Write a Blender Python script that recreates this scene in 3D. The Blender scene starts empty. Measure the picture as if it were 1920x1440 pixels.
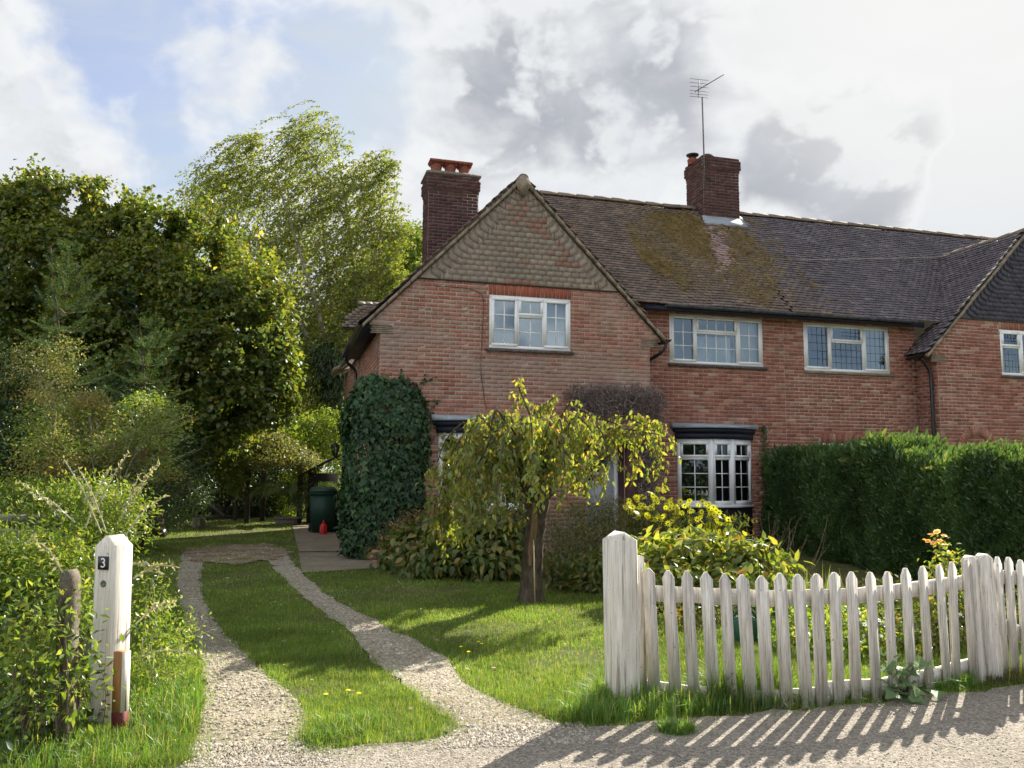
import bpy, math, random
import numpy as np
from mathutils import Matrix, Vector

rng = np.random.default_rng(7)
random.seed(7)
scn = bpy.context.scene
COL = scn.collection

# ------------------------------------------------------------------ camera
FPX, PITCH, ROLL, TH, EYE = 1514.0, math.radians(6.185), math.radians(0.328), math.radians(15.74), 1.5
F_ = np.array([0, math.cos(PITCH), math.sin(PITCH)])
U0 = np.array([0, -math.sin(PITCH), math.cos(PITCH)])
R0 = np.array([1.0, 0, 0])
CR = math.cos(ROLL) * R0 + math.sin(ROLL) * U0
CU = -math.sin(ROLL) * R0 + math.cos(ROLL) * U0
CAM = np.array([0, 0, EYE])
cd = bpy.data.cameras.new('camera')
cd.sensor_width = 36.0
cd.lens = FPX / 1920 * 36
cd.clip_end = 2000
cd.clip_start = 0.05
cam = bpy.data.objects.new('camera', cd)
COL.objects.link(cam)
m = Matrix.Identity(4)
for i in range(3):
    m[i][0], m[i][1], m[i][2], m[i][3] = CR[i], CU[i], -F_[i], CAM[i]
cam.matrix_world = m
scn.camera = cam

# ------------------------------------------------------------------ light
SUN_AZ, SUN_EL = 58.0, 32.0            # azimuth from +X towards +Y
saz, sel = math.radians(SUN_AZ), math.radians(SUN_EL)
SUN = np.array([math.cos(saz) * math.cos(sel), math.sin(saz) * math.cos(sel), math.sin(sel)])
sd = bpy.data.lights.new('sun', 'SUN')
sd.energy = 3.3
sd.angle = math.radians(0.55)
sd.color = (1.0, 0.93, 0.80)
so = bpy.data.objects.new('sun', sd)
COL.objects.link(so)
so.location = (20, 30, 30)
so.rotation_euler = Vector(-SUN).to_track_quat('-Z', 'Y').to_euler()

vs = scn.view_settings
scn.display_settings.display_device = 'sRGB'
vs.view_transform = 'Standard'
vs.look = 'None'
vs.gamma = 1.0
vs.use_curve_mapping = False
vs.exposure = 1.96
scn.cycles.use_denoising = True
scn.cycles.max_bounces = 8
scn.cycles.transparent_max_bounces = 16
scn.cycles.sample_clamp_indirect = 6.0
try:
    scn.cycles.use_adaptive_sampling = True
    scn.cycles.adaptive_threshold = 0.02
except Exception:
    pass


class NT:
    """small helper round a node tree"""
    def __init__(self, nt):
        self.nt = nt

    def n(self, typ, **kw):
        nd = self.nt.nodes.new(typ)
        for k, v in kw.items():
            if k.startswith('i_'):
                nd.inputs[k[2:].replace('_', ' ')].default_value = v
            else:
                setattr(nd, k, v)
        return nd

    def l(self, a, b):
        self.nt.links.new(a, b)

    def math(self, op, a, b=None, c=None, clamp=False):
        nd = self.nt.nodes.new('ShaderNodeMath')
        nd.operation = op
        nd.use_clamp = clamp
        for i, x in enumerate((a, b, c)):
            if x is None:
                continue
            if isinstance(x, (int, float)):
                nd.inputs[i].default_value = x
            else:
                self.l(x, nd.inputs[i])
        return nd.outputs[0]

    def vmath(self, op, a, b=None):
        nd = self.nt.nodes.new('ShaderNodeVectorMath')
        nd.operation = op
        for i, x in enumerate((a, b)):
            if x is None:
                continue
            if isinstance(x, (tuple, list)):
                nd.inputs[i].default_value = x
            else:
                self.l(x, nd.inputs[i])
        return nd

    def mix(self, fac, a, b, typ='MIX'):
        nd = self.nt.nodes.new('ShaderNodeMixRGB')
        nd.blend_type = typ
        for i, x in enumerate((fac, a, b)):
            if isinstance(x, (int, float)):
                nd.inputs[i].default_value = x if i == 0 else (x, x, x, 1)
            elif isinstance(x, (tuple, list)):
                nd.inputs[i].default_value = (*x, 1) if len(x) == 3 else x
            else:
                self.l(x, nd.inputs[i])
        return nd.outputs[0]

    def noise(self, vec, scale, detail=4, rough=0.55, dist=0.0):
        nd = self.n('ShaderNodeTexNoise')
        nd.inputs['Scale'].default_value = scale
        nd.inputs['Detail'].default_value = detail
        nd.inputs['Roughness'].default_value = rough
        nd.inputs['Distortion'].default_value = dist
        if vec is not None:
            self.l(vec, nd.inputs['Vector'])
        return nd.outputs['Fac']

    def step(self, x, lo, hi, a=0.0, b=1.0):
        nd = self.n('ShaderNodeMapRange')
        nd.interpolation_type = 'SMOOTHSTEP'
        nd.inputs['From Min'].default_value = lo
        nd.inputs['From Max'].default_value = hi
        nd.inputs['To Min'].default_value = a
        nd.inputs['To Max'].default_value = b
        self.l(x, nd.inputs['Value'])
        return nd.outputs['Result']

    def ramp(self, x, stops):
        nd = self.n('ShaderNodeValToRGB')
        cr = nd.color_ramp
        while len(cr.elements) < len(stops):
            cr.elements.new(0.5)
        for e, (p, c) in zip(cr.elements, stops):
            e.position = p
            e.color = (*c, 1)
        self.l(x, nd.inputs['Fac'])
        return nd.outputs['Color']


# ------------------------------------------------------------------ sky
def make_world():
    w = bpy.data.worlds.new('World')
    scn.world = w
    w.use_nodes = True
    w.node_tree.nodes.clear()
    t = NT(w.node_tree)
    out = t.n('ShaderNodeOutputWorld')
    bg = t.n('ShaderNodeBackground')
    bg.inputs['Strength'].default_value = 0.10
    t.l(bg.outputs[0], out.inputs['Surface'])
    sky = t.n('ShaderNodeTexSky')
    sky.sky_type = 'NISHITA'
    sky.sun_disc = False
    sky.sun_elevation = sel
    sky.sun_rotation = math.radians(90 - SUN_AZ)
    sky.dust_density = 1.6
    sky.ozone_density = 1.4
    tc = t.n('ShaderNodeTexCoord')
    d = t.vmath('NORMALIZE', tc.outputs['Generated']).outputs[0]
    sep = t.n('ShaderNodeSeparateXYZ')
    t.l(d, sep.inputs[0])
    pv = t.vmath('MULTIPLY', d, (1.0, 1.0, 1.45)).outputs[0]
    sdot = t.vmath('DOT_PRODUCT', d, tuple(SUN)).outputs['Value']
    glow = t.step(sdot, 0.945, 0.999)
    wide = t.step(sdot, 0.80, 0.985)

    wn = t.n('ShaderNodeTexNoise')
    wn.inputs['Scale'].default_value = 6.5
    wn.inputs['Detail'].default_value = 6
    t.l(pv, wn.inputs['Vector'])
    wv = t.vmath('MULTIPLY', t.vmath('SUBTRACT', wn.outputs['Color'], (0.5, 0.5, 0.5)).outputs[0], (0.17, 0.17, 0.17)).outputs[0]
    dw = t.vmath('NORMALIZE', t.vmath('ADD', d, wv).outputs[0]).outputs[0]

    def lobe(px, py, r):
        dd = t.vmath('DOT_PRODUCT', dw, dirpx(px, py)).outputs['Value']
        return t.step(dd, math.cos(r), 1.0)

    def fbm(off):
        v = t.vmath('ADD', pv, off).outputs[0]
        n = t.noise(v, 3.6, 8, 0.56, 0.3)
        bil = t.math('ABSOLUTE', t.math('SUBTRACT', t.noise(v, 8.5, 4, 0.5, 0.2), 0.5))
        return t.math('ADD', n, t.math('SUBTRACT', 0.06, t.math('MULTIPLY', bil, 0.75)))

    # broken cumulus: grey bellies, bright rims towards the sun
    o0 = (0.35, 1.9, 0.15)
    n1 = fbm(o0)
    n2 = fbm(tuple(o0[i] + 0.05 * SUN[i] for i in range(3)))
    big = t.noise(t.vmath('ADD', pv, (1.3, 2.2, 0)).outputs[0], 1.25, 3, 0.5)
    dens = t.math('ADD', n1, t.math('MULTIPLY', t.math('SUBTRACT', big, 0.5), 0.5))
    for (px, py, r, w_) in CLOUD_LAYOUT:
        dens = t.math('ADD', dens, t.math('MULTIPLY', lobe(px, py, r), w_))
    md = t.vmath('DOT_PRODUCT', d, (0.55, -0.81, 0.2)).outputs['Value']
    dens = t.math('ADD', dens, t.math('MULTIPLY', t.step(md, 0.86, 1.0), -0.10))
    cover = t.step(dens, 0.39, 0.60)
    lit = t.step(t.math('SUBTRACT', n1, n2), -0.05, 0.07)
    thick = t.step(dens, 0.46, 0.84)
    belly = t.math('MULTIPLY', thick, t.math('SUBTRACT', 1.0, t.math('MULTIPLY', lit, 0.8)))
    front = t.step(sdot, -0.7, 0.55, 1.0, 0.0)       # clouds away from the sun, mostly unseen, brightened to fill the shaded house front
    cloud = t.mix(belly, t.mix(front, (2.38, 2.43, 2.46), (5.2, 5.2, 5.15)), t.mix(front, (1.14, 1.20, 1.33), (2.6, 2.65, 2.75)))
    fine = t.noise(pv, 9.0, 8, 0.6, 0.4)
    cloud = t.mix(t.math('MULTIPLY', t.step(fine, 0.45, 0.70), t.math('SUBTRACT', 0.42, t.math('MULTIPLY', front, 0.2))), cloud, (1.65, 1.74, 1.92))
    skyc = t.mix(1.0, sky.outputs[0], (0.50, 0.47, 0.50), 'MULTIPLY')
    skyc = t.mix(1.0, skyc, (1.9, 2.03, 2.33), 'DARKEN')
    wisp = t.step(t.noise(t.vmath('MULTIPLY', pv, (1.0, 1.0, 2.0)).outputs[0], 4.0, 8, 0.62, 0.8), 0.38, 0.75)
    skyc = t.mix(t.math('ADD', 0.34, t.math('MULTIPLY', wisp, 0.6)), skyc, (1.68, 1.84, 2.04))
    skyc = t.mix(t.math('MULTIPLY', wide, 0.85), skyc, (2.16, 2.21, 2.22))
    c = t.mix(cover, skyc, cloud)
    c = t.mix(t.math('MULTIPLY', wide, 0.12), c, (2.2, 2.24, 2.22))
    c = t.mix(t.math('MULTIPLY', glow, 0.75), c, (2.42, 2.42, 2.37))
    hz = t.step(sep.outputs['Z'], -0.02, 0.10, 1.0, 0.0)
    c = t.mix(t.math('MULTIPLY', hz, 0.6), c, (2.35, 2.44, 2.52))
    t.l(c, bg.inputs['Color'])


def at(x, y, Y):
    """point seen at photo pixel x, y at depth Y"""
    d = F_ + CR * (x - 960) / FPX - CU * (y - 720) / FPX
    return CAM + d * (Y / d[1])


def gnd(x, y, z=0.0):
    d = F_ + CR * (x - 960) / FPX - CU * (y - 720) / FPX
    return CAM + d * ((z - EYE) / d[2])


def proj(P):
    d = np.asarray(P, float) - CAM
    z = d @ F_
    return np.stack([960 + FPX * (d @ CR) / z, 720 - FPX * (d @ CU) / z], -1)


def dirpx(x, y):
    d = F_ + CR * (x - 960) / FPX - CU * (y - 720) / FPX
    return tuple(d / np.linalg.norm(d))


# (photo x, y, angular radius, density added): the sky as it stood
CLOUD_LAYOUT = [(420, 60, .22, -.08), (640, 100, .14, -.08), (120, 10, .10, -.08), (250, 330, .14, .05), (90, 230, .14, .10), (440, 150, .08, .07), (1000, 90, .20, .08), (1300, 40, .16, .16), (950, 300, .14, .12), (1200, 240, .12, .06),
                (1565, 285, .13, .40), (1670, 262, .07, .13), (1490, 270, .08, .22), (1430, 160, .10, -.14), (1720, 90, .18, -.16), (1850, 330, .12, -.10)]
make_world()

# ------------------------------------------------------------------ object helpers
XF = {}          # object name -> (location, z rotation) of its root


def tag(o, label=None, cat=None, group=None, kind=None):
    if label:
        o['label'] = label
    if cat:
        o['category'] = cat
    if group:
        o['group'] = group
    if kind:
        o['kind'] = kind
    return o


def thing(name, loc, label, cat, group=None, rz=0.0):
    o = bpy.data.objects.new(name, None)
    o.empty_display_size = 0.1
    COL.objects.link(o)
    o.location = loc
    o.rotation_euler = (0, 0, rz)
    XF[o.name] = (np.array(loc, float), rz)
    return tag(o, label, cat, group)


def to_local(V, xf):
    loc, rz = xf
    V = np.asarray(V, float) - loc
    if rz:
        c, s = math.cos(-rz), math.sin(-rz)
        V = np.stack([V[:, 0] * c - V[:, 1] * s, V[:, 0] * s + V[:, 1] * c, V[:, 2]], 1)
    return V


def mesh(name, V, F, mat, rnd=None, smooth=False):
    V = np.asarray(V, np.float32)
    me = bpy.data.meshes.new(name)
    me.vertices.add(len(V))
    me.vertices.foreach_set('co', V.ravel())
    if isinstance(F, np.ndarray):
        F = [F]
    flats, tots = [], []
    for a in F:
        if isinstance(a, np.ndarray):
            if a.size == 0:
                continue
            flats.append(a.astype(np.int32).ravel())
            tots.append(np.full(len(a), a.shape[1], np.int32))
        else:
            flats.append(np.array(a, np.int32))
            tots.append(np.array([len(a)], np.int32))
    fl = np.concatenate(flats)
    tt = np.concatenate(tots)
    me.loops.add(len(fl))
    me.loops.foreach_set('vertex_index', fl)
    me.polygons.add(len(tt))
    st = np.concatenate([[0], np.cumsum(tt)[:-1]]).astype(np.int32)
    me.polygons.foreach_set('loop_start', st)
    me.polygons.foreach_set('loop_total', tt)
    if smooth:
        me.polygons.foreach_set('use_smooth', np.ones(len(tt), bool))
    me.update(calc_edges=True)
    if rnd is not None:
        a = me.attributes.new('rnd', 'FLOAT', 'POINT')
        a.data.foreach_set('value', np.asarray(rnd, np.float32))
    if mat is not None:
        me.materials.append(mat)
    return me


def mk(name, V, F, mat, parent=None, base=None, rnd=None, smooth=False, kind=None):
    """one mesh object from world coordinates, parented (or based at `base`)"""
    xf = XF[parent.name] if parent is not None else (np.array(base if base is not None else (0, 0, 0), float), 0.0)
    o = bpy.data.objects.new(name, mesh(name, to_local(V, xf), F, mat, rnd, smooth))
    COL.objects.link(o)
    if parent is not None:
        o.parent = parent
    else:
        o.location = xf[0]
    XF[o.name] = xf
    if kind:
        o['kind'] = kind
    return o


def inst(name, me, M, parent):
    """an object sharing mesh data; M is its 4x4 local matrix"""
    o = bpy.data.objects.new(name, me)
    COL.objects.link(o)
    o.parent = parent
    o.matrix_local = M
    return o


class MB:
    def __init__(self):
        self.V, self.F, self.R, self.n = [], [], [], 0

    def add(self, V, F, r=None):
        V = np.asarray(V, float)
        for f in F:
            self.F.append([i + self.n for i in f] if not isinstance(f, np.ndarray) else f + self.n)
        self.V.append(V)
        self.R.append(np.full(len(V), random.random() if r is None else r))
        self.n += len(V)

    def box(self, lo, hi, fn=None, r=None):
        (x0, y0, z0), (x1, y1, z1) = lo, hi
        V = np.array([(x0, y0, z0), (x1, y0, z0), (x1, y1, z0), (x0, y1, z0), (x0, y0, z1), (x1, y0, z1), (x1, y1, z1), (x0, y1, z1)], float)
        if fn is not None:
            V = fn(V)
        self.add(V, BOXF, r)

    def tube(self, pts, rad, n=6, r=None, cap=True):
        pts = np.asarray(pts, float)
        k = len(pts)
        rad = np.broadcast_to(np.asarray(rad, float), (k,))
        T = np.gradient(pts, axis=0)
        T /= np.linalg.norm(T, axis=1)[:, None] + 1e-9
        ref = np.array([0, 0, 1.0]) if abs(T[:, 2]).mean() < 0.8 else np.array([0, 1.0, 0])
        A = np.cross(T, ref)
        A /= np.linalg.norm(A, axis=1)[:, None] + 1e-9
        B = np.cross(T, A)
        a = np.arange(n) * 2 * math.pi / n
        V = pts[:, None] + rad[:, None, None] * (np.cos(a)[None, :, None] * A[:, None] + np.sin(a)[None, :, None] * B[:, None])
        i = np.arange(k - 1)[:, None] * n
        j = np.arange(n)[None]
        q = np.stack([i + j, i + (j + 1) % n, i + n + (j + 1) % n, i + n + j], -1).reshape(-1, 4)
        F = [q]
        V = V.reshape(-1, 3)
        self.V.append(V)
        self.R.append(np.full(len(V), random.random() if r is None else r))
        self.F.append(q + self.n)
        if cap:
            self.F.append([self.n + (k - 1) * n + x for x in range(n)])
            self.F.append([self.n + x for x in range(n - 1, -1, -1)])
        self.n += len(V)

    def lathe(self, c, prof, n=14, r=None):
        """prof: list of (radius, z)"""
        prof = np.asarray(prof, float)
        a = np.arange(n) * 2 * math.pi / n
        k = len(prof)
        V = np.stack([prof[:, 0:1] * np.cos(a), prof[:, 0:1] * np.sin(a), np.repeat(prof[:, 1:2], n, 1)], -1).reshape(-1, 3) + np.asarray(c, float)
        i = np.arange(k - 1)[:, None] * n
        j = np.arange(n)[None]
        q = np.stack([i + j, i + (j + 1) % n, i + n + (j + 1) % n, i + n + j], -1).reshape(-1, 4)
        self.V.append(V)
        self.R.append(np.full(len(V), random.random() if r is None else r))
        self.F.append(q + self.n)
        self.n += len(V)

    def done(self, name, mat, parent=None, base=None, smooth=False, kind=None, fn=None):
        V = np.concatenate(self.V)
        if fn is not None:
            V = fn(V)
        return mk(name, V, self.F, mat, parent, base, np.concatenate(self.R), smooth, kind)


BOXF = [(0, 3, 2, 1), (4, 5, 6, 7), (0, 1, 5, 4), (1, 2, 6, 5), (2, 3, 7, 6), (3, 0, 4, 7)]


def lerp_path(pts, n):
    pts = np.asarray(pts, float)
    s = np.concatenate([[0], np.cumsum(np.linalg.norm(np.diff(pts, axis=0), axis=1))])
    t = np.linspace(0, s[-1], n)
    P = np.stack([np.interp(t, s, pts[:, i]) for i in range(3)], 1)
    if n > 4:
        for _ in range(2):
            P[1:-1] = 0.25 * P[:-2] + 0.5 * P[1:-1] + 0.25 * P[2:]
    return P


def nrm(a):
    a = np.asarray(a, float)
    return a / (np.linalg.norm(a, axis=-1, keepdims=True) + 1e-9)


# leaf templates: x along the leaf, y across, z off the blade
def _fan(pts):
    k = len(pts)
    return np.array(pts, float), [(0, i, i + 1) for i in range(1, k - 1)]


TPL = {
    'diamond': (np.array([(0, 0, 0), (0.45, 0.5, 0.14), (1, 0, -0.05), (0.45, -0.5, 0.14)]), np.array([(0, 2, 1), (0, 3, 2)])),
    'ovate': (np.array([(0, 0, 0), (0.22, .40, .12), (0.22, 0, 0), (0.22, -.40, .12), (0.58, .40, .10), (0.60, 0, -.03), (0.58, -.40, .10), (1, 0, -.22)]),
              np.array([(0, 2, 1), (0, 3, 2), (1, 2, 5), (1, 5, 4), (2, 3, 6), (2, 6, 5), (4, 5, 7), (5, 6, 7)])),
    'ivy': (np.array([(0, 0, 0), (-.06, .30, .0), (.22, .5, .07), (.45, .24, .04), (1, 0, -.06), (.45, -.24, .04), (.22, -.5, .07), (-.06, -.30, .0), (.4, 0, -.02)]),
            np.array([(0, 8, 1), (1, 8, 2), (2, 8, 3), (3, 8, 4), (4, 8, 5), (5, 8, 6), (6, 8, 7), (7, 8, 0)])),
    'blade': (np.array([(0, .5, 0), (0, -.5, 0), (.55, .34, .0), (.55, -.34, .0), (1, 0, .0)]), np.array([(0, 1, 3), (0, 3, 2), (2, 3, 4)])),
    'curl': (np.array([(0, 0, 0), (.3, .5, .16), (.3, 0, .06), (.3, -.5, .16), (.66, .36, .02), (.66, 0, -.10), (.66, -.36, .02), (.93, 0, -.52)]),
             np.array([(0, 2, 1), (0, 3, 2), (1, 2, 5), (1, 5, 4), (2, 3, 6), (2, 6, 5), (4, 5, 7), (5, 6, 7)])),
    'needle': (np.array([(0, .5, 0), (0, -.5, 0), (1, 0, .0)]), np.array([(0, 1, 2)])),
    'lance': (np.array([(0, 0, 0), (.35, .5, .08), (.35, -.5, .08), (.4, 0, -.02), (.72, .34, .0), (.72, -.34, .0), (1, 0, -.25)]),
              np.array([(0, 3, 1), (0, 2, 3), (1, 3, 4), (3, 2, 5), (3, 5, 4), (4, 5, 6)])),
}


def frames(dr, nr):
    dr = nrm(dr)
    sd_ = nrm(np.cross(nr, dr))
    nn = np.cross(dr, sd_)
    return dr, sd_, nn


def leafset(name, pos, dr, nr, L, W, tpl, mat, parent=None, base=None, kind=None, single=0, rnd=None, single_name='leaf', score=None):
    """leaves as one mesh; the `single` ones showing largest become objects of their own"""
    pos = np.asarray(pos, float)
    n = len(pos)
    L = np.broadcast_to(np.asarray(L, float), (n,))
    W = np.broadcast_to(np.asarray(W, float), (n,))
    T, TF = TPL[tpl]
    dr, sdv, nn = frames(dr, nr)
    keep = np.ones(n, bool)
    if single and parent is not None:
        dcam = pos - CAM
        sc = L * W / (dcam ** 2).sum(1) * np.abs((nn * nrm(dcam)).sum(1)) if score is None else score
        idx = np.argsort(-sc)[:single]
        keep[idx] = False
        me = mesh(single_name, T, TF, mat)
        loc = to_local(pos[idx], XF[parent.name])
        z0 = (np.zeros(3), XF[parent.name][1])
        a, b, c = (to_local(x[idx], z0) for x in (dr, sdv, nn))
        for k in range(len(idx)):
            l_, w_ = L[idx[k]], W[idx[k]]
            M = Matrix(((a[k][0] * l_, b[k][0] * w_, c[k][0] * w_, loc[k][0]), (a[k][1] * l_, b[k][1] * w_, c[k][1] * w_, loc[k][1]),
                        (a[k][2] * l_, b[k][2] * w_, c[k][2] * w_, loc[k][2]), (0, 0, 0, 1)))
            inst(single_name, me, M, parent)
    pos, dr, sdv, nn, L, W = (x[keep] for x in (pos, dr, sdv, nn, L, W))
    n = len(pos)
    if n == 0:
        return None
    V = pos[:, None] + T[None, :, 0:1] * (L[:, None, None] * dr[:, None]) + T[None, :, 1:2] * (W[:, None, None] * sdv[:, None]) + T[None, :, 2:3] * (W[:, None, None] * nn[:, None])
    k = len(T)
    Fa = (TF[None] + (np.arange(n) * k)[:, None, None]).reshape(-1, TF.shape[1])
    r = rng.random(n) if rnd is None else np.asarray(rnd)[keep]
    return mk(name, V.reshape(-1, 3), Fa, mat, parent, base, np.repeat(r, k), kind=kind)


def unit(n):
    return nrm(rng.normal(size=(n, 3)))


def blob_leaves(blobs, per_m2, clus=26, spread=0.22, inner=0.72, droop=0.5, jitter=0.8):
    """positions, directions and normals of leaves clustered on lumpy ellipsoids (cx,cy,cz,rx,ry,rz)"""
    P, D, N = [], [], []
    for (cx, cy, cz, rx, ry, rz) in blobs:
        area = 4 * math.pi * ((rx * ry) ** 1.6 / 3 + (rx * rz) ** 1.6 / 3 + (ry * rz) ** 1.6 / 3) ** (1 / 1.6)
        nl = int(area * per_m2)
        nc = max(3, nl // clus)
        uu = unit(nc)
        rr = inner + (1.06 - inner) * rng.random(nc) ** 0.6
        ctr = np.array([cx, cy, cz]) + uu * rr[:, None] * np.array([rx, ry, rz])
        out = nrm(uu / np.array([rx, ry, rz]))
        k = rng.integers(0, nc, nl)
        g = rng.normal(size=(nl, 3)) * spread * np.array([1, 1, 0.7])
        p = ctr[k] + g
        o = out[k]
        d = nrm(o * 0.7 + rng.normal(size=(nl, 3)) * jitter + np.array([0, 0, -droop]))
        nn = nrm(o + np.array([0, 0, 0.9]) + rng.normal(size=(nl, 3)) * 0.55)
        P.append(p), D.append(d), N.append(nn)
    return np.concatenate(P), np.concatenate(D), np.concatenate(N)


def pxblobs(lst):
    """(px, py, depth Y, half-width px, half-height px[, half-depth m]) -> ellipsoids in metres"""
    out = []
    for b in lst:
        x, y, Y, a, h = b[:5]
        c = at(x, y, Y)
        s = Y / FPX
        out.append((c[0], c[1], c[2], a * s, b[5] if len(b) > 5 else 0.8 * a * s, h * s))
    return out


def inpoly(x, y, poly):
    poly = np.asarray(poly)
    c = np.zeros(len(x), bool)
    j = len(poly) - 1
    for i in range(len(poly)):
        xi, yi = poly[i][:2]
        xj, yj = poly[j][:2]
        c ^= ((yi > y) != (yj > y)) & (x < (xj - xi) * (y - yi) / (yj - yi + 1e-12) + xi)
        j = i
    return c


# ------------------------------------------------------------------ materials
def rnd_value(t):
    a = t.n('ShaderNodeAttribute', attribute_name='rnd')
    o = t.n('ShaderNodeObjectInfo')
    return t.math('FRACT', t.math('ADD', a.outputs['Fac'], o.outputs['Random']))


def newmat(name):
    mt = bpy.data.materials.new(name)
    mt.use_nodes = True
    mt.node_tree.nodes.clear()
    t = NT(mt.node_tree)
    out = t.n('ShaderNodeOutputMaterial')
    return mt, t, out


LEAF_GAIN = 1.72


def leafmat(name, stops, trans=0.45, gloss=0.35, tint=(1.25, 1.15, 0.45), spec=0.025, patch=0.0, patchcol=(0.2, 0.1, 0.02)):
    mt, t, out = newmat(name)
    r = rnd_value(t)
    pos = t.n('ShaderNodeNewGeometry').outputs['Position']
    col = t.ramp(r, [(p, tuple(min(x * LEAF_GAIN, .9) for x in c)) for p, c in stops])
    v = t.step(t.noise(pos, 1.1, 3), 0.3, 0.7, 0.75, 1.25)
    vv = t.n('ShaderNodeCombineXYZ')
    for i in range(3):
        t.l(v, vv.inputs[i])
    col = t.mix(1.0, col, vv.outputs[0], 'MULTIPLY')
    if patch > 0:
        pm = t.step(t.noise(pos, 1.6, 2), 0.5, 0.68, 0.0, patch)
        col = t.mix(pm, col, patchcol)
    df = t.n('ShaderNodeBsdfDiffuse')
    t.l(col, df.inputs['Color'])
    tr = t.n('ShaderNodeBsdfTranslucent')
    t.l(t.mix(1.0, col, tint, 'MULTIPLY'), tr.inputs['Color'])
    mx = t.n('ShaderNodeMixShader')
    mx.inputs[0].default_value = trans
    t.l(df.outputs[0], mx.inputs[1])
    t.l(tr.outputs[0], mx.inputs[2])
    gl = t.n('ShaderNodeBsdfGlossy')
    gl.inputs['Roughness'].default_value = gloss
    gl.inputs['Color'].default_value = (0.9, 0.95, 1, 1)
    m2 = t.n('ShaderNodeMixShader')
    m2.inputs[0].default_value = spec
    t.l(mx.outputs[0], m2.inputs[1])
    t.l(gl.outputs[0], m2.inputs[2])
    t.l(m2.outputs[0], out.inputs['Surface'])
    return mt


def stdmat(name, stops, rough=0.8, spec=0.3, vary=None, grime=(), bump=None, metal=0.0, coords='world', fine=None):
    """ramp over each piece's own random value, then world-space variation, stains and relief"""
    mt, t, out = newmat(name)
    geo = t.n('ShaderNodeNewGeometry').outputs['Position']
    pos = geo if coords == 'world' else t.n('ShaderNodeTexCoord').outputs['Object']
    if len(stops) == 1:
        nd = t.n('ShaderNodeRGB')
        nd.outputs[0].default_value = (*stops[0][1], 1)
        col = nd.outputs[0]
    else:
        col = t.ramp(rnd_value(t), stops)
    for vr in ([vary] if vary else []) + ([fine] if fine else []):
        sc, lo, hi = vr
        if isinstance(sc, tuple):
            mp = t.vmath('MULTIPLY', pos, sc).outputs[0]
            v = t.step(t.noise(mp, 1.0, 5, 0.6), 0.25, 0.75, lo, hi)
        else:
            v = t.step(t.noise(pos, sc, 5, 0.6), 0.25, 0.75, lo, hi)
        vv = t.n('ShaderNodeCombineXYZ')
        for i in range(3):
            t.l(v, vv.inputs[i])
        col = t.mix(1.0, col, vv.outputs[0], 'MULTIPLY')
    for (sc, lo, hi, amt, gc) in grime:
        if isinstance(sc, tuple):
            mp = t.vmath('MULTIPLY', pos, sc).outputs[0]
            msk = t.step(t.noise(mp, 1.0, 6, 0.62), lo, hi, 0.0, amt)
        else:
            msk = t.step(t.noise(pos, sc, 6, 0.62), lo, hi, 0.0, amt)
        col = t.mix(msk, col, gc)
    bs = t.n('ShaderNodeBsdfPrincipled')
    t.l(col, bs.inputs['Base Color'])
    bs.inputs['Roughness'].default_value = rough
    bs.inputs['Specular IOR Level'].default_value = spec
    bs.inputs['Metallic'].default_value = metal
    if bump:
        bp = t.n('ShaderNodeBump')
        bp.inputs['Strength'].default_value = bump[1]
        bp.inputs['Distance'].default_value = bump[2]
        if isinstance(bump[0], tuple):
            mp = t.vmath('MULTIPLY', pos, bump[0]).outputs[0]
            t.l(t.noise(mp, 1.0, 6, 0.65), bp.inputs['Height'])
        else:
            t.l(t.noise(pos, bump[0], 6, 0.65), bp.inputs['Height'])
        t.l(bp.outputs[0], bs.inputs['Normal'])
    t.l(bs.outputs[0], out.inputs['Surface'])
    return mt


def glassmat(name, refl=0.16, tint=(0.75, 0.82, 0.9), wav=0.0):
    mt, t, out = newmat(name)
    tr = t.n('ShaderNodeBsdfTransparent')
    tr.inputs['Color'].default_value = (*tint, 1)
    gl = t.n('ShaderNodeBsdfGlossy')
    gl.inputs['Roughness'].default_value = 0.015
    gl.inputs['Color'].default_value = (0.72, 0.88, 1, 1)
    fr = t.n('ShaderNodeFresnel')
    fr.inputs['IOR'].default_value = 1.5
    fac = t.math('ADD', refl, fr.outputs[0], clamp=True)
    mx = t.n('ShaderNodeMixShader')
    t.l(fac, mx.inputs[0])
    t.l(tr.outputs[0], mx.inputs[1])
    t.l(gl.outputs[0], mx.inputs[2])
    if wav:
        geo = t.n('ShaderNodeNewGeometry').outputs['Position']
        bp = t.n('ShaderNodeBump')
        bp.inputs['Strength'].default_value = wav
        bp.inputs['Distance'].default_value = 0.01
        t.l(t.noise(geo, 2.5, 2), bp.inputs['Height'])
        t.l(bp.outputs[0], gl.inputs['Normal'])
    t.l(mx.outputs[0], out.inputs['Surface'])
    return mt

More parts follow.
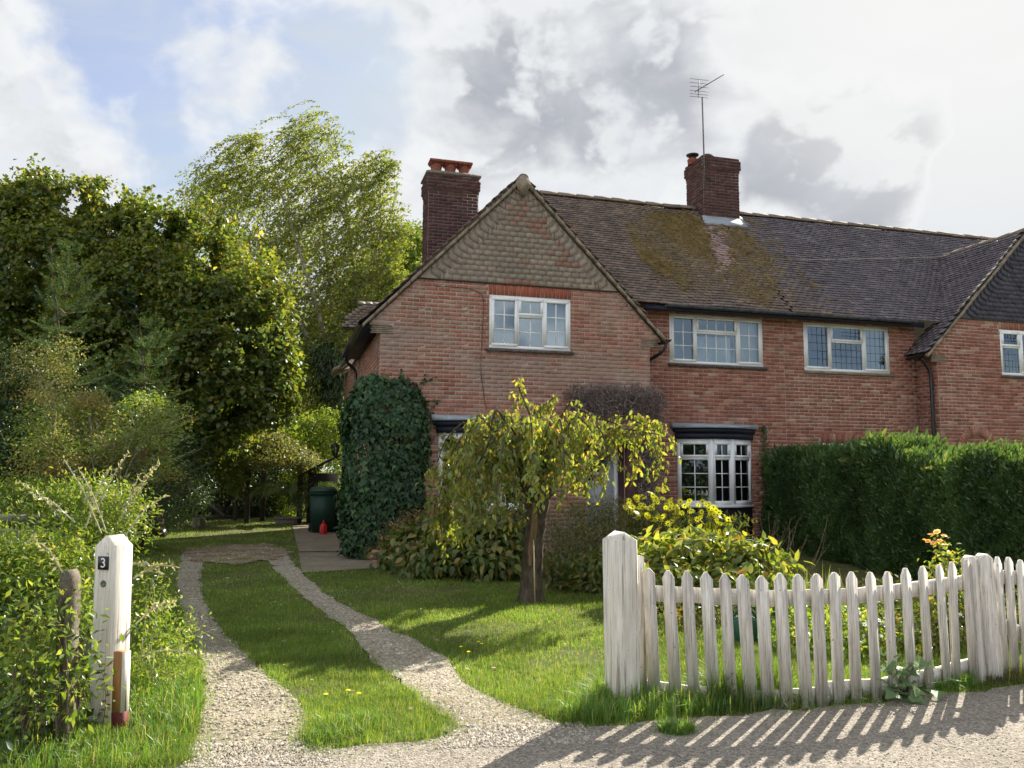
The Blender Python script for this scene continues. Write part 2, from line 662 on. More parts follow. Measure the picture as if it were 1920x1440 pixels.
BRICK_A = stdmat('brick_weathered', [(0, (.30, .115, .078)), (.3, (.375, .158, .108)), (.55, (.335, .162, .12)), (.8, (.40, .21, .15)), (1, (.265, .14, .108))],
                 rough=.9, spec=.15, vary=(7.0, .78, 1.2), fine=(60.0, .8, 1.18), bump=(70.0, .5, .006),
                 grime=[((.55, .55, .8), .46, .64, .78, (.31, .23, .185)), (2.6, .52, .72, .5, (.45, .35, .285))])
BRICK_B = stdmat('brick_red', [(0, (.245, .092, .064)), (.25, (.315, .125, .088)), (.5, (.28, .112, .08)), (.85, (.36, .165, .12)), (.93, (.42, .26, .19)), (1, (.22, .10, .086))],
                 rough=.9, spec=.15, vary=(6.0, .8, 1.18), fine=(60.0, .8, 1.15), bump=(70.0, .45, .005),
                 grime=[((.7, .7, .9), .54, .72, .5, (.31, .20, .155))])
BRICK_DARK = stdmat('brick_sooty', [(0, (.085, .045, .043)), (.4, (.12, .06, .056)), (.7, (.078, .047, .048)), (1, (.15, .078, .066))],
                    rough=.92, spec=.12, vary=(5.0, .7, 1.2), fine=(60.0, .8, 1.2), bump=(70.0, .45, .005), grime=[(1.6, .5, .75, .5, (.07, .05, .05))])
BRICK_SOLDIER = stdmat('brick_soldier', [(0, (.33, .09, .055)), (.5, (.42, .14, .085)), (1, (.29, .09, .06))], rough=.9, spec=.15, fine=(50.0, .8, 1.15), bump=(70.0, .4, .005))
MORTAR_A = stdmat('mortar_lime', [(0, (.46, .39, .325))], rough=.95, spec=.1, vary=(3.0, .75, 1.1), fine=(40.0, .85, 1.12), grime=[((.55, .55, .8), .5, .68, .6, (.33, .23, .185))])
MORTAR_B = stdmat('mortar_pale', [(0, (.46, .365, .295))], rough=.95, spec=.1, vary=(3.0, .8, 1.1), fine=(40.0, .85, 1.1))
MORTAR_DARK = stdmat('mortar_sooty', [(0, (.25, .20, .185))], rough=.95, spec=.1, vary=(2.0, .7, 1.1))
TILE = stdmat('roof_tile', [(0, (.13, .098, .080)), (.3, (.185, .138, .110)), (.6, (.145, .11, .095)), (.85, (.235, .168, .132)), (1, (.10, .083, .075))],
              rough=.62, spec=.4, vary=(3.0, .75, 1.2), fine=(45.0, .8, 1.25), grime=[(22.0, .64, .72, .75, (.42, .40, .36)), (1.1, .56, .76, .45, (.19, .12, .05))], bump=(60.0, .4, .004))
TILE_DARK = stdmat('roof_tile_dark', [(0, (.10, .088, .105)), (.4, (.145, .125, .142)), (.75, (.12, .105, .122)), (1, (.195, .162, .17))],
                   rough=.6, spec=.4, vary=(3.0, .78, 1.2), fine=(45.0, .8, 1.22), grime=[(24.0, .67, .74, .75, (.40, .40, .40))], bump=(60.0, .4, .004))
TILE_PALE = stdmat('roof_tile_washed', [(0, (.33, .225, .21)), (.5, (.40, .28, .26)), (1, (.27, .18, .17))], rough=.7, spec=.3, fine=(45.0, .75, 1.2))
HANG = stdmat('hanging_tile', [(0, (.265, .222, .185)), (.35, (.325, .272, .225)), (.65, (.29, .246, .207)), (.9, (.355, .30, .24)), (1, (.31, .225, .18))],
              rough=.85, spec=.2, vary=(2.0, .85, 1.12), fine=(35.0, .82, 1.15), grime=[(30.0, .68, .75, .6, (.5, .48, .42))], bump=(60.0, .35, .004))
HANG_RED = stdmat('hanging_tile_red', [(0, (.29, .17, .135)), (.5, (.33, .215, .17)), (1, (.27, .155, .125))], rough=.85, spec=.2, fine=(35.0, .8, 1.2))
HANG_DARK = stdmat('hanging_tile_slate', [(0, (.045, .042, .062)), (.5, (.065, .06, .085)), (1, (.08, .075, .10))], rough=.6, spec=.4, fine=(35.0, .8, 1.2), grime=[(26.0, .68, .75, .5, (.25, .25, .27))])
VERGE = stdmat('verge_mortar', [(0, (.30, .25, .19))], rough=.92, spec=.15, vary=(5.0, .7, 1.15), fine=(40.0, .75, 1.15), grime=[(9.0, .52, .7, .6, (.13, .10, .075))])
RIDGE = stdmat('ridge_tile', [(0, (.20, .16, .13)), (.5, (.25, .20, .16)), (1, (.16, .125, .105))], rough=.85, spec=.2, fine=(30.0, .7, 1.2), grime=[(12.0, .55, .7, .6, (.36, .34, .28))])
MOSS = stdmat('moss', [(0, (.085, .062, .026)), (.4, (.138, .098, .040)), (.75, (.18, .122, .052)), (1, (.115, .095, .036))], rough=.98, spec=.05, vary=(4.0, .7, 1.25), fine=(90.0, .6, 1.3))
TERRA = stdmat('terracotta', [(0, (.26, .085, .055)), (.5, (.22, .072, .05)), (1, (.29, .11, .075))], rough=.8, spec=.2, fine=(20.0, .75, 1.15))
STONE = stdmat('weathered_stone', [(0, (.21, .18, .155))], rough=.92, spec=.15, fine=(25.0, .65, 1.2), bump=(40.0, .5, .01))
CONC_CAP = stdmat('chimney_cap', [(0, (.24, .20, .17)), (1, (.20, .17, .15))], rough=.92, spec=.15, fine=(18.0, .6, 1.2))
LEAD = stdmat('lead_sheet', [(0, (.33, .37, .41))], rough=.75, spec=.3, vary=(3.0, .72, 1.15), fine=(30.0, .8, 1.12), metal=0.0, bump=(12.0, .3, .01))
UPVC = stdmat('white_frame', [(0, (.86, .865, .87)), (1, (.88, .885, .89))], rough=.38, spec=.5, vary=(2.0, .95, 1.02))
FASCIA = stdmat('navy_fascia', [(0, (.014, .017, .030))], rough=.55, spec=.35, fine=(14.0, .7, 1.4))
BLACKP = stdmat('black_plastic', [(0, (.014, .014, .018))], rough=.35, spec=.5)
GUTTERM = stdmat('grey_gutter', [(0, (.055, .055, .06))], rough=.5, spec=.4, fine=(9.0, .6, 1.9))
GLASS = glassmat('window_glass', .17, (.72, .80, .86), .04)
GLASS_LOW = glassmat('bay_glass', .05, (.55, .6, .62), .04)
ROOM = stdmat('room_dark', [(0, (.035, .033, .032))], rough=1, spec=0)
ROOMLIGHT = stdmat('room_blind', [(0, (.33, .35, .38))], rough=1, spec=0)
CURTAIN = stdmat('net_curtain', [(0, (.62, .60, .55))], rough=1, spec=0)
LEADCAME = stdmat('lead_came', [(0, (.05, .055, .065))], rough=.6, spec=.3)
SILL = stdmat('stone_sill', [(0, (.12, .10, .095))], rough=.9, spec=.2, fine=(20.0, .5, 1.5))
DOORM = stdmat('grey_door', [(0, (.50, .52, .57))], rough=.5, spec=.35, vary=(2.0, .94, 1.04))
WOODW = stdmat('white_painted_wood', [(0, (.74, .69, .62)), (.5, (.80, .76, .69)), (1, (.67, .625, .56))], rough=.8, spec=.2, coords='world',
               vary=((30.0, 30.0, 2.0), .72, 1.12), fine=((90.0, 90.0, 5.0), .82, 1.1),
               grime=[((75.0, 75.0, 3.0), .56, .64, .65, (.27, .24, .20)), ((11.0, 11.0, 3.0), .52, .70, .42, (.47, .43, .37)), (30.0, .66, .70, .75, (.12, .10, .085)), ((150., 150., 4.0), .58, .64, .6, (.16, .14, .12))], bump=((80.0, 80.0, 4.0), .55, .006))
WOODPOST = stdmat('white_post_wood', [(0, (.74, .70, .62)), (1, (.77, .73, .65))], rough=.75, spec=.2,
                  vary=((26.0, 26.0, 1.6), .82, 1.08), fine=((80.0, 80.0, 4.0), .86, 1.08),
                  grime=[((60.0, 60.0, 1.3), .585, .63, .8, (.22, .185, .15)), ((7.0, 7.0, 2.0), .50, .70, .45, (.50, .43, .33)), (22.0, .67, .71, .75, (.15, .12, .09)), ((140., 140., 3.0), .59, .64, .5, (.26, .23, .20))], bump=((60.0, 60.0, 3.0), .5, .006))
WOODGREY = stdmat('grey_weathered_wood', [(0, (.20, .185, .16)), (1, (.27, .25, .215))], rough=.9, spec=.15, vary=((14.0, 14.0, 40.0), .6, 1.2), bump=((20.0, 20.0, 60.0), .5, .01))
WOODDARK = stdmat('dark_old_wood', [(0, (.055, .045, .033)), (1, (.085, .07, .052))], rough=.9, spec=.15, vary=(18.0, .6, 1.3))
STAKEM = stdmat('raw_pine', [(0, (.44, .22, .09))], rough=.8, spec=.2, vary=((50.0, 50.0, 4.0), .7, 1.15), grime=[(22.0, .68, .74, .8, (.20, .08, .03))])
STAKERED = stdmat('red_stake_paint', [(0, (.13, .025, .025))], rough=.7, spec=.25, fine=(30.0, .7, 1.3))
CONCRETE = stdmat('lichened_concrete', [(0, (.15, .13, .10))], rough=.95, spec=.1, vary=(7.0, .65, 1.25), fine=(60.0, .6, 1.3), grime=[(16.0, .55, .68, .6, (.10, .095, .05))], bump=(60.0, .6, .01))
BARK = stdmat('dark_bark', [(0, (.075, .058, .043)), (1, (.10, .078, .058))], rough=.95, spec=.1, vary=((16.0, 16.0, 7.0), .55, 1.45), fine=((60.0, 60.0, 14.0), .7, 1.3), bump=((40.0, 40.0, 14.0), .8, .02))
BARKPALE = stdmat('birch_bark', [(0, (.55, .51, .45)), (1, (.40, .35, .29))], rough=.85, spec=.15, vary=((4.0, 4.0, 2.0), .5, 1.15))
TWIG = stdmat('twig', [(0, (.16, .12, .085)), (.5, (.22, .17, .12)), (1, (.12, .09, .065))], rough=.95, spec=.1)
TWIGPALE = stdmat('pale_twig', [(0, (.38, .35, .27)), (1, (.48, .45, .36))], rough=.9, spec=.1)
TWIGDEAD = stdmat('dead_creeper_stem', [(0, (.21, .165, .15)), (.5, (.28, .23, .21)), (1, (.15, .115, .11))], rough=.95, spec=.1)
HEARTWOOD = stdmat('bare_heartwood', [(0, (.20, .135, .08))], rough=.9, spec=.1, vary=((40.0, 40.0, 5.0), .55, 1.25))
CANE = stdmat('bamboo_cane', [(0, (.42, .34, .22))], rough=.6, spec=.3)

L_LIME = leafmat('lime_leaf', [(0, (.040, .072, .016)), (.4, (.062, .098, .022)), (.75, (.095, .125, .028)), (1, (.17, .14, .035))], .52, patch=.3, patchcol=(.14, .15, .03))
L_LIMETOP = leafmat('lime_leaf_gold', [(0, (.10, .13, .024)), (.5, (.145, .17, .034)), (1, (.21, .20, .045))], .58)  # yellower lime leaf, mixed in mainly high in the crown
L_BIRCH = leafmat('birch_leaf', [(0, (.080, .115, .03)), (.5, (.12, .155, .04)), (1, (.18, .185, .05))], .6)
L_FIR = leafmat('fir_needle', [(0, (.035, .062, .030)), (.6, (.055, .090, .042)), (1, (.085, .12, .05))], .3)
L_DARK = leafmat('dark_leaf', [(0, (.018, .034, .012)), (.6, (.030, .052, .018)), (1, (.05, .07, .022))], .25)
L_SHRUB = leafmat('small_shrub_leaf', [(0, (.075, .10, .04)), (.5, (.12, .14, .055)), (1, (.18, .15, .065))], .42)
L_YELLOW = leafmat('yellow_green_leaf', [(0, (.060, .108, .018)), (.5, (.10, .155, .026)), (.85, (.155, .195, .042)), (1, (.25, .235, .06))], .52)
L_IVY = leafmat('ivy_leaf', [(0, (.012, .030, .012)), (.5, (.020, .046, .017)), (.85, (.032, .064, .022)), (1, (.055, .085, .028))], .2, gloss=.4, spec=.022)
L_HEDGE = leafmat('hedge_leaf', [(0, (.030, .062, .024)), (.5, (.052, .098, .036)), (.9, (.080, .13, .042)), (1, (.13, .14, .05))], .42, patch=.35, patchcol=(.035, .075, .045))
L_CHERRY = leafmat('cherry_leaf', [(0, (.080, .115, .024)), (.4, (.12, .155, .03)), (.75, (.18, .19, .04)), (.94, (.25, .215, .05)), (1, (.22, .13, .05))], .58, gloss=.35, spec=.04)
L_BED = leafmat('bed_leaf', [(0, (.040, .065, .018)), (.5, (.065, .090, .022)), (.85, (.10, .11, .025)), (1, (.16, .10, .03))], .35, patch=.25, patchcol=(.13, .075, .03))
L_BEDTOP = leafmat('bed_leaf_red', [(0, (.09, .085, .03)), (.5, (.15, .10, .04)), (1, (.20, .085, .045))], .35)
L_BRIGHT = leafmat('bright_bed_leaf', [(0, (.075, .115, .022)), (.4, (.115, .155, .030)), (.8, (.18, .20, .045)), (.95, (.30, .27, .05)), (1, (.30, .13, .05))], .5, gloss=.4, spec=.035)
L_RUSTY = leafmat('rusty_leaf', [(0, (.13, .14, .035)), (.5, (.19, .15, .045)), (1, (.24, .13, .04))], .45)
L_OLIVE = leafmat('olive_leaf', [(0, (.065, .075, .028)), (.5, (.10, .105, .04)), (1, (.13, .11, .05))], .35)
L_MALLOW = leafmat('mallow_leaf', [(0, (.075, .12, .055)), (1, (.12, .17, .08))], .35, gloss=.45, spec=.022)
L_PALM = leafmat('palm_leaf', [(0, (.05, .08, .03)), (1, (.09, .12, .05))], .3)
L_GRASS = leafmat('grass_blade', [(0, (.058, .118, .018)), (.45, (.09, .160, .025)), (.8, (.14, .195, .036)), (.93, (.22, .22, .075)), (1, (.29, .25, .12))], .5, spec=.02, gloss=.5)
L_TALL = leafmat('tall_grass_blade', [(0, (.050, .115, .016)), (.6, (.085, .165, .025)), (.9, (.16, .20, .045)), (1, (.30, .25, .12))], .45, spec=.04, gloss=.45)
PETAL = leafmat('yellow_petal', [(0, (.66, .50, .010)), (1, (.70, .57, .02))], .4, tint=(1, 1, .8))
PETALW = leafmat('white_petal', [(0, (.72, .70, .66)), (1, (.78, .76, .74))], .3, tint=(1, 1, 1))
PETALO = leafmat('orange_petal', [(0, (.60, .25, .08)), (1, (.70, .40, .20))], .4, tint=(1, 1, .9))
PETALR = leafmat('red_petal', [(0, (.5, .05, .03)), (1, (.55, .08, .05))], .4, tint=(1, 1, .9))
FLOWEYE = stdmat('flower_eye', [(0, (.10, .045, .012))], rough=.9)
BERRY = stdmat('orange_berry', [(0, (.34, .10, .02)), (1, (.26, .13, .03))], rough=.5)


def groundmat(name, base, alt, mixscale, lo, hi, dots=None, bump=None, fine=(90.0, .7, 1.25), patches=()):
    mt, t, out = newmat(name)
    pos = t.n('ShaderNodeNewGeometry').outputs['Position']
    msk = t.step(t.noise(pos, mixscale, 6, .65), lo, hi)
    col = t.mix(msk, base, alt)
    for (sc, l_, h_, amt, pc) in patches:
        col = t.mix(t.step(t.noise(pos, sc, 5, .6), l_, h_, 0.0, amt), col, pc)
    h = None
    if dots:
        sc, stops = dots
        vo = t.n('ShaderNodeTexVoronoi')
        vo.inputs['Scale'].default_value = sc
        t.l(pos, vo.inputs['Vector'])
        sp = t.n('ShaderNodeSeparateXYZ')
        t.l(vo.outputs['Color'], sp.inputs[0])
        sc_ = t.ramp(sp.outputs['X'], stops)
        col = t.mix(1.0, col, sc_, 'MULTIPLY')
        h = t.math('SUBTRACT', 1.0, vo.outputs['Distance'])
    v = t.step(t.noise(pos, fine[0], 5, .7), .25, .75, fine[1], fine[2])
    vv = t.n('ShaderNodeCombineXYZ')
    for i in range(3):
        t.l(v, vv.inputs[i])
    col = t.mix(1.0, col, vv.outputs[0], 'MULTIPLY')
    bs = t.n('ShaderNodeBsdfPrincipled')
    bs.inputs['Roughness'].default_value = .95
    bs.inputs['Specular IOR Level'].default_value = .12
    t.l(col, bs.inputs['Base Color'])
    bp = t.n('ShaderNodeBump')
    bp.inputs['Strength'].default_value = .6
    bp.inputs['Distance'].default_value = .015
    n_ = t.noise(pos, 45.0, 6, .7)
    if h is not None:
        n_ = t.math('ADD', t.math('MULTIPLY', h, .8), n_)
    t.l(n_, bp.inputs['Height'])
    t.l(bp.outputs[0], bs.inputs['Normal'])
    t.l(bs.outputs[0], out.inputs['Surface'])
    return mt


SOIL = groundmat('lawn_soil', (.085, .095, .032), (.15, .13, .065), 1.3, .45, .68, patches=[(.5, .5, .7, .5, (.085, .10, .03)), (6.0, .55, .68, .5, (.27, .22, .14))])
GRAVEL = groundmat('gravel', (.29, .255, .20), (.36, .32, .255), 1.1, .35, .65, dots=(62.0, [(0, (.45, .43, .40)), (.3, (.8, .79, .77)), (.7, (1.05, 1.04, 1.0)), (1, (1.35, 1.33, 1.28))]),
                   patches=[(1.7, .55, .7, .5, (.25, .19, .12))])
LANEM = groundmat('lane_tarmac', (.265, .235, .20), (.33, .295, .25), .9, .35, .65, dots=(75.0, [(0, (.55, .54, .53)), (.4, (.9, .9, .9)), (.8, (1.05, 1.04, 1.02)), (1, (1.4, 1.38, 1.33))]),
                  patches=[(.8, .55, .75, .45, (.16, .135, .11))])
PATHM = groundmat('path_concrete', (.20, .17, .125), (.26, .22, .165), 2.0, .35, .65, patches=[(3.0, .55, .7, .5, (.13, .115, .06))])
DIRT = groundmat('bare_dirt', (.20, .155, .10), (.31, .265, .20), 2.2, .40, .60, dots=(40.0, [(0, (.5, .45, .4)), (.4, (.9, .9, .9)), (1, (1.25, 1.2, 1.1))]))

# ------------------------------------------------------------------ ground
def gpoly(px):
    return np.array([gnd(x, y)[:2] for x, y in px])


LEFT_TRACK = gpoly([(345, 1034), (336, 1060), (332, 1100), (340, 1140), (352, 1180), (372, 1225), (386, 1280), (382, 1330), (366, 1385), (345, 1428), (380, 1447), (600, 1447), (590, 1412), (566, 1395), (577, 1348), (560, 1318),
                    (520, 1285), (480, 1248), (420, 1190), (384, 1132), (372, 1085), (384, 1050), (386, 1034)])
RIGHT_TRACK = gpoly([(486, 1032), (500, 1048), (520, 1075), (556, 1110), (600, 1146), (650, 1180), (684, 1222), (720, 1262), (760, 1290), (800, 1322), (846, 1350), (862, 1374), (830, 1398), (840, 1420), (1080, 1392),
                     (1062, 1366), (1010, 1345), (950, 1322), (900, 1302), (862, 1274), (850, 1252), (812, 1222), (770, 1196), (740, 1188), (705, 1165), (650, 1138), (606, 1112), (575, 1084), (548, 1056), (532, 1030)])
TRACK_TOP = gpoly([(345, 1036), (356, 1030), (420, 1024), (500, 1020), (530, 1028), (540, 1040), (500, 1052), (440, 1060), (386, 1056), (350, 1052)])
LANE = gpoly([(300, 1446), (420, 1425), (560, 1416), (640, 1406), (780, 1394), (870, 1384), (1000, 1374), (1060, 1368), (1150, 1364), (1290, 1352), (1400, 1342), (1520, 1334), (1640, 1322), (1740, 1306), (1840, 1298), (1925, 1286)])
LANE = np.concatenate([LANE, [LANE[-1] + (9, 1.7), (14, -3), (14, -9), (-14, -9), (-14, 3.0), (-5.5, 3.75), (-2.6, 4.02)]])
PATH = np.concatenate([gpoly([(548, 988), (556, 1010), (566, 1076), (730, 1062), (720, 1050)])[:], [hp for hp in ()] if False else gpoly([(650, 1036), (640, 1012), (632, 988)])])
PATH_NEAR = gpoly([(560, 1038), (566, 1077), (735, 1066), (722, 1050), (655, 1038)])
PATH_FAR = gpoly([(548, 986), (560, 1036), (653, 1036), (628, 1000), (622, 986)])
BORDER = gpoly([(624, 990), (655, 1038), (722, 1052), (740, 1058), (730, 1040), (690, 1030), (645, 1004), (640, 990)])


def smooth_poly(poly, step=.12, amp=.03):
    """resample an outline and roughen it, as trodden edges are"""
    p = np.vstack([poly, poly[:1]])
    s = np.concatenate([[0], np.cumsum(np.linalg.norm(np.diff(p, axis=0), axis=1))])
    t = np.arange(0, s[-1], step)
    q = np.stack([np.interp(t, s, p[:, 0]), np.interp(t, s, p[:, 1])], 1)
    return q + rng.normal(size=q.shape) * amp


def sheet(name, poly, z, mat, amp=.03, label=None):
    q = smooth_poly(poly, .15, amp) if amp else poly
    import mathutils.geometry as mg
    V = [Vector((x, y, 0)) for x, y in q]
    tri = mg.tessellate_polygon([V])
    P = np.column_stack([q, np.full(len(q), z)])
    F = np.array(tri)
    a, b, c = P[F[:, 0]], P[F[:, 1]], P[F[:, 2]]
    fl = np.cross(b - a, c - a)[:, 2] < 0
    F[fl] = F[fl][:, ::-1]
    o = mk(name, P, F, mat, None, (0, 0, 0))
    o['kind'] = 'structure'
    return o


g = 700.0
mkg = mk('ground', [(-g, -g, 0), (g, -g, 0), (g, g, 0), (-g, g, 0)], [(0, 1, 2, 3)], SOIL, None, (0, 0, 0))
mkg['kind'] = 'structure'
sheet('lane', LANE, .016, LANEM, .025)
sheet('gravel_track', LEFT_TRACK, .008, GRAVEL, .02)
sheet('gravel_track', RIGHT_TRACK, .012, GRAVEL, .02)
sheet('bare_dirt', TRACK_TOP, .018, DIRT, .10)
sheet('concrete_path', PATH_FAR, .020, PATHM, 0)
sheet('concrete_path', PATH_NEAR, .024, PATHM, 0)
sheet('gravel_border', BORDER, .028, GRAVEL, .02)


def scatter_poly(poly, n):
    poly = np.asarray(poly)
    lo, hi = poly.min(0), poly.max(0)
    P = lo + rng.random((n * 4, 2)) * (hi - lo)
    P = P[inpoly(P[:, 0], P[:, 1], poly)]
    return P[:n]


# loose stones lying on the gravel
def stones(name, pts, z, smin, smax, mat):
    n = len(pts)
    oct_ = np.array([(1, 0, 0), (-1, 0, 0), (0, 1, 0), (0, -1, 0), (0, 0, .7), (0, 0, -.4)], float)
    of = np.array([(0, 2, 4), (2, 1, 4), (1, 3, 4), (3, 0, 4)])
    s = smin + (smax - smin) * rng.random(n) ** 2.2
    a = rng.random(n) * 6.28
    V = oct_[None] * s[:, None, None] * (0.65 + .7 * rng.random((n, 6, 1)))
    c, sn = np.cos(a)[:, None], np.sin(a)[:, None]
    X = V[:, :, 0] * c - V[:, :, 1] * sn * .75
    Y = V[:, :, 0] * sn + V[:, :, 1] * c * .75
    V = np.stack([X + pts[:, 0:1], Y + pts[:, 1:2], V[:, :, 2] + z], -1).reshape(-1, 3)
    Fa = (of[None] + (np.arange(n) * 6)[:, None, None]).reshape(-1, 3)
    return mk(name, V, Fa, mat, None, (0, 0, 0), np.repeat(rng.random(n), 6), kind='stuff')


PEB = stdmat('pebble', [(0, (.19, .165, .13)), (.4, (.33, .29, .235)), (.8, (.43, .39, .325)), (1, (.55, .515, .45))], rough=.9, spec=.15)
st = np.concatenate([scatter_poly(LEFT_TRACK, 16000), scatter_poly(RIGHT_TRACK, 16000)])
w = 6.0 / st[:, 1]
st = st[rng.random(len(st)) < np.clip(w, .25, 1)]
stones('gravel', st, .012, .005, .017, PEB)
PEBL = stdmat('lane_chipping', [(0, (.19, .17, .145)), (.5, (.32, .285, .24)), (1, (.48, .44, .38))], rough=.9, spec=.15)
lp = scatter_poly(LANE[:-5] if False else np.concatenate([LANE[:16], [(5.5, 3.2), (-3, 3.2)]]), 15000)
spill = np.concatenate([scatter_poly(gpoly([(330, 1400), (620, 1395), (620, 1440), (320, 1446)]), 2600), scatter_poly(gpoly([(830, 1365), (1090, 1360), (1120, 1400), (820, 1410)]), 2600)])
stones('gravel', spill, .018, .004, .014, PEB)
stones('gravel', lp, .018, .003, .009, PEBL)
stones('gravel', scatter_poly(BORDER, 1500), .03, .012, .03, PEB)

# ------------------------------------------------------------------ the two houses (u along the front, v into the house, z up)
CU_, SU_ = math.cos(TH), math.sin(TH)
HO = np.array([-2.3134, 14.0192, 0.0])
UX = np.array([CU_, SU_, 0.0])
VX = np.array([-SU_, CU_, 0.0])


def H(P):
    P = np.asarray(P, float).reshape(-1, 3)
    return HO + P[:, 0:1] * UX + P[:, 1:2] * VX + P[:, 2:3] * np.array([0, 0, 1.0])


def hp(u, v, z):
    return H([(u, v, z)])[0]


OFF = 8.55
HOUSE = thing('brick_house', HO, 'brick house with grey hanging tiles in its gable and an ivied corner', 'house', rz=TH)
HOUSE2 = thing('brick_house', hp(OFF, 0, 0), 'neighbouring brick house with dark slate-coloured tiles in its gable, half behind the hedge', 'house', rz=TH)
for h_ in (HOUSE, HOUSE2):
    h_['group'] = 'pair of semi-detached houses'


def hloc(root, p):
    return (p[0] - (OFF if root is HOUSE2 else 0), p[1], p[2])


def put(name, me, root, o, a, n, b=(0, 0, 1), s=(1, 1, 1)):
    """instance: local x -> a, y -> n, z -> b, in house axes, at house point o"""
    o = hloc(root, o)
    M = Matrix(((a[0] * s[0], n[0] * s[1], b[0] * s[2], o[0]), (a[1] * s[0], n[1] * s[1], b[1] * s[2], o[1]), (a[2] * s[0], n[2] * s[1], b[2] * s[2], o[2]), (0, 0, 0, 1)))
    ob = bpy.data.objects.new(name, me)
    COL.objects.link(ob)
    ob.parent = root
    ob.matrix_local = M
    return ob


BR_T = np.array([(0, 0, 0), (1, 0, 0), (1, 0, 1), (0, 0, 1), (0, 1, 0), (1, 1, 0), (1, 1, 1), (0, 1, 1)], float)
BR_F = np.array([(0, 1, 5, 4), (1, 2, 6, 5), (2, 3, 7, 6), (3, 0, 4, 7), (4, 5, 6, 7)])


def brick_verts(w, h, d=.016, ch=.004, rough=.0025):
    V = BR_T * np.array([w, d, h])
    V[4:, 0] += np.where(V[4:, 0] > w / 2, -ch, ch)
    V[4:, 2] += np.where(V[4:, 2] > h / 2, -ch, ch)
    V[4:] += rng.normal(size=(4, 3)) * rough
    return V


class Wall:
    """brickwork laid course by course on a plane: o + x*a + z*up, n outwards"""
    def __init__(self, root, o, a, n, mort):
        self.root, self.o, self.a, self.n, self.m = root, np.array(o, float), np.array(a, float), np.array(n, float), mort
        self.bricks = []
        self.mort = MB()

    def P(self, V):
        V = np.asarray(V, float)
        return self.o + V[:, 0:1] * self.a + V[:, 1:2] * self.n + V[:, 2:3] * np.array([0, 0, 1.0])

    def lay(self, z0, z1, span, holes, course=.075, bl=.225, joint=.0125):
        k = 0
        z = z0
        while z < z1 - .01:
            zt = min(z + course, z1)
            zm = .5 * (z + zt)
            x0, x1 = span(zm)
            segs = [(x0, x1)]
            for (a0, a1, b0, b1) in holes:
                if b0 < zm < b1:
                    ns = []
                    for s0, s1 in segs:
                        if a1 <= s0 or a0 >= s1:
                            ns.append((s0, s1))
                        else:
                            if a0 > s0:
                                ns.append((s0, a0))
                            if a1 < s1:
                                ns.append((a1, s1))
                    segs = ns
            for s0, s1 in segs:
                if s1 - s0 < .02:
                    continue
                self.mort.add(self.P([(s0, 0, z), (s1, 0, z), (s1, 0, zt), (s0, 0, zt)]), [(0, 1, 2, 3)])
                off = (bl / 2 if k % 2 else 0)
                e = math.floor((s0 - off) / bl) * bl + off
                while e < s1 - .01:
                    w0, w1 = max(e, s0), min(e + bl, s1)
                    if w1 - w0 > .035:
                        self.bricks.append((w0 + joint * .5, z + joint * .5, w1 - w0 - joint, zt - z - joint))
                    e += bl
            z = zt
            k += 1

    def build(self, name, mat, single=None, tag_='brickwork'):
        self.mort.done('wall', self.m, self.root, fn=H)
        rest = MB()
        full = self.single_idx if single else set()
        mes = None
        for i, (x, z, w_, h_) in enumerate(self.bricks):
            d = .006 + .006 * random.random()
            if i in full:
                if mes is None:
                    mes = []
                    for _ in range(8):
                        mes.append(mesh('brick', brick_verts(.215, .065), BR_F, mat))
                p = self.o + x * self.a + z * np.array([0, 0, 1.0]) + self.n * (d - .0195)
                put('brick', random.choice(mes), self.root, p, self.a, self.n, s=(w_ / .215, 1, h_ / .065))
            else:
                V = brick_verts(w_, h_, d)
                V += np.array([x, 0, z])
                rest.add(self.P(V), [BR_F])
        if rest.n:
            rest.done(tag_, mat, self.root, fn=H, kind='stuff')

    def pick(self, n, test):
        c = []
        for i, (x, z, w_, h_) in enumerate(self.bricks):
            if w_ > .2 and abs(h_ - .065) < .004 and test(x, z):
                p = H(self.P([(x + w_ / 2, 0, z)]))[0]
                c.append((np.linalg.norm(p - CAM), i))
        c.sort()
        self.single_idx = set(i for _, i in c[:n])


A_, N_ = (1, 0, 0), (0, -1, 0)
ZT1 = 4.95
GW1 = (1.965, 3.535, 3.735, 4.725)
BAY1 = (1.06, 2.78, .80, 2.36)
DOOR = (3.86, 4.60, 0.0, 2.02)
gab_slope = (7.0 - 4.10) / 2.86


def gable_span(u0, u1):
    def f(z):
        if z < 3.90:
            return (u0, u1)
        if z < 4.12:
            k = .07 * (math.floor((z - 3.90) / .075) + 1)
            return (u0 - min(k, .21), u1 + min(k, .21))
        d = (z - 4.12) / gab_slope
        return (u0 - .22 + d, u1 + .22 - d)
    return f


w1 = Wall(HOUSE, (0, 0, 0), A_, N_, MORTAR_A)
w1.lay(0, ZT1, gable_span(0, 5.16), [GW1, BAY1, DOOR, (GW1[0] - .02, GW1[1] + .02, 4.70, 4.95)])
w1.pick(300, lambda x, z: (z > 2.75 or (3.0 < z)) and not (x < .9 and z < 3.2) and not (x > 3.1 and z < 3.1))
w1.build('brick', BRICK_A, True)

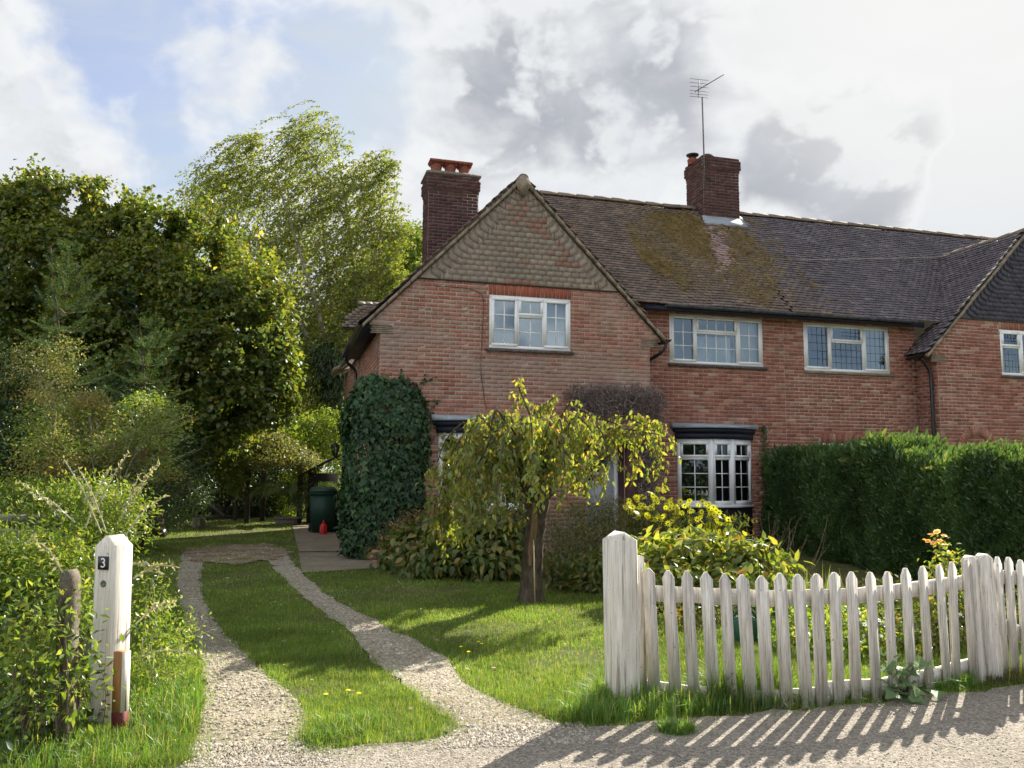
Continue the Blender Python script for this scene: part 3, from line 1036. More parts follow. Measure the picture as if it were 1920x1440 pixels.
MW2 = (5.89, 8.035, 3.70, 4.725)
MW3 = (9.04, 11.21, 3.675, 4.72)
BAY2 = (6.02, 7.69, .84, 2.34)
NBW = (9.40, 10.93, 1.0, 2.13)
w2 = Wall(HOUSE, (0, .6, 0), A_, N_, MORTAR_B)
w2.lay(0, 4.93, lambda z: (5.16, OFF), [MW2, BAY2, (MW2[0] - .02, MW2[1] + .02, 4.70, 4.93)])
w2.build('brick', BRICK_B)
w3 = Wall(HOUSE2, (0, .6, 0), A_, N_, MORTAR_B)
w3.lay(0, 4.93, lambda z: (OFF, 11.93), [MW3, NBW, (MW3[0] - .02, MW3[1] + .02, 4.70, 4.93), (NBW[0] - .03, NBW[1] + .03, 2.11, 2.35)])
w3.pick(170, lambda x, z: 2.45 < z < 3.6)
w3.build('brick', BRICK_B, True)
w4 = Wall(HOUSE2, (0, 0, 0), A_, N_, MORTAR_B)
NW = (13.66, 15.22, 3.68, 4.70)
w4.lay(0, 4.90, gable_span(11.93, 17.15), [NW, (NW[0] - .02, NW[1] + .02, 4.68, 4.9)])
w4.pick(130, lambda x, z: 2.45 < z and x < 14.6)
w4.build('brick', BRICK_B, True)
ws = Wall(HOUSE, (0, 0, 0), (0, 1, 0), (-1, 0, 0), MORTAR_A)
ws.lay(0, 4.15, lambda z: (0.0, 8.6), [])
ws.build('brick', BRICK_A)
wr = Wall(HOUSE, (5.16, 0, 0), (0, 1, 0), (1, 0, 0), MORTAR_A)
wr.lay(0, 4.1, lambda z: (0.0, .6), [])
wr.build('brick', BRICK_A)
wn = Wall(HOUSE2, (11.93, 0, 0), (0, 1, 0), (-1, 0, 0), MORTAR_B)
wn.lay(0, 4.1, lambda z: (0.0, .6), [])
wn.build('brick', BRICK_B)
# far ends and back so the houses are closed
mb = MB()
mb.box((0.02, 8.55, 0), (8.5, 8.65, 4.6))
mb.done('back_wall', MORTAR_A, HOUSE, fn=H)
mb = MB()
mb.box((17.13, 0.02, 0), (17.17, 6.1, 4.1))
mb.box((OFF + .02, 6.1, 0), (17.1, 6.2, 4.6))
mb.done('back_wall', MORTAR_B, HOUSE2, fn=H)


def soldiers(root, u0, u1, z0, z1, v, mat, pitch=.075):
    me = [mesh('soldier_brick', brick_verts(pitch - .012, z1 - z0 - .01), BR_F, mat) for _ in range(4)]
    n = round((u1 - u0) / pitch)
    p = (u1 - u0) / n
    q = MB()
    q.add([(u0, v, z0), (u1, v, z0), (u1, v, z1), (u0, v, z1)], [(0, 1, 2, 3)])
    q.done('lintel_mortar', MORTAR_B, root, fn=H)
    for i in range(n):
        put('soldier_brick', random.choice(me), root, (u0 + i * p + .006, v + .002 - random.random() * .004, z0 + .005), A_, N_)


soldiers(HOUSE, GW1[0] - .02, GW1[1] + .02, 4.728, 4.948, 0, BRICK_SOLDIER)
soldiers(HOUSE, MW2[0] - .02, MW2[1] + .02, 4.728, 4.93, .6, BRICK_B)
soldiers(HOUSE2, MW3[0] - .02, MW3[1] + .02, 4.723, 4.93, .6, BRICK_B)
soldiers(HOUSE2, NBW[0] - .03, NBW[1] + .03, 2.132, 2.35, .6, BRICK_B)
soldiers(HOUSE2, NW[0] - .02, NW[1] + .02, 4.703, 4.90, 0, BRICK_B)
# small corbel slips of tile under the kneelers
for root, us in ((HOUSE, (-.16, 5.0)), (HOUSE2, (11.78,))):
    for u0 in us:
        q = MB()
        for k in range(5):
            q.box((u0 - .02 + .02 * (k % 2), -.024, 3.905 + k * .033), (u0 + .38 - .03 * (k % 3), .03, 3.925 + k * .033))
        q.done('corbel_tiles', VERGE, root, fn=H)

# ---- windows


def wfn(o, phi):
    ca, sa = math.cos(phi), math.sin(phi)

    def f(V):
        V = np.asarray(V, float)
        return H(np.stack([o[0] + V[:, 0] * ca + V[:, 1] * (-sa) * 1.0, o[1] + V[:, 0] * sa + V[:, 1] * ca, o[2] + V[:, 2]], 1))
    return f


def window(root, name, o, phi, W, Hh, cols, glass, back='dark', lead=False, curtain=None, depth=.09, room=.5, fr=.055, label=None, proud=-.004):
    """cols: list of (width fraction, [(height fraction, nx, nz, sash)] top to bottom); y is into the house"""
    f = wfn(o, phi)
    y0, y1 = proud, depth
    q = MB()
    q.box((0, y0, 0), (W, y1, fr * 1.1))
    q.box((0, y0, Hh - fr), (W, y1, Hh))
    q.box((0, y0, fr * 1.1), (fr, y1, Hh - fr))
    q.box((W - fr, y0, fr * 1.1), (W, y1, Hh - fr))
    q2, q3 = MB(), MB()
    panes = []
    x = fr * .55
    Wi = W - fr * 1.1
    tot = sum(c[0] for c in cols)
    for ci, (cw, lights) in enumerate(cols):
        cw = cw / tot * Wi
        if ci:
            q.box((x - fr * .42, y0 - .001, fr * 1.1), (x + fr * .42, y1, Hh - fr))
        a0, a1 = x + fr * .45, x + cw - fr * .45
        zt = Hh - fr
        th = Hh - fr * 2.1
        ht = sum(l_[0] for l_ in lights)
        for li, (lh, nx, nz, sash) in enumerate(lights):
            lh = lh / ht * th
            zb = zt - lh
            if li:
                q.box((a0 - .002, y0 - .0005, zt - fr * .42), (a1 + .002, y1, zt + fr * .42))
            b0, b1 = zb + (fr * .42 if li < len(lights) - 1 else .0), zt - (fr * .42 if li else 0)
            c0, c1, d0, d1 = a0, a1, b0, b1
            if sash:
                s = .048
                ys = y0 - .014
                q2.box((a0 - .012, ys, b0 - .012), (a1 + .012, y0 + .05, b0 + s - .012))
                q2.box((a0 - .012, ys, b1 - s + .012), (a1 + .012, y0 + .05, b1 + .012))
                q2.box((a0 - .012, ys, b0 + s - .012), (a0 + s - .012, y0 + .05, b1 - s + .012))
                q2.box((a1 - s + .012, ys, b0 + s - .012), (a1 + .012, y0 + .05, b1 - s + .012))
                c0, c1, d0, d1 = a0 + s - .012, a1 - s + .012, b0 + s - .012, b1 - s + .012
            yg = y0 + (.02 if sash else .035)
            t_ = rng.normal(size=2) * .005
            panes.append(f([(c0, yg + t_[0], d0), (c1, yg - t_[0], d0), (c1, yg - t_[0] + t_[1], d1), (c0, yg + t_[0] + t_[1], d1)]))
            bw = .0022 if lead else .009
            for i in range(1, nx):
                xx = c0 + (c1 - c0) * i / nx
                q3.box((xx - bw, yg - .006 + .003 * lead, d0), (xx + bw, yg + .006 - .003 * lead, d1))
            for i in range(1, nz):
                zz = d0 + (d1 - d0) * i / nz
                q3.box((c0, yg - .005, zz - bw * (1 + .8 * lead)), (c1, yg + .005, zz + bw * (1 + .8 * lead)))
            zt = zb
        x += cw
    w = q.done(name, UPVC, root, fn=f)
    if q2.n:
        q2.done('opening_sash', UPVC, w, fn=f)
    if q3.n:
        q3.done('glazing_bars', LEADCAME if lead else UPVC, w, fn=f)
    for p in panes:
        mk('pane', p, [(0, 1, 2, 3)], glass, w)
    # the room seen through the glass
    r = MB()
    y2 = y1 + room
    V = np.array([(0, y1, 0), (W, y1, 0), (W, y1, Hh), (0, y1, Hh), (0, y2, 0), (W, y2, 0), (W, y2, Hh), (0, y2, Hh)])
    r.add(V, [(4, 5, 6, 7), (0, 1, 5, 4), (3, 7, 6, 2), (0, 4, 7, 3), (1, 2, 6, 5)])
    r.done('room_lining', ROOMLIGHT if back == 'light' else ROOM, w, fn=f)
    if curtain:
        for (c0, c1, cz0, cz1) in curtain:
            n = 40
            xs = np.linspace(c0 * W, c1 * W, n)
            ys = y1 + .05 + .018 * np.sin(np.arange(n) * 1.9 + c0 * 9)
            Vb = np.stack([xs, ys, np.full(n, cz0 * Hh)], 1)
            Vt = np.stack([xs, ys, np.full(n, cz1 * Hh)], 1)
            i = np.arange(n - 1)
            mk('curtain', f(np.vstack([Vb, Vt])), np.stack([i, i + 1, i + 1 + n, i + n], 1), CURTAIN, w)
    return w


def sill(root, u0, u1, z, v, mat=SILL):
    q = MB()
    q.box((u0, v - .06, z - .055), (u1, v + .02, z))
    q.done('sill', mat, root, fn=H)


window(HOUSE, 'window', (GW1[0], 0, GW1[2]), 0, GW1[1] - GW1[0], GW1[3] - GW1[2],
       [(.35, [(1, 2, 3, True)]), (.34, [(.36, 2, 1, True), (.64, 2, 2, False)]), (.34, [(1, 2, 3, True)])], GLASS, 'dark', curtain=[(.69, .97, 0, .97)])
sill(HOUSE, GW1[0] - .06, GW1[1] + .06, GW1[2] - .004, 0)
window(HOUSE, 'window', (MW2[0], .6, MW2[2]), 0, MW2[1] - MW2[0], MW2[3] - MW2[2],
       [(.27, [(1, 2, 3, True)]), (.46, [(.34, 4, 1, True), (.66, 4, 2, False)]), (.27, [(1, 2, 3, True)])], GLASS, 'dark', curtain=[(.72, .98, 0, .97), (.30, .69, 0, .60)])
sill(HOUSE, MW2[0] - .05, MW2[1] + .08, MW2[2] - .004, .6)
window(HOUSE2, 'window', (MW3[0], .6, MW3[2]), 0, MW3[1] - MW3[0], MW3[3] - MW3[2],
       [(.30, [(1, 4, 5, True)]), (.40, [(.36, 6, 3, True), (.64, 6, 4, False)]), (.30, [(1, 4, 5, True)])], GLASS, 'dark', lead=True, curtain=[(.75, .97, 0, .97)])
sill(HOUSE2, MW3[0] - .02, MW3[1] + .10, MW3[2] - .004, .6, VERGE)
window(HOUSE2, 'window', (NW[0], 0, NW[2]), 0, NW[1] - NW[0], NW[3] - NW[2],
       [(.35, [(.36, 5, 3, True), (.64, 5, 4, False)]), (.35, [(1, 4, 5, True)]), (.3, [(1, 4, 5, True)])], GLASS, 'dark', lead=True)
sill(HOUSE2, NW[0] - .04, NW[1] + .08, NW[2] - .004, 0)
window(HOUSE2, 'window', (NBW[0], .6, NBW[2]), 0, NBW[1] - NBW[0], NBW[3] - NBW[2],
       [(.5, [(.3, 3, 1, True), (.7, 3, 3, False)]), (.5, [(.3, 3, 1, True), (.7, 3, 3, False)])], GLASS, 'dark')


def bay(root, u0, u1, vw, z0, z1, proj_=.30):
    """canted three-light bay with a lead roof over a navy fascia"""
    b = bpy.data.objects.new('bay_window', None)
    COL.objects.link(b)
    b.parent = root
    XF[b.name] = XF[root.name]
    W = u1 - u0
    s = .36 * W
    P = [(u0, vw), (u0 + s, vw - proj_), (u1 - s, vw - proj_), (u1, vw)]
    for i in range(3):
        (a0, b0), (a1, b1) = P[i], P[i + 1]
        L = math.hypot(a1 - a0, b1 - b0)
        window(b, 'light', (a0, b0, z0), math.atan2(b1 - b0, a1 - a0), L, z1 - z0, [(1, [(.27, 2, 1, True), (.73, 2, 3, False)])], GLASS_LOW, 'dark', fr=.075, depth=.08, room=.01)
    # corner posts
    q = MB()
    for (a, c) in P[1:3]:
        q.box((a - .035, c - .012, z0), (a + .035, c + .075, z1))
    q.done('corner_post', UPVC, b, fn=H)
    r = MB()
    V = np.array([(p[0] + .0, p[1] + .10, z) for z in (z0, z1) for p in P] + [(u0, vw + .9, z0), (u1, vw + .9, z0), (u0, vw + .9, z1), (u1, vw + .9, z1)])
    r.add(V, [(8, 9, 11, 10), (0, 8, 10, 4), (9, 3, 7, 11), (4, 10, 11, 7, 6, 5), (0, 1, 2, 3, 9, 8)])
    r.done('room_lining', ROOM, b, fn=H)

    def prism(name, mat, k, ztop, zbot, tilt=0.0):
        q = MB()
        Q = [(P[0][0] - k, vw), (P[0][0] - k * .7, vw - .03 - k * .4), (P[1][0] - k * .4, P[1][1] - k), (P[2][0] + k * .4, P[2][1] - k), (P[3][0] + k * .7, vw - .03 - k * .4), (P[3][0] + k, vw)]
        n = len(Q)
        V = [(x, y, zbot) for x, y in Q] + [(x, y, ztop - tilt * (vw - y)) for x, y in Q]
        q.add(V, [[i, (i + 1) % n, (i + 1) % n + n, i + n] for i in range(n)] + [list(range(n, 2 * n)), list(range(n - 1, -1, -1))])
        return q.done(name, mat, b, fn=H)
    prism('fascia_board', FASCIA, .05, z1 + .13, z1 + .002)
    prism('upper_fascia', FASCIA, .10, z1 + .215, z1 + .131)
    prism('lead_roof', LEAD, .165, z1 + .33, z1 + .217, .18)
    prism('cill', UPVC, .05, z0 - .002, z0 - .05)
    prism('bay_panel', FASCIA, -.02, z0 - .052, .05)
    return b


bay(HOUSE, BAY1[0], BAY1[1], -.005, .86, 2.17)
bay(HOUSE, BAY2[0], BAY2[1], .595, .86, 2.17)

# ---- door in its recess
q = MB()
d0, d1 = DOOR[0], DOOR[1]
V = np.array([(d0, 0, 0), (d0, .42, 0), (d1, .42, 0), (d1, 0, 0), (d0, 0, 2.02), (d0, .42, 2.02), (d1, .42, 2.02), (d1, 0, 2.02)])
q.add(V, [(0, 1, 5, 4), (3, 7, 6, 2), (4, 5, 6, 7), (0, 3, 2, 1), (1, 2, 6, 5)])
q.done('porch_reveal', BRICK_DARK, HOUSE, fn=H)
q = MB()
q.box((d0 + .005, .30, .10), (d1 - .08, .35, 2.0))
dr_ = q.done('door', DOORM, HOUSE, fn=H)
q = MB()
q.box((d0 + .07, .285, 1.50), (d1 - .20, .299, 1.92))
q.done('door_glass', GLASS_LOW, dr_, fn=H)
q = MB()
q.box((d0 + .10, .286, 1.335), (d1 - .28, .299, 1.445))
q.done('letterbox', BLACKP, dr_, fn=H)
q = MB()
for (a0, a1, z0, z1) in ((d0 + .05, d1 - .22, 1.448, 1.49), (d0 + .05, d1 - .22, 1.29, 1.332), (d0 + .05, d0 + .095, 1.332, 1.448), (d1 - .27, d1 - .22, 1.332, 1.448)):
    q.box((a0, .278, z0), (a1, .299, z1))
q.done('letterbox_surround', UPVC, dr_, fn=H)
q = MB()
q.box((d1 - .075, .27, .0), (d1 - .005, .36, 2.02))
q.done('door_post', UPVC, HOUSE, fn=H)
q = MB()
q.box((4.62, -.10, 0), (4.84, -.012, 2.06))
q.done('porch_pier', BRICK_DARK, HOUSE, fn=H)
q = MB()
q.box((3.78, -.30, 2.04), (4.90, .0, 2.12))
q.done('porch_canopy', WOODDARK, HOUSE, fn=H)

# ---- roofs
EV, EZ, RV, RZ_ = .30, 4.86, 3.35, 7.96
MS = (RZ_ - EZ) / (RV - EV)


def zmain(v):
    return EZ + MS * (v - EV)


def zgab(u, uc, zr=7.0, ze=4.10, hw=2.86):
    return zr - (zr - ze) / hw * abs(u - uc)


TW, TG, TT = .165, .100, .014
T_V = np.array([(0, 0, 0), (1, 0, 0), (1, 1, 0), (0, 1, 0), (0, 0, 1), (1, 0, 1), (1, 1, 1), (0, 1, 1)], float)
T_F = np.array(BOXF)


def tile_verts(r=.003):
    V = T_V * np.array([TW - .003, TG * 1.55, TT])
    V[:, 2] += np.where(V[:, 1] < .01, TT * 2.1, TT * .1)
    V[4:, 2] += rng.normal(size=4) * r
    V[[0, 1, 4, 5], 1] += rng.normal() * r * 1.2
    return V


TILE_ME = {}


def roof_slope(root, o, a, b, La, Lb, mat, keep, single=0, special=None, tag_='tiles', pickf=None, wave=0.0):
    """plain tiles on a slope: o at the eave, a along it, b up it"""
    o, a, b = (np.array(x, float) for x in (o, a, b))
    n = np.cross(a, b)
    n /= np.linalg.norm(n)
    if n[2] < 0:
        n = -n
    pos = []
    for r in range(int(Lb / TG)):
        t = r * TG
        s0 = -(TW / 2 if r % 2 else 0)
        for c in range(int(La / TW) + 2):
            s = s0 + c * TW
            if s < -.01 or s + TW > La + .09:
                continue
            p = o + a * (s + rng.normal() * .0015) + b * t
            m_ = p + a * TW / 2 + b * TG / 2
            if keep(m_):
                if wave:
                    p = p + n * wave * (math.sin(m_[0] * 1.3 + 1.0) * math.cos(m_[2] * 1.7) + .5 * math.sin(m_[0] * 3.1 + m_[2]))
                pos.append(p)
    pos = np.array(pos)
    if len(pos) == 0:
        return
    d = np.linalg.norm(H(pos) - CAM, axis=1)
    ok = np.array([pickf(p) if pickf else True for p in pos])
    idx = set(np.argsort(np.where(ok, d, 1e9))[:min(single, int(ok.sum()))])
    groups = {}
    for i, p in enumerate(pos):
        mt = special(p) if special else None
        mt = mt or mat
        if i in idx:
            if mt.name not in TILE_ME:
                TILE_ME[mt.name] = [mesh('roof_tile', tile_verts(), T_F, mt) for _ in range(6)]
            th_ = rng.normal() * .008
            aa = a * math.cos(th_) + b * math.sin(th_)
            bb = b * math.cos(th_) - a * math.sin(th_)
            put('roof_tile', random.choice(TILE_ME[mt.name]), root, p, aa, bb, n)
        else:
            V = tile_verts()
            th_ = rng.normal() * .008
            aa = a * math.cos(th_) + b * math.sin(th_)
            bb = b * math.cos(th_) - a * math.sin(th_)
            groups.setdefault(mt.name, (MB(), mt))[0].add(p + V[:, 0:1] * aa + V[:, 1:2] * bb + V[:, 2:3] * n, [T_F])
    for q_, mt in groups.values():
        q_.done(tag_, mt, root, fn=H, kind='stuff')


def slab(root, name, pts, th, mat):
    """roof decking: a thick polygon"""
    pts = np.array(pts, float)
    nn = np.cross(pts[1] - pts[0], pts[2] - pts[0])
    nn /= np.linalg.norm(nn)
    if nn[2] < 0:
        nn = -nn
    n_ = len(pts)
    q_ = MB()
    q_.add(np.vstack([pts, pts - nn * th]), [list(range(n_)), list(range(2 * n_ - 1, n_ - 1, -1))] + [[i, i + n_, (i + 1) % n_ + n_, (i + 1) % n_] for i in range(n_)])
    return q_.done(name, mat, root, fn=H)


bm = nrm(np.array([0, 1, MS]))
LM = math.hypot(RV - EV, RZ_ - EZ)
cg1, cg2 = 2.58, 14.54


PALE_PX = [(1312, 428), (1352, 432), (1366, 470), (1378, 508), (1345, 512), (1328, 478), (1318, 450)]


def pale(p):
    # tiles washed pale by run-off below the chimney's lead
    x = proj(H([p]))[0]
    j = rng.normal(size=2) * 5
    if inpoly(np.array([x[0] + j[0]]), np.array([x[1] + j[1]]), PALE_PX)[0] and rng.random() < .92:
        return TILE_PALE
    return TILE_DARK if p[0] > 9.3 + rng.normal() * .55 else TILE


def keep_main(p):
    return p[2] > zgab(p[0], cg1) - .03 if p[0] < 5.6 else True


roof_slope(HOUSE, (3.2, EV - .04, EZ - .04), A_, bm, OFF - 3.2, LM, TILE, keep_main, 300, pale, pickf=lambda p: p[0] > 5.3 and p[2] < 6.2, wave=.014)
roof_slope(HOUSE2, (OFF, EV - .04, EZ - .04), A_, bm, 17.6 - OFF, LM, TILE_DARK, lambda p: p[2] > zgab(p[0], cg2) - .03, 160, pale, pickf=lambda p: p[2] < 6.0 and p[0] < 12.5, wave=.012)
slab(HOUSE, 'roof', [(5.56, EV, EZ - .01), (OFF, EV, EZ - .01), (OFF, RV, RZ_ - .01), (3.5, RV, RZ_ - .01), (2.58, 2.37, 6.96)], .06, WOODDARK)
slab(HOUSE2, 'roof', [(OFF, EV, EZ - .01), (11.6, EV, EZ - .01), (cg2, 2.37, 6.96), (17.6, 2.37, 6.96), (17.6, RV, RZ_ - .01), (OFF, RV, RZ_ - .01)], .06, WOODDARK)
slab(HOUSE, 'rear_roof', [(3.5, RV, RZ_ - .01), (OFF, RV, RZ_ - .01), (OFF, 6.6, EZ), (-.2, 6.6, EZ - .5)], .06, TILE)
slab(HOUSE2, 'rear_roof', [(OFF, RV, RZ_ - .01), (17.6, RV, RZ_ - .01), (17.6, 6.6, EZ), (OFF, 6.6, EZ)], .06, TILE_DARK)
# gable roofs: each side a decking slab with its own tiles
gs = (7.0 - 4.10) / 2.86
GLn = math.hypot(2.86, 2.90)
V0 = -.07


def gable_roof(root, uc, mat, left, right, single, vl, vr):
    bl = nrm(np.array([1, 0, gs]))
    br = nrm(np.array([-1, 0, gs]))
    ue = (EZ - .08 - 4.10) / gs
    for sg in (-1, 1):
        slab(root, 'gable_roof_side', [(uc + sg * 2.86, V0 + .02, 4.10), (uc + sg * 2.86, .59, 4.10), (uc + sg * (2.86 - ue), .59, EZ - .08), (uc + sg * (2.86 - ue), EV, EZ - .08), (uc, 2.4, 7.0), (uc, V0 + .02, 7.0)], .07, WOODDARK)
    up = .045
    if left:
        roof_slope(root, (uc - 2.93, V0, 4.04 + up), (0, 1, 0), bl, left, GLn, mat, lambda p: p[2] > zmain(p[1]) - .05 or p[0] < 3 or (p[2] < EZ - .06 and p[1] < .58), single, None, pickf=lambda p: p[0] > 9, wave=.010)
    if right:
        roof_slope(root, (uc + 2.90, V0, 4.06 + up), (0, 1, 0), br, right, GLn, mat, lambda p: p[2] > zmain(p[1]) - .05, 0, None)
    # mortared verge along both rakes
    for sgn in (-1, 1):
        q_ = MB()
        n_ = 14
        for k in range(n_):
            t0, t1 = k / n_, (k + 1) / n_ - .004
            a0, a1 = uc + sgn * 2.90 * (1 - t0), uc + sgn * 2.90 * (1 - t1)
            z0, z1 = 4.06 + 2.94 * t0, 4.06 + 2.94 * t1
            w_ = .05 + rng.normal() * .006
            y = V0 - .012 + rng.normal() * .004
            V = []
            for (aa, zz) in ((a0, z0), (a1, z1)):
                V += [(aa, y, zz - .075), (aa, y, zz - .075 + w_ * 1.5), (aa, .05, zz - .075 + w_ * 1.5), (aa, .05, zz - .075)]
            q_.add(V, [(0, 1, 2, 3), (7, 6, 5, 4), (0, 4, 5, 1), (1, 5, 6, 2), (2, 6, 7, 3), (3, 7, 4, 0)])
        q_.done('verge', VERGE, root, fn=H)


gable_roof(HOUSE, cg1, TILE, 4.3, 3.2, 0, 4.2, EV)
gable_roof(HOUSE2, cg2, TILE_DARK, 3.1, 0, 140, EV + .02, EV)
# hipped end of the main roof above the long left eave
slab(HOUSE, 'hip_roof', [(-.28, 4.2, 4.10), (-.28, 6.6, 4.10), (3.5, RV, RZ_ - .015), (2.58, 2.4, 6.98)], .06, TILE)


def ridge_run(root, p0, p1, n, r=.115, mat=RIDGE, dirn='u'):
    p0, p1 = np.array(p0, float), np.array(p1, float)
    d = (p1 - p0) / n
    L = np.linalg.norm(d)
    t = d / L
    side = nrm(np.cross(t, [0, 0, 1]))
    ang = np.linspace(-.1, math.pi + .1, 8)
    V = []
    for x, k in ((0, 1.0), (L * 1.02, 1.07)):
        for a_ in ang:
            V.append((x, math.cos(a_) * r * k, math.sin(a_) * r * k * .8))
    for a_ in ang:
        V.append((0, math.cos(a_) * r * .8, math.sin(a_) * r * .62))
    for a_ in ang:
        V.append((L * 1.02, math.cos(a_) * r * .8, math.sin(a_) * r * .62))
    F = []
    for i in range(7):
        F += [(i, i + 1, i + 9, i + 8), (i + 16, i, i + 8 + 16, i + 16)[:0] or (i, i + 16, i + 17, i + 1), (i + 8, i + 9, i + 25, i + 24)]
    me = mesh('ridge_tile', np.array(V), F, mat)
    for i in range(n):
        o_ = p0 + d * i + rng.normal(size=3) * .004
        put('ridge_tile', me, root, o_, t, side, (0, 0, 1))


ridge_run(HOUSE, (3.5, RV, RZ_ - .0), (8.0, RV, RZ_ - .0), 10)
ridge_run(HOUSE2, (9.1, RV, RZ_ - .0), (17.6, RV, RZ_ - .0), 18)
ridge_run(HOUSE, (cg1, V0 - .02, 6.98), (cg1, 2.4, 6.98), 6, .10)
ridge_run(HOUSE2, (cg2, 2.42, 7.0), (cg2, V0, 7.0), 6)
# solid end of the front ridge, bedded in mortar
q = MB()
q.add([(cg1 - .16, V0 - .03, 6.85), (cg1, V0 - .035, 6.62), (cg1 + .16, V0 - .03, 6.85), (cg1 + .075, V0 - .03, 7.0), (cg1, V0 - .03, 7.04), (cg1 - .075, V0 - .03, 7.0)] +
      [(x, .02, z) for x, z in ((cg1 - .16, 6.85), (cg1, 6.62), (cg1 + .16, 6.85), (cg1 + .075, 7.0), (cg1, 7.04), (cg1 - .075, 7.0))],
      [(0, 1, 2, 3, 4, 5)] + [(i, i + 6, (i + 1) % 6 + 6, (i + 1) % 6) for i in range(6)])
q.done('ridge_end', VERGE, HOUSE, fn=H)
# valley tiles where the neighbour's gable roof meets the main slope
q = MB()
for k in range(20):
    t = .03 + k * .047
    uu_ = 11.68 + (cg2 - 11.68) * t
    zz = zgab(uu_, cg2)
    vv_ = EV + (zz - EZ) / MS
    if zz > EZ:
        q.box((uu_ - .05, vv_ - .045, zz - .01), (uu_ + .05, vv_ + .03, zz + .035))
q.done('valley_tiles', RIDGE, HOUSE2, fn=H)


# ---- tile hanging in the gables
def hanging(root, uc, zb, mat, matred, single, reds):
    row, tw = .100, .163
    hw0 = (7.0 - zb) / gs - .12
    mes = [mesh('hanging_tile', np.array([(0, 0, 0), (1, 0, 0), (1, 0, 1), (0, 0, 1), (0, .019 + e1, 0), (1, .019 + e2, 0), (1, .008, 1), (0, .008, 1)]) * np.array([tw - .004, 1, row * 1.3]), T_F, mm)
           for mm, e1, e2 in [(mat, *rng.normal(size=2) * .002) for _ in range(6)] + [(matred, 0, 0), (matred, .002, 0)]]
    k = 0
    z = zb
    fl = []
    while z < 6.86:
        hw = (7.0 - (z + row * .5)) / gs - .10
        if hw < .12:
            break
        e = .34 if hw > .7 else .16
        x = -hw + e
        s = -((k % 2) * tw / 2)
        x0 = math.floor((x - s) / tw) * tw + s
        while x0 < hw - e:
            a0, a1 = max(x0, x), min(x0 + tw, hw - e)
            if a1 - a0 > .05:
                red = reds(x0, z)
                me = random.choice(mes[6:]) if red else random.choice(mes[:6])
                put('hanging_tile', me, root, (uc + a0, -.004 + rng.normal() * .0015, z + rng.normal() * .002), A_, N_, s=((a1 - a0 - .004) / (tw - .004), 1, 1))
            x0 += tw
        # tilted pieces sweeping up to each verge
        for sg in (-1, 1):
            for j in range(2):
                b0, b1 = hw - e + j * e / 2 + .003, hw - e + (j + 1) * e / 2
                up0, up1 = (j * .5) * e * .62, ((j + 1) * .5) * e * .62
                V = []
                for (xx, uu_) in ((b0, up0), (b1, up1)):
                    for (hh, dd) in ((0, .020), (row * 1.25, .008)):
                        V.append((uc + sg * xx, -.004 - dd, z + uu_ + hh))
                for (xx, uu_) in ((b0, up0), (b1, up1)):
                    for (hh, dd) in ((0, 0), (row * 1.25, 0)):
                        V.append((uc + sg * xx, -.003 - dd, z + uu_ + hh))
                lim = [v for v in V]
                F = [(0, 1, 3, 2), (4, 6, 7, 5), (0, 2, 6, 4), (1, 5, 7, 3), (0, 4, 5, 1), (2, 3, 7, 6)]
                if z + up1 + row < zgab(uc + b1, uc) + .06:
                    mk('hanging_tile', H(V), F, mat, root)
        z += row
        k += 1
    q_ = MB()
    q_.add([(uc - hw0 - .1, -.002, zb - .002), (uc + hw0 + .1, -.002, zb - .002), (uc, -.002, 7.02)], [(0, 1, 2)])
    q_.done('gable_backing', mat, root, fn=H)


def reds1(x, z):
    s = (z - 4.95) / 1.9
    c = 1.25 - s * 1.55 + .15 * math.sin(z * 9)
    return (abs(x - c) < .30 and .18 < s < .92 and rng.random() < .60) or (s < .05 and abs(x + .05) < .3) or rng.random() < .025


hanging(HOUSE, cg1, 4.95, HANG, HANG_RED, 0, reds1)
hanging(HOUSE2, cg2, 4.905, HANG_DARK, HANG_DARK, 0, lambda x, z: False)
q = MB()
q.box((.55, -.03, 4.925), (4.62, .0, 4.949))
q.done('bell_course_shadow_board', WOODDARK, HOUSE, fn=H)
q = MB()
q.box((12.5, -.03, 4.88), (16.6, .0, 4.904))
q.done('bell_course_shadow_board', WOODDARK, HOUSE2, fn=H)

# ---- gutters and pipes
def gutter(root, p0, p1, mat, r=.055, name='gutter'):
    q_ = MB()
    p0, p1 = np.array(p0, float), np.array(p1, float)
    t = nrm(p1 - p0)
    s_ = nrm(np.cross(t, [0, 0, 1]))
    a_ = np.linspace(math.pi, 2 * math.pi, 7)
    V = []
    for p in (p0, p1):
        for x in a_:
            V.append(p + s_ * math.cos(x) * r + np.array([0, 0, math.sin(x) * r]))
        for x in a_[::-1]:
            V.append(p + s_ * math.cos(x) * r * .85 + np.array([0, 0, math.sin(x) * r * .85 + .004]))
    F = [(i, (i + 1) % 14, (i + 1) % 14 + 14, i + 14) for i in range(14)] + [list(range(14)), list(range(27, 13, -1))]
    q_.add(V, F)
    return q_.done(name, mat, root, fn=H)


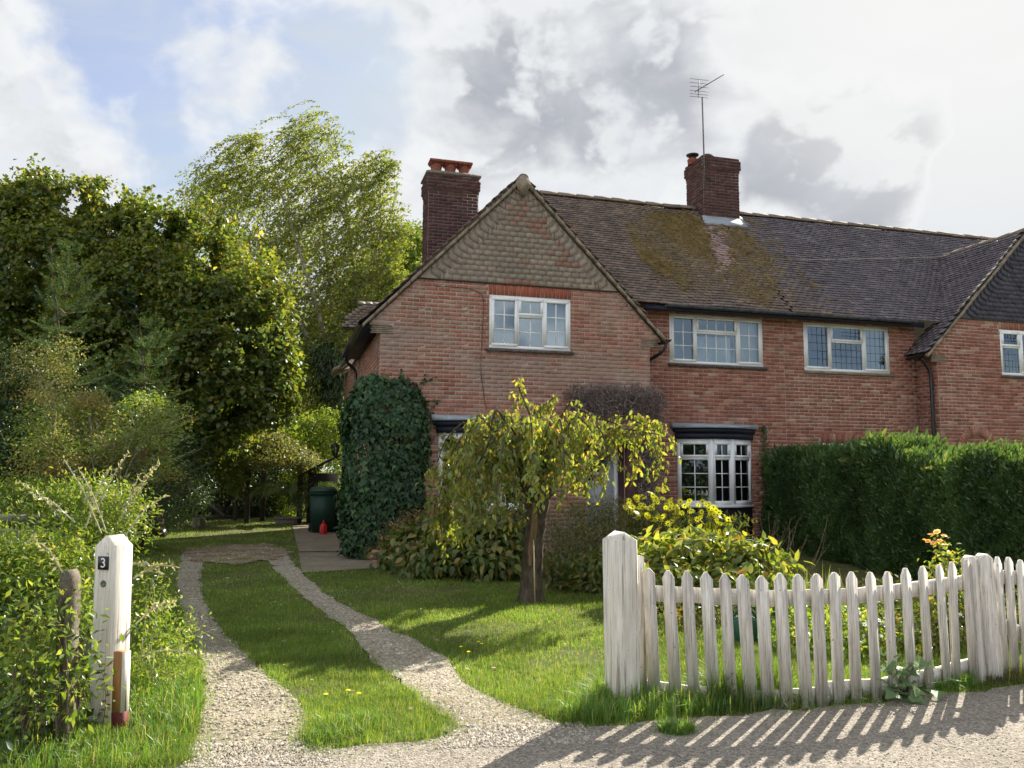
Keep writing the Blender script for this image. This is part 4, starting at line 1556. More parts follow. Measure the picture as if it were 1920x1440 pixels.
gutter(HOUSE, (5.62, EV - .10, EZ - .045), (OFF, EV - .10, EZ - .045), GUTTERM)
gutter(HOUSE2, (OFF, EV - .10, EZ - .045), (11.62, EV - .10, EZ - .045), GUTTERM)
q = MB()
q.box((5.2, EV - .02, EZ - .16), (OFF, EV + .02, EZ - .05))
q.done('fascia', FASCIA, HOUSE, fn=H)
q = MB()
q.box((OFF, EV - .02, EZ - .16), (11.9, EV + .02, EZ - .05))
q.done('fascia', FASCIA, HOUSE2, fn=H)
gutter(HOUSE, (-.33, -.02, 4.05), (-.33, 4.1, 4.05), BLACKP, .065)
gutter(HOUSE, (5.52, -.10, 4.06), (5.52, .45, 4.06), BLACKP, .06)
gutter(HOUSE2, (11.6, -.02, 4.05), (11.6, .5, 4.05), BLACKP, .06)
q = MB()
q.tube(lerp_path([H([(5.50, -.02, 4.02)])[0], H([(5.50, -.02, 3.86)])[0], H([(5.42, .05, 3.80)])[0], H([(5.20, .45, 3.62)])[0]], 9), .034, 8)
q.done('downpipe', BLACKP, HOUSE)
q = MB()
q.tube(lerp_path([H([(11.62, .1, 4.0)])[0], H([(11.64, .1, 3.94)])[0], H([(11.83, .12, 3.72)])[0], H([(11.85, .12, 3.6)])[0], H([(11.85, .12, 0)])[0]], 60), .036, 8)
q.done('downpipe', BLACKP, HOUSE2)
q = MB()
q.tube(lerp_path([H([(-.33, 3.9, 4.0)])[0], H([(-.32, 3.95, 3.9)])[0], H([(-.08, 4.0, 3.72)])[0], H([(-.06, 4.0, 0)])[0]], 60), .036, 8)
q.done('downpipe', BLACKP, HOUSE)
q = MB()
q.box((-.36, -.0, 3.99), (-.0, 4.2, 4.03))
q.done('soffit', FASCIA, HOUSE, fn=H)
# tiled cheek of the rear wing beyond the left eave, and the lean-to behind it
slab(HOUSE, 'wing_roof', [(-.40, 4.3, 4.72), (.6, 4.3, 4.72), (.62, 5.0, 5.48), (.16, 5.0, 5.48)], .06, WOODDARK)
roof_slope(HOUSE, (-.40, 4.28, 4.71), A_, nrm(np.array([0, .7, .76])), 1.0, 1.05, TILE, lambda p: p[0] > -.42 + (p[2] - 4.72) * .74, 0, None, 'wing_tiles')
slab(HOUSE, 'lean_to_roof', [(-.40, 7.2, 4.16), (.02, 7.2, 4.36), (.02, 8.5, 4.36), (-.40, 8.5, 4.16)], .10, VERGE)
q = MB()
q.box((-.85, 9.6, 0), (-.05, 10.6, 1.42))
V = None
q.add([(-1.05, 9.4, 1.42), (0, 9.4, 1.98), (0, 10.8, 1.98), (-1.05, 10.8, 1.42), (-1.05, 9.4, 1.35), (0, 9.4, 1.91), (0, 10.8, 1.91), (-1.05, 10.8, 1.35)], BOXF)
q.done('side_lean_to', ROOM, HOUSE, fn=H)
# cable clipped to the gable wall
q = MB()
q.tube(lerp_path([hp(.95, -.022, 4.80), hp(1.3, -.022, 4.82), hp(1.86, -.022, 4.78), hp(1.84, -.022, 4.2), hp(1.80, -.022, 3.3), hp(1.92, -.022, 2.6)], 24), .006, 5)
q.done('wall_cable', BARK, HOUSE)
q = MB()
q.tube(lerp_path([hp(-.02, .25, 3.95), hp(-.02, .25, 3.2), hp(.02, -.02, 3.12)], 12), .007, 5)
q.done('wall_cable', WOODGREY, HOUSE)


# ---- chimneys
def chimney(root, u0, u1, v0, v1, zb, zt, mat, mort, over=.045, n_over=4):
    c = bpy.data.objects.new('chimney', None)
    COL.objects.link(c)
    c.parent = root
    XF[c.name] = XF[root.name]
    q_ = MB()
    q_.box((u0, v0, zb), (u1, v1, zt - .01))
    q_.done('chimney_core', mort, c, fn=H)
    rest = MB()
    z = zb
    k = 0
    while z < zt - .02:
        lvl = int(round((zt - z) / .075))
        oo = over * (1.0 if 1 < lvl <= n_over else (.35 if lvl in (1, n_over + 1) else 0))
        for (o_, a_, n_, L) in (((u0 - oo, v0 - oo, z), (1, 0, 0), (0, -1, 0), u1 - u0 + 2 * oo), ((u1 + oo, v1 + oo, z), (-1, 0, 0), (0, 1, 0), u1 - u0 + 2 * oo),
                                ((u0 - oo, v1 + oo, z), (0, -1, 0), (-1, 0, 0), v1 - v0 + 2 * oo), ((u1 + oo, v0 - oo, z), (0, 1, 0), (1, 0, 0), v1 - v0 + 2 * oo)):
            o_, a_, n_ = (np.array(x, float) for x in (o_, a_, n_))
            if oo:
                rest_m.append((o_, a_, n_, L))
            e = -.1125 if k % 2 else 0
            while e < L - .01:
                w0, w1 = max(e, 0), min(e + .225, L)
                if w1 - w0 > .04:
                    V = brick_verts(w1 - w0 - .011, .064, .012 + .006 * random.random())
                    rest.add(o_ + (V[:, 0:1] + w0 + .005) * a_ + (V[:, 1:2] - (.004)) * n_ + (V[:, 2:3] + .005) * np.array([0, 0, 1]), [BR_F])
                e += .225
        if oo:
            q2_.box((u0 - oo + .002, v0 - oo + .002, z), (u1 + oo - .002, v1 + oo - .002, z + .075))
        z += .075
        k += 1
    rest.done('brickwork', mat, c, fn=H, kind='stuff')
    q2_.done('oversailing_courses', mort, c, fn=H)
    return c


rest_m, q2_ = [], MB()
c1 = chimney(HOUSE, 1.36, 2.50, 3.3, 4.0, 5.0, 8.17, BRICK_DARK, MORTAR_DARK, .04, 4)
q = MB()
q.box((1.30, 3.24, 8.17), (2.56, 4.06, 8.215))
q.add([(1.31, 3.25, 8.215), (2.55, 3.25, 8.215), (2.55, 4.05, 8.215), (1.31, 4.05, 8.215), (1.45, 3.4, 8.30), (2.4, 3.4, 8.30), (2.4, 3.9, 8.30), (1.45, 3.9, 8.30)], BOXF)
q.done('flaunching', CONC_CAP, c1, fn=H)
for k in range(3):
    q = MB()
    x = 1.58 + k * .33
    q.lathe((x, 3.62, 8.24), [(.125, 0), (.12, .10), (.135, .12), (.12, .14), (.128, .19), (.14, .21), (.128, .23), (.13, .275), (.0, .275)], 14)
    pot = q.done('chimney_pot', TERRA, c1, fn=H, smooth=False)
    q = MB()
    q.box((x - .165, 3.62 - .17, 8.535), (x + .165, 3.62 + .17, 8.59))
    for sx in (-.12, .12):
        q.box((x + sx - .03, 3.5, 8.49), (x + sx + .03, 3.74, 8.535))
    q.done('pot_cap', TERRA, pot, fn=H)
q2_ = MB()
c2 = chimney(HOUSE, 8.08, 9.06, 3.0, 3.85, 7.30, 9.25, BRICK_DARK, MORTAR_DARK, .04, 4)
q = MB()
q.add([(8.12, 3.04, 9.24), (9.02, 3.04, 9.24), (9.02, 3.81, 9.24), (8.12, 3.81, 9.24), (8.3, 3.2, 9.30), (8.9, 3.2, 9.30), (8.9, 3.6, 9.30), (8.3, 3.6, 9.30)], BOXF)
q.done('flaunching', CONC_CAP, c2, fn=H)
for k, (x, y) in enumerate(((8.12, 3.58), (8.42, 3.45), (8.72, 3.42))):
    q = MB()
    q.lathe((x, y, 9.21), [(.12, 0), (.13, .10), (.135, .14), (.12, .16), (.10, .15), (.0, .12)], 12)
    pot = q.done('chimney_pot', TERRA, c2, fn=H)
    q = MB()
    if k == 0:
        q.lathe((x, y, 9.45), [(.0, .05), (.09, .06), (.165, .03), (.15, 0), (.08, -.03), (0, -.04)], 14)
        for a_ in range(3):
            q.box((x + .09 * math.cos(a_ * 2.1) - .008, y + .09 * math.sin(a_ * 2.1) - .008, 9.33), (x + .09 * math.cos(a_ * 2.1) + .008, y + .09 * math.sin(a_ * 2.1) + .008, 9.45))
        q.done('cowl', BLACKP, pot, fn=H)
    elif k == 1:
        n_ = 9
        a_ = np.linspace(0, math.pi, n_)
        V = [(x + .17 * math.cos(t), y - .14, 9.34 + .11 * math.sin(t)) for t in a_] + [(x + .17 * math.cos(t), y + .14, 9.34 + .11 * math.sin(t)) for t in a_] + \
            [(x + .145 * math.cos(t), y - .14, 9.34 + .085 * math.sin(t)) for t in a_] + [(x + .145 * math.cos(t), y + .14, 9.34 + .085 * math.sin(t)) for t in a_]
        F = []
        for i in range(n_ - 1):
            F += [(i, i + 1, i + 1 + n_, i + n_), (i + 2 * n_, i + 3 * n_, i + 1 + 3 * n_, i + 1 + 2 * n_), (i, i + 2 * n_, i + 1 + 2 * n_, i + 1)]
        q.add(V, F)
        q.done('half_round_cap', CONC_CAP, pot, fn=H)
# lead flashing round the middle chimney
q = MB()
for (a0, a1, vv_, zz) in ((8.02, 9.12, 2.985, 7.60),):
    q.add([(a0, vv_, zz + .12), (a1, vv_, zz + .12), (a1 + .06, vv_ - .16, zz - .115), (a0 - .02, vv_ - .16, zz - .115), (a0, vv_ + .02, zz + .12), (a1, vv_ + .02, zz + .12), (a1 + .06, vv_ - .15, zz - .14), (a0 - .02, vv_ - .15, zz - .14)], BOXF)
q.add([(9.10, 2.86, 7.50), (9.32, 2.86, 7.50), (9.20, 3.35, 8.02), (9.10, 3.35, 8.02), (9.10, 2.86, 7.47), (9.32, 2.86, 7.47), (9.20, 3.35, 7.97), (9.10, 3.35, 7.97)], BOXF)
q.done('lead_flashing', LEAD, c2, fn=H)

# ---- moss cushions on the main slope
def moss():
    n = 17000
    u_ = rng.uniform(5.7, 9.8, n)
    s_ = rng.uniform(0, LM, n)
    v_ = EV + s_ / LM * (RV - EV)
    z_ = zmain(v_)
    px = proj(H(np.stack([u_, v_, z_], 1)))
    poly = [(1165, 425), (1215, 405), (1280, 402), (1318, 425), (1330, 470), (1345, 505), (1372, 500), (1365, 455), (1352, 430), (1385, 432), (1420, 460), (1448, 500), (1455, 545), (1440, 575), (1380, 560), (1330, 545), (1280, 535), (1235, 510), (1190, 480)]
    k = inpoly(px[:, 0] + rng.normal(size=n) * 5, px[:, 1] + rng.normal(size=n) * 5, poly)
    k &= rng.random(n) < .92
    extra = (rng.random(n) < .018) & ~k
    k |= extra
    P = np.stack([u_, v_, z_], 1)[k]
    n = len(P)
    dome = np.array([(1, 0, 0), (.3, .95, 0), (-.8, .6, 0), (-.8, -.6, 0), (.3, -.95, 0), (0, 0, .55)])
    df = np.array([(0, 1, 5), (1, 2, 5), (2, 3, 5), (3, 4, 5), (4, 0, 5)])
    s = rng.uniform(.022, .060, n)
    nn = nrm(np.array([0, -MS, 1]))
    V = P[:, None] + dome[None, :, 0:1] * s[:, None, None] * np.array([1.2, 0, 0]) + dome[None, :, 1:2] * s[:, None, None] * bm * .8 + (dome[None, :, 2:3] * s[:, None, None] * rng.uniform(.6, 1.3, (n, 1, 1)) + .028) * nn
    V += rng.normal(size=V.shape) * .006
    mk('moss', H(V.reshape(-1, 3)), (df[None] + (np.arange(n) * 6)[:, None, None]).reshape(-1, 3), MOSS, HOUSE, rnd=np.repeat(rng.random(n), 6), kind='stuff')


moss()

# semicircle of bricks set in the neighbour's gable wall
q = MB()
V = np.array([(12.86 + .55 * math.cos(t), -.001, 1.98 + .55 * math.sin(t)) for t in np.linspace(0, math.pi, 20)] + [(12.86 + .36 * math.cos(t), -.001, 1.98 + .36 * math.sin(t)) for t in np.linspace(0, math.pi, 20)])
q.add(V + np.array([0, -.022, 0]), [(i, i + 1, i + 21, i + 20) for i in range(19)])
q.done('arch_mortar', MORTAR_B, HOUSE2, fn=H)
me_ = mesh('arch_brick', brick_verts(.062, .185, .02), BR_F, BRICK_A)
for k in range(22):
    t = math.pi * (k + .5) / 22
    a_ = (math.sin(t), 0, -math.cos(t))
    b_ = (math.cos(t), 0, math.sin(t))
    o_ = np.array([12.86, -.02, 1.98]) + np.array(b_) * .362 - np.array(a_) * .031
    put('arch_brick', me_, HOUSE2, o_, a_, N_, b_)

# ---- television aerial on the middle chimney
AER = thing('tv_aerial', hp(8.10, 2.93, 8.6), 'thin metal television aerial on a tall mast above the middle chimney', 'aerial')
q = MB()
top = at(1308, 152, np.linalg.norm(hp(8.10, 2.93, 0)[1:2]))
base_ = hp(8.08, 2.93, 8.55)
mt_ = np.array([base_[0] - .02, base_[1], at(1308, 182, base_[1])[2]])
q.tube([base_, mt_], .018, 7)
q.done('mast', WOODGREY, AER)
Yb = base_[1]
b0, b1 = at(1303, 172, Yb), at(1357, 140, Yb + .5)
q = MB()
q.tube([b0, b1], .012, 6)
bo_ = q.done('boom', GUTTERM, AER)
perp = nrm(np.cross(b1 - b0, [0, 0, 1]))
q = MB()
for k in range(10):
    p = b0 + (b1 - b0) * (.25 + .075 * k)
    q.tube([p - perp * .055, p + perp * .055], .006, 4)
q.done('directors', GUTTERM, AER)
ed = nrm(at(1332, 152, Yb) - at(1292, 148, Yb))
for k, zpx in enumerate((149, 156, 163, 171, 177, 182)):
    c = at(1311, zpx, Yb)
    q = MB()
    q.tube([c - ed * .235, c + ed * .235], .006, 4)
    q.done('reflector_rod', GUTTERM, AER)
q = MB()
q.tube([at(1311, 148, Yb), at(1309, 183, Yb)], .008, 4)
q.done('reflector_spine', GUTTERM, AER)
# service wire from the neighbour's ridge
WIRE = thing('overhead_wire', hp(cg2, 2.3, 7.05), 'thin pale service wire running from the neighbouring gable ridge across the dark tiles', 'wire')
q = MB()
q.tube(lerp_path([hp(cg2 + 2.2, -.1, 6.9), hp(cg2, 1.5, 7.02), hp(cg2 - .1, 2.3, 7.0), hp(9.6, 1.5, 6.35)], 30), .007, 4)
q.done('cable', TWIGPALE, WIRE)

# ================================================================== garden
def snoise(x, y, sc, seed=0):
    r = np.random.default_rng(seed)
    v = np.zeros_like(x)
    for k in range(7):
        a = r.uniform(0, 6.28)
        f = sc * r.uniform(.6, 1.9)
        v += np.sin((x * math.cos(a) + y * math.sin(a)) * f + r.uniform(0, 6.28))
    return v / 7 * 2


# ---- white posts
def post_mesh(w, d, h, apex, ch=.012):
    """square post with a weathered ridge top; ridge runs back to front"""
    V, F = [], []
    for z in (0, h):
        V += [(-w / 2 + ch, -d / 2, z), (w / 2 - ch, -d / 2, z), (w / 2, -d / 2 + ch, z), (w / 2, d / 2 - ch, z), (w / 2 - ch, d / 2, z), (-w / 2 + ch, d / 2, z), (-w / 2, d / 2 - ch, z), (-w / 2, -d / 2 + ch, z)]
    V += [(0, -d / 2 + .01, h + apex), (0, d / 2 - .01, h + apex)]
    F = [(i, (i + 1) % 8, (i + 1) % 8 + 8, i + 8) for i in range(8)]
    F += [(8, 9, 16), (9, 10, 16), (10, 11, 17, 16), (11, 12, 17), (12, 13, 17), (13, 14, 17), (14, 15, 16, 17), (15, 8, 16)]
    return np.array(V), F


def rotz(V, a):
    c, s = math.cos(a), math.sin(a)
    V = np.asarray(V, float)
    return np.stack([V[:, 0] * c - V[:, 1] * s, V[:, 0] * s + V[:, 1] * c, V[:, 2]], 1)


def lean(V, lx, ly):
    V = np.array(V, float)
    V[:, 0] += V[:, 2] * lx
    V[:, 1] += V[:, 2] * ly
    return V


gp = gnd(1168, 1322)
GP = thing('gate_post', gp, 'thick white wooden gate post at the lawn corner where the picket fence begins', 'post')
V, F = post_mesh(.185, .16, 1.055, .055)
mk('post', lean(rotz(V, .36), -.012, 0) + gp, F, WOODPOST, GP)
lpb = np.array([-2.405, 5.02, 0])
LP = thing('gate_post', lpb, 'white wooden gate post bearing the number 3 beside the left shrubs', 'post')
V, F = post_mesh(.165, .150, 1.035, .065)
LPR = -.34


def lpf(V):
    return lean(rotz(V, LPR), -.022, .0) + lpb


mk('post', lpf(V), F, WOODPOST, LP)
q = MB()
q.box((-.036, -.0850, .900), (.040, -.0755, .978))
npl = q.done('number_plate', BLACKP, LP, fn=lpf)
# the figure 3 as raised strokes
q = MB()
st_ = []
for t in np.linspace(math.radians(150), math.radians(-90), 12):
    st_.append((.002 + .0135 * math.cos(t), -.0870, .954 + .0115 * math.sin(t)))
for t in np.linspace(math.radians(90), math.radians(-150), 13)[1:]:
    st_.append((.002 + .0155 * math.cos(t), -.0870, .929 + .0135 * math.sin(t)))
s3 = np.array(st_)
tt_ = nrm(np.gradient(s3, axis=0))
nn_ = np.stack([-tt_[:, 2], np.zeros(len(s3)), tt_[:, 0]], 1)
Va, Vb = s3 + nn_ * .0040, s3 - nn_ * .0040
k_ = len(s3)
V3 = np.vstack([Va, Vb, Va + [0, .003, 0], Vb + [0, .003, 0]])
i_ = np.arange(k_ - 1)
F3 = np.vstack([np.stack([i_, i_ + 1, i_ + 1 + k_, i_ + k_], 1), np.stack([i_, i_ + 2 * k_, i_ + 1 + 2 * k_, i_ + 1], 1), np.stack([i_ + k_, i_ + k_ + 1, i_ + 3 * k_ + 1, i_ + 3 * k_], 1)])
mk('numeral', lpf(V3), F3, UPVC, npl)
q = MB()
q.lathe((0, 0, 0), [(0, .012), (.012, .011), (.019, .006), (.020, 0)], 10)
VB = np.concatenate(q.V)
VB = np.stack([VB[:, 0] + .004, -.0755 - VB[:, 2], VB[:, 1] + .817], 1)
mk('bolt', lpf(VB), q.F, GUTTERM, LP)
b2 = np.array([-2.50, 5.26, 0])
GB = thing('back_post', b2, 'grey weathered post standing right behind the numbered white post', 'post')
V, F = post_mesh(.075, .06, 1.06, .015, .006)
mk('post', lean(rotz(V, -.3), -.018, 0) + b2, F, WOODGREY, GB)
sb = gnd(224, 1376)
SK = thing('stake', sb, 'short raw pine stake with dark red foot in front of the numbered post', 'stake')


def skf(V):
    return lean(rotz(V, -.34), -.03, .02) + sb


q = MB()
q.box((-.034, -.030, .125), (.026, .03, .455))
q.done('stake_wood', STAKEM, SK, fn=skf)
q = MB()
q.box((.0262, -.029, .12), (.032, .03, .455))
q.done('painted_side', WOODPOST, SK, fn=skf)
q = MB()
q.box((-.0345, -.0305, 0), (.0325, .0305, .1248))
q.done('red_foot', STAKERED, SK, fn=skf)
cb = gnd(118, 1392)
CP = thing('concrete_post', cb, 'old rounded concrete post leaning among the shrubs at far left', 'post')
q = MB()
n_ = 12
zz_ = [0, .3, .6, .82, .88, .915, .93]
ww_ = [1, 1, 1, 1, .86, .55, .1]
q.add(np.concatenate([np.array([(.036 * w_, -.045, z), (.036 * w_, .045, z), (-.036 * w_, .045, z), (-.036 * w_, -.045, z)]) for z, w_ in zip(zz_, ww_)]),
      [(4 * i + j, 4 * i + (j + 1) % 4, 4 * i + 4 + (j + 1) % 4, 4 * i + 4 + j) for i in range(6) for j in range(4)] + [(24, 25, 26, 27)])
q.done('post', CONCRETE, CP, fn=lambda V: lean(rotz(V, -.2), -.045, .05) + cb)
q = MB()
q.box((-.006, -.049, .1), (.012, -.0445, .78))
q.done('slot', WOODDARK, CP, fn=lambda V: lean(rotz(V, -.2), -.045, .05) + cb)

# ---- picket fence
PK = [(1216, 1066), (1252.5, 1068), (1288, 1070), (1324, 1073), (1359, 1075), (1392, 1077), (1427, 1077), (1462, 1077), (1495.5, 1076), (1530, 1076), (1564, 1074), (1596, 1072), (1630, 1071),
      (1662, 1068), (1695.5, 1065), (1727.5, 1060), (1758, 1057), (1785.6, 1054), (1811, 1052), (1868, 1047), (1890, 1046), (1912, 1047), (1936, 1046), (1960, 1046), (1985, 1045)]
FY = lambda x: np.interp(x, [1200, 1300, 1430, 1530, 1630, 1727, 1811, 1860, 1920, 1990], [5.50, 5.42, 5.36, 5.40, 5.52, 5.74, 5.98, 6.12, 6.30, 6.5])
fb = at(1216, 1300, 5.5) * [1, 1, 0]
FEN = thing('picket_fence', fb, 'white flaking picket fence curving along the lane from the gate post', 'fence')


def picket(w, h, t, pt):
    o5 = np.array([(-w / 2, 0), (w / 2, 0), (w / 2, h - pt), (w * .12, h), (-w * .12, h), (-w / 2, h - pt)])
    V = [(x, -t / 2, z) for x, z in o5] + [(x, t / 2, z) for x, z in o5]
    F = [(0, 1, 2, 3, 4, 5), (11, 10, 9, 8, 7, 6)] + [(i, i + 6, (i + 1) % 6 + 6, (i + 1) % 6) for i in range(6)]
    return np.array(V), F


pts_line = []
for i, (x, y) in enumerate(PK):
    Y = float(FY(x))
    top = at(x, y, Y)
    x2, Y2 = x + 20, float(FY(x + 20))
    ang = math.atan2(Y2 - Y, (at(x2, y, Y2) - top)[0])
    lx = (-.035 if x < 1500 else -.015) + rng.normal() * .013
    base_ = np.array([top[0] - lx * top[2], top[1], -.03])
    pts_line.append((base_[0], base_[1], ang))
    V, F = picket(.079 + rng.normal() * .004, top[2] + .03 + rng.normal() * .007, .020, .046 + rng.normal() * .006)
    V[:, 0] += V[:, 2] * lx
    mk('picket', rotz(V, ang) + base_, F, WOODW, FEN)
V, F = picket(.06, .98 + .03, .022, .01)
bx = at(1199, 1040, 5.52)
mk('picket', rotz(lean(V[:, :3] * [1, 1, .965], -.012, 0), .1) + [bx[0] + .01, bx[1], -.03], F, WOODW, FEN)
fl = np.array([(a, b, 0) for a, b, c in pts_line])
nf = len(fl)


def rail(i0, i1, z0, z1, ext0=.12, ext1=.08):
    P = fl[i0:i1 + 1].copy()
    P[0] -= nrm(P[1] - P[0]) * ext0
    P[-1] += nrm(P[-1] - P[-2]) * ext1
    P = lerp_path(P, 24)
    T_ = nrm(np.gradient(P, axis=0))
    n__ = np.stack([-T_[:, 1], T_[:, 0], 0 * T_[:, 0]], 1)
    zs = np.linspace(z0, z1, 24) - .02 * np.sin(np.linspace(0, 3.1, 24)) + rng.normal(size=24) * .002
    V = []
    for p, n___, z in zip(P, n__, zs):
        w_ = .05 + rng.normal() * .002
        for (o_, h_) in ((.014, -w_), (.014, w_), (.058, w_ * .9), (.058, -w_)):
            V.append(p + n___ * o_ + np.array([0, 0, z + h_]))
    F = [(4 * i + j, 4 * i + (j + 1) % 4, 4 * i + 4 + (j + 1) % 4, 4 * i + 4 + j) for i in range(23) for j in range(4)] + [(3, 2, 1, 0), (92, 93, 94, 95)]
    mk('rail', V, F, WOODW, FEN)


rail(0, 18, .70, .72)
rail(0, 9, .085, .07)
rail(10, 18, .10, .13)
rail(19, 24, .74, .74)
rail(19, 24, .45, .12)
pp = at(1849, 1278, 6.03)
for (px_, w_, h_, r_) in ((1829, .085, .91, .45), (1855, .115, .925, .5)):
    c_ = at(px_ + 8, 1278, 6.05) * [1, 1, 0]
    V, F = post_mesh(w_, .09, h_ - .04, .035, .01)
    mk('post', lean(rotz(V, r_), -.03, 0) + c_, F, WOODW, FEN)

# ---- weathered rails on the left boundary
rb = at(40, 1060, 7.0) * [1, 1, 0]
RF = thing('rail_fence', rb, 'grey weathered board fence sunk in the shrubs at left', 'fence')
for k, (ya, yb) in enumerate(((972, 975), (1000, 1003), (1022, 1024))):
    a_, b_ = at(-140, ya, 6.6), at(175, yb, 7.6)
    n_ = nrm(np.cross(b_ - a_, [0, 0, 1]))
    V = []
    for p in (a_, b_):
        V += [p - n_ * .015 + [0, 0, -.045], p + n_ * .015 + [0, 0, -.045], p + n_ * .015 + [0, 0, .045], p - n_ * .015 + [0, 0, .045]]
    mk('board', V, [(0, 1, 2, 3), (7, 6, 5, 4)] + [(i, i + 4, (i + 1) % 4 + 4, (i + 1) % 4) for i in range(4)], WOODGREY, RF)
q = MB()
for px_ in (-60, 158):
    c_ = at(px_, 1000, np.interp(px_, [-140, 175], [6.65, 7.65]))
    q.box((c_[0] - .05, c_[1] + .02, 0), (c_[0] + .05, c_[1] + .11, 1.12))
q.done('fence_posts', WOODGREY, RF)

# ---- watering can
wb = gnd(1399, 1206)
WC = thing('watering_can', wb, 'dark green plastic watering can on the grass behind the pickets', 'watering can')
GREENP = stdmat('green_plastic', [(0, (.012, .075, .048))], rough=.42, spec=.45, fine=(30.0, .8, 1.2))
q = MB()
q.lathe((0, 0, 0), [(0, .004), (.112, .004), (.125, .02), (.128, .12), (.122, .195), (.115, .215), (.070, .225), (.066, .235), (.055, .228)], 18)
q.done('body', GREENP, WC, fn=lambda V: V * [1, .72, 1] + wb, smooth=True)
q = MB()
q.tube(lerp_path([(.10, 0, .09), (.17, 0, .14), (.235, 0, .215), (.27, 0, .25)], 8), np.linspace(.030, .017, 8), 8)
q.lathe((.272, 0, .245), [(.018, 0), (.036, .02), (.034, .026), (0, .03)], 10)
q.done('spout', GREENP, WC, fn=lambda V: V + wb)
q = MB()
q.tube(lerp_path([(-.115, 0, .10), (-.125, 0, .22), (-.06, 0, .30), (.05, 0, .30), (.10, 0, .22)], 16), .012, 7)
q.done('handle', GREENP, WC, fn=lambda V: V + wb)

# ---- things by the side wall and under the trees
GREENB = stdmat('green_bin', [(0, (.010, .045, .030))], rough=.5, spec=.4)
BROWNB = stdmat('brown_bin', [(0, (.050, .026, .020))], rough=.5, spec=.4)
REDP = stdmat('red_plastic', [(0, (.50, .012, .015))], rough=.4, spec=.45)


def wheelie(name, base_, w, d, h, mat, label, rz):
    t = thing(name, base_, label, 'bin', rz=0)
    f = lambda V: rotz(V, rz) + base_
    q_ = MB()
    V = [(-w * .42, -d * .40, .06), (w * .42, -d * .40, .06), (w * .42, d * .42, .06), (-w * .42, d * .42, .06), (-w / 2, -d / 2, h * .92), (w / 2, -d / 2, h * .92), (w / 2, d / 2, h * .92), (-w / 2, d / 2, h * .92)]
    q_.add(V, BOXF)
    q_.box((-w * .53, -d * .53, h * .86), (w * .53, d * .5, h * .92))
    q_.done('bin_body', mat, t, fn=f)
    q_ = MB()
    V = [(-w * .54, -d * .56, h * .922), (w * .54, -d * .56, h * .922), (w * .54, d * .55, h * .922), (-w * .54, d * .55, h * .922), (-w * .45, -d * .46, h), (w * .45, -d * .46, h), (w * .45, d * .50, h * 1.02), (-w * .45, d * .50, h * 1.02)]
    q_.add(V, BOXF)
    q_.done('lid', mat, t, fn=f)
    q_ = MB()
    q_.tube([(-w * .4, d * .6, h * .93), (w * .4, d * .6, h * .93)], .015, 6)
    q_.done('handle', mat, t, fn=f)
    for sx in (-1, 1):
        q_ = MB()
        q_.tube([(sx * w * .43, d * .42, .1), (sx * w * .52, d * .42, .1)], .1, 12)
        q_.done('wheel', BLACKP, t, fn=f)
    return t


wheelie('wheelie_bin', gnd(604, 999), .62, .66, 1.07, GREENB, 'dark green wheelie bin against the side wall past the ivy', .25)
wheelie('wheelie_bin', gnd(275, 1010), .50, .55, .98, BROWNB, 'brown wheelie bin under the trees behind the numbered post', -.25)
bb = gnd(617, 998)
BX = thing('storage_box', bb, 'low black lidded box in front of the green wheelie bin', 'box')
q = MB()
q.box((-.22, -.2, 0), (.20, .18, .50))
q.done('box_body', BLACKP, BX, fn=lambda V: rotz(V, .27) + bb)
q = MB()
q.box((-.24, -.22, .502), (.22, .20, .55))
q.done('lid', BLACKP, BX, fn=lambda V: rotz(V, .27) + bb)
rb_ = gnd(606, 1003)
RC = thing('gas_bottle', rb_, 'small red gas bottle on the path beside the black box', 'gas bottle')
q = MB()
q.lathe(rb_, [(0, .0), (.085, .0), (.088, .02), (.088, .20), (.075, .235), (.04, .25), (.035, .26), (0, .262)], 14)
q.done('bottle', REDP, RC, smooth=True)
q = MB()
q.lathe(rb_, [(.02, .26), (.022, .30), (.012, .31), (.012, .345), (0, .346)], 8)
q.tube([rb_ + [-.06, 0, .27], rb_ + [.06, 0, .27]], .008, 5)
q.done('valve', REDP, RC)
# wall lantern, side pipe, hose
lb = hp(-.04, 7.8, 2.05)
LN = thing('wall_lantern', lb, 'small black wall lantern on the side wall beyond the ivy', 'lantern')
lc = hp(-.26, 7.7, 1.98)
q = MB()
q.tube(lerp_path([lb + [0, 0, -.22], (lb + lc) / 2 + [0, 0, -.26], lc + [0, 0, -.12]], 6), .014, 5)
q.lathe(lc, [(.03, -.12), (.055, -.10), (.06, -.09)], 6)
q.lathe(lc, [(.125, .14), (.10, .19), (.035, .25), (.012, .27), (.010, .33), (0, .34)], 6)
for k in range(6):
    a = k * math.pi / 3
    q.tube([lc + [.055 * math.cos(a), .055 * math.sin(a), -.09], lc + [.11 * math.cos(a), .11 * math.sin(a), .14]], .009, 4)
q.done('lantern_frame', BLACKP, LN)
q = MB()
q.lathe(lc, [(.052, -.09), (.104, .14)], 6)
q.done('lantern_glass', GLASS_LOW, LN)
q = MB()
q.tube([hp(-.06, 7.5, 2.15), hp(-.06, 7.5, .02)], .042, 8)
q.done('side_pipe', VERGE, HOUSE)
hb = hp(-.10, 7.35, .0)
HS = thing('garden_hose', hb, 'coiled yellow garden hose hanging on the side wall past the ivy', 'hose')
HOSEM = stdmat('yellow_hose', [(0, (.42, .30, .05))], rough=.5, spec=.3)
q = MB()
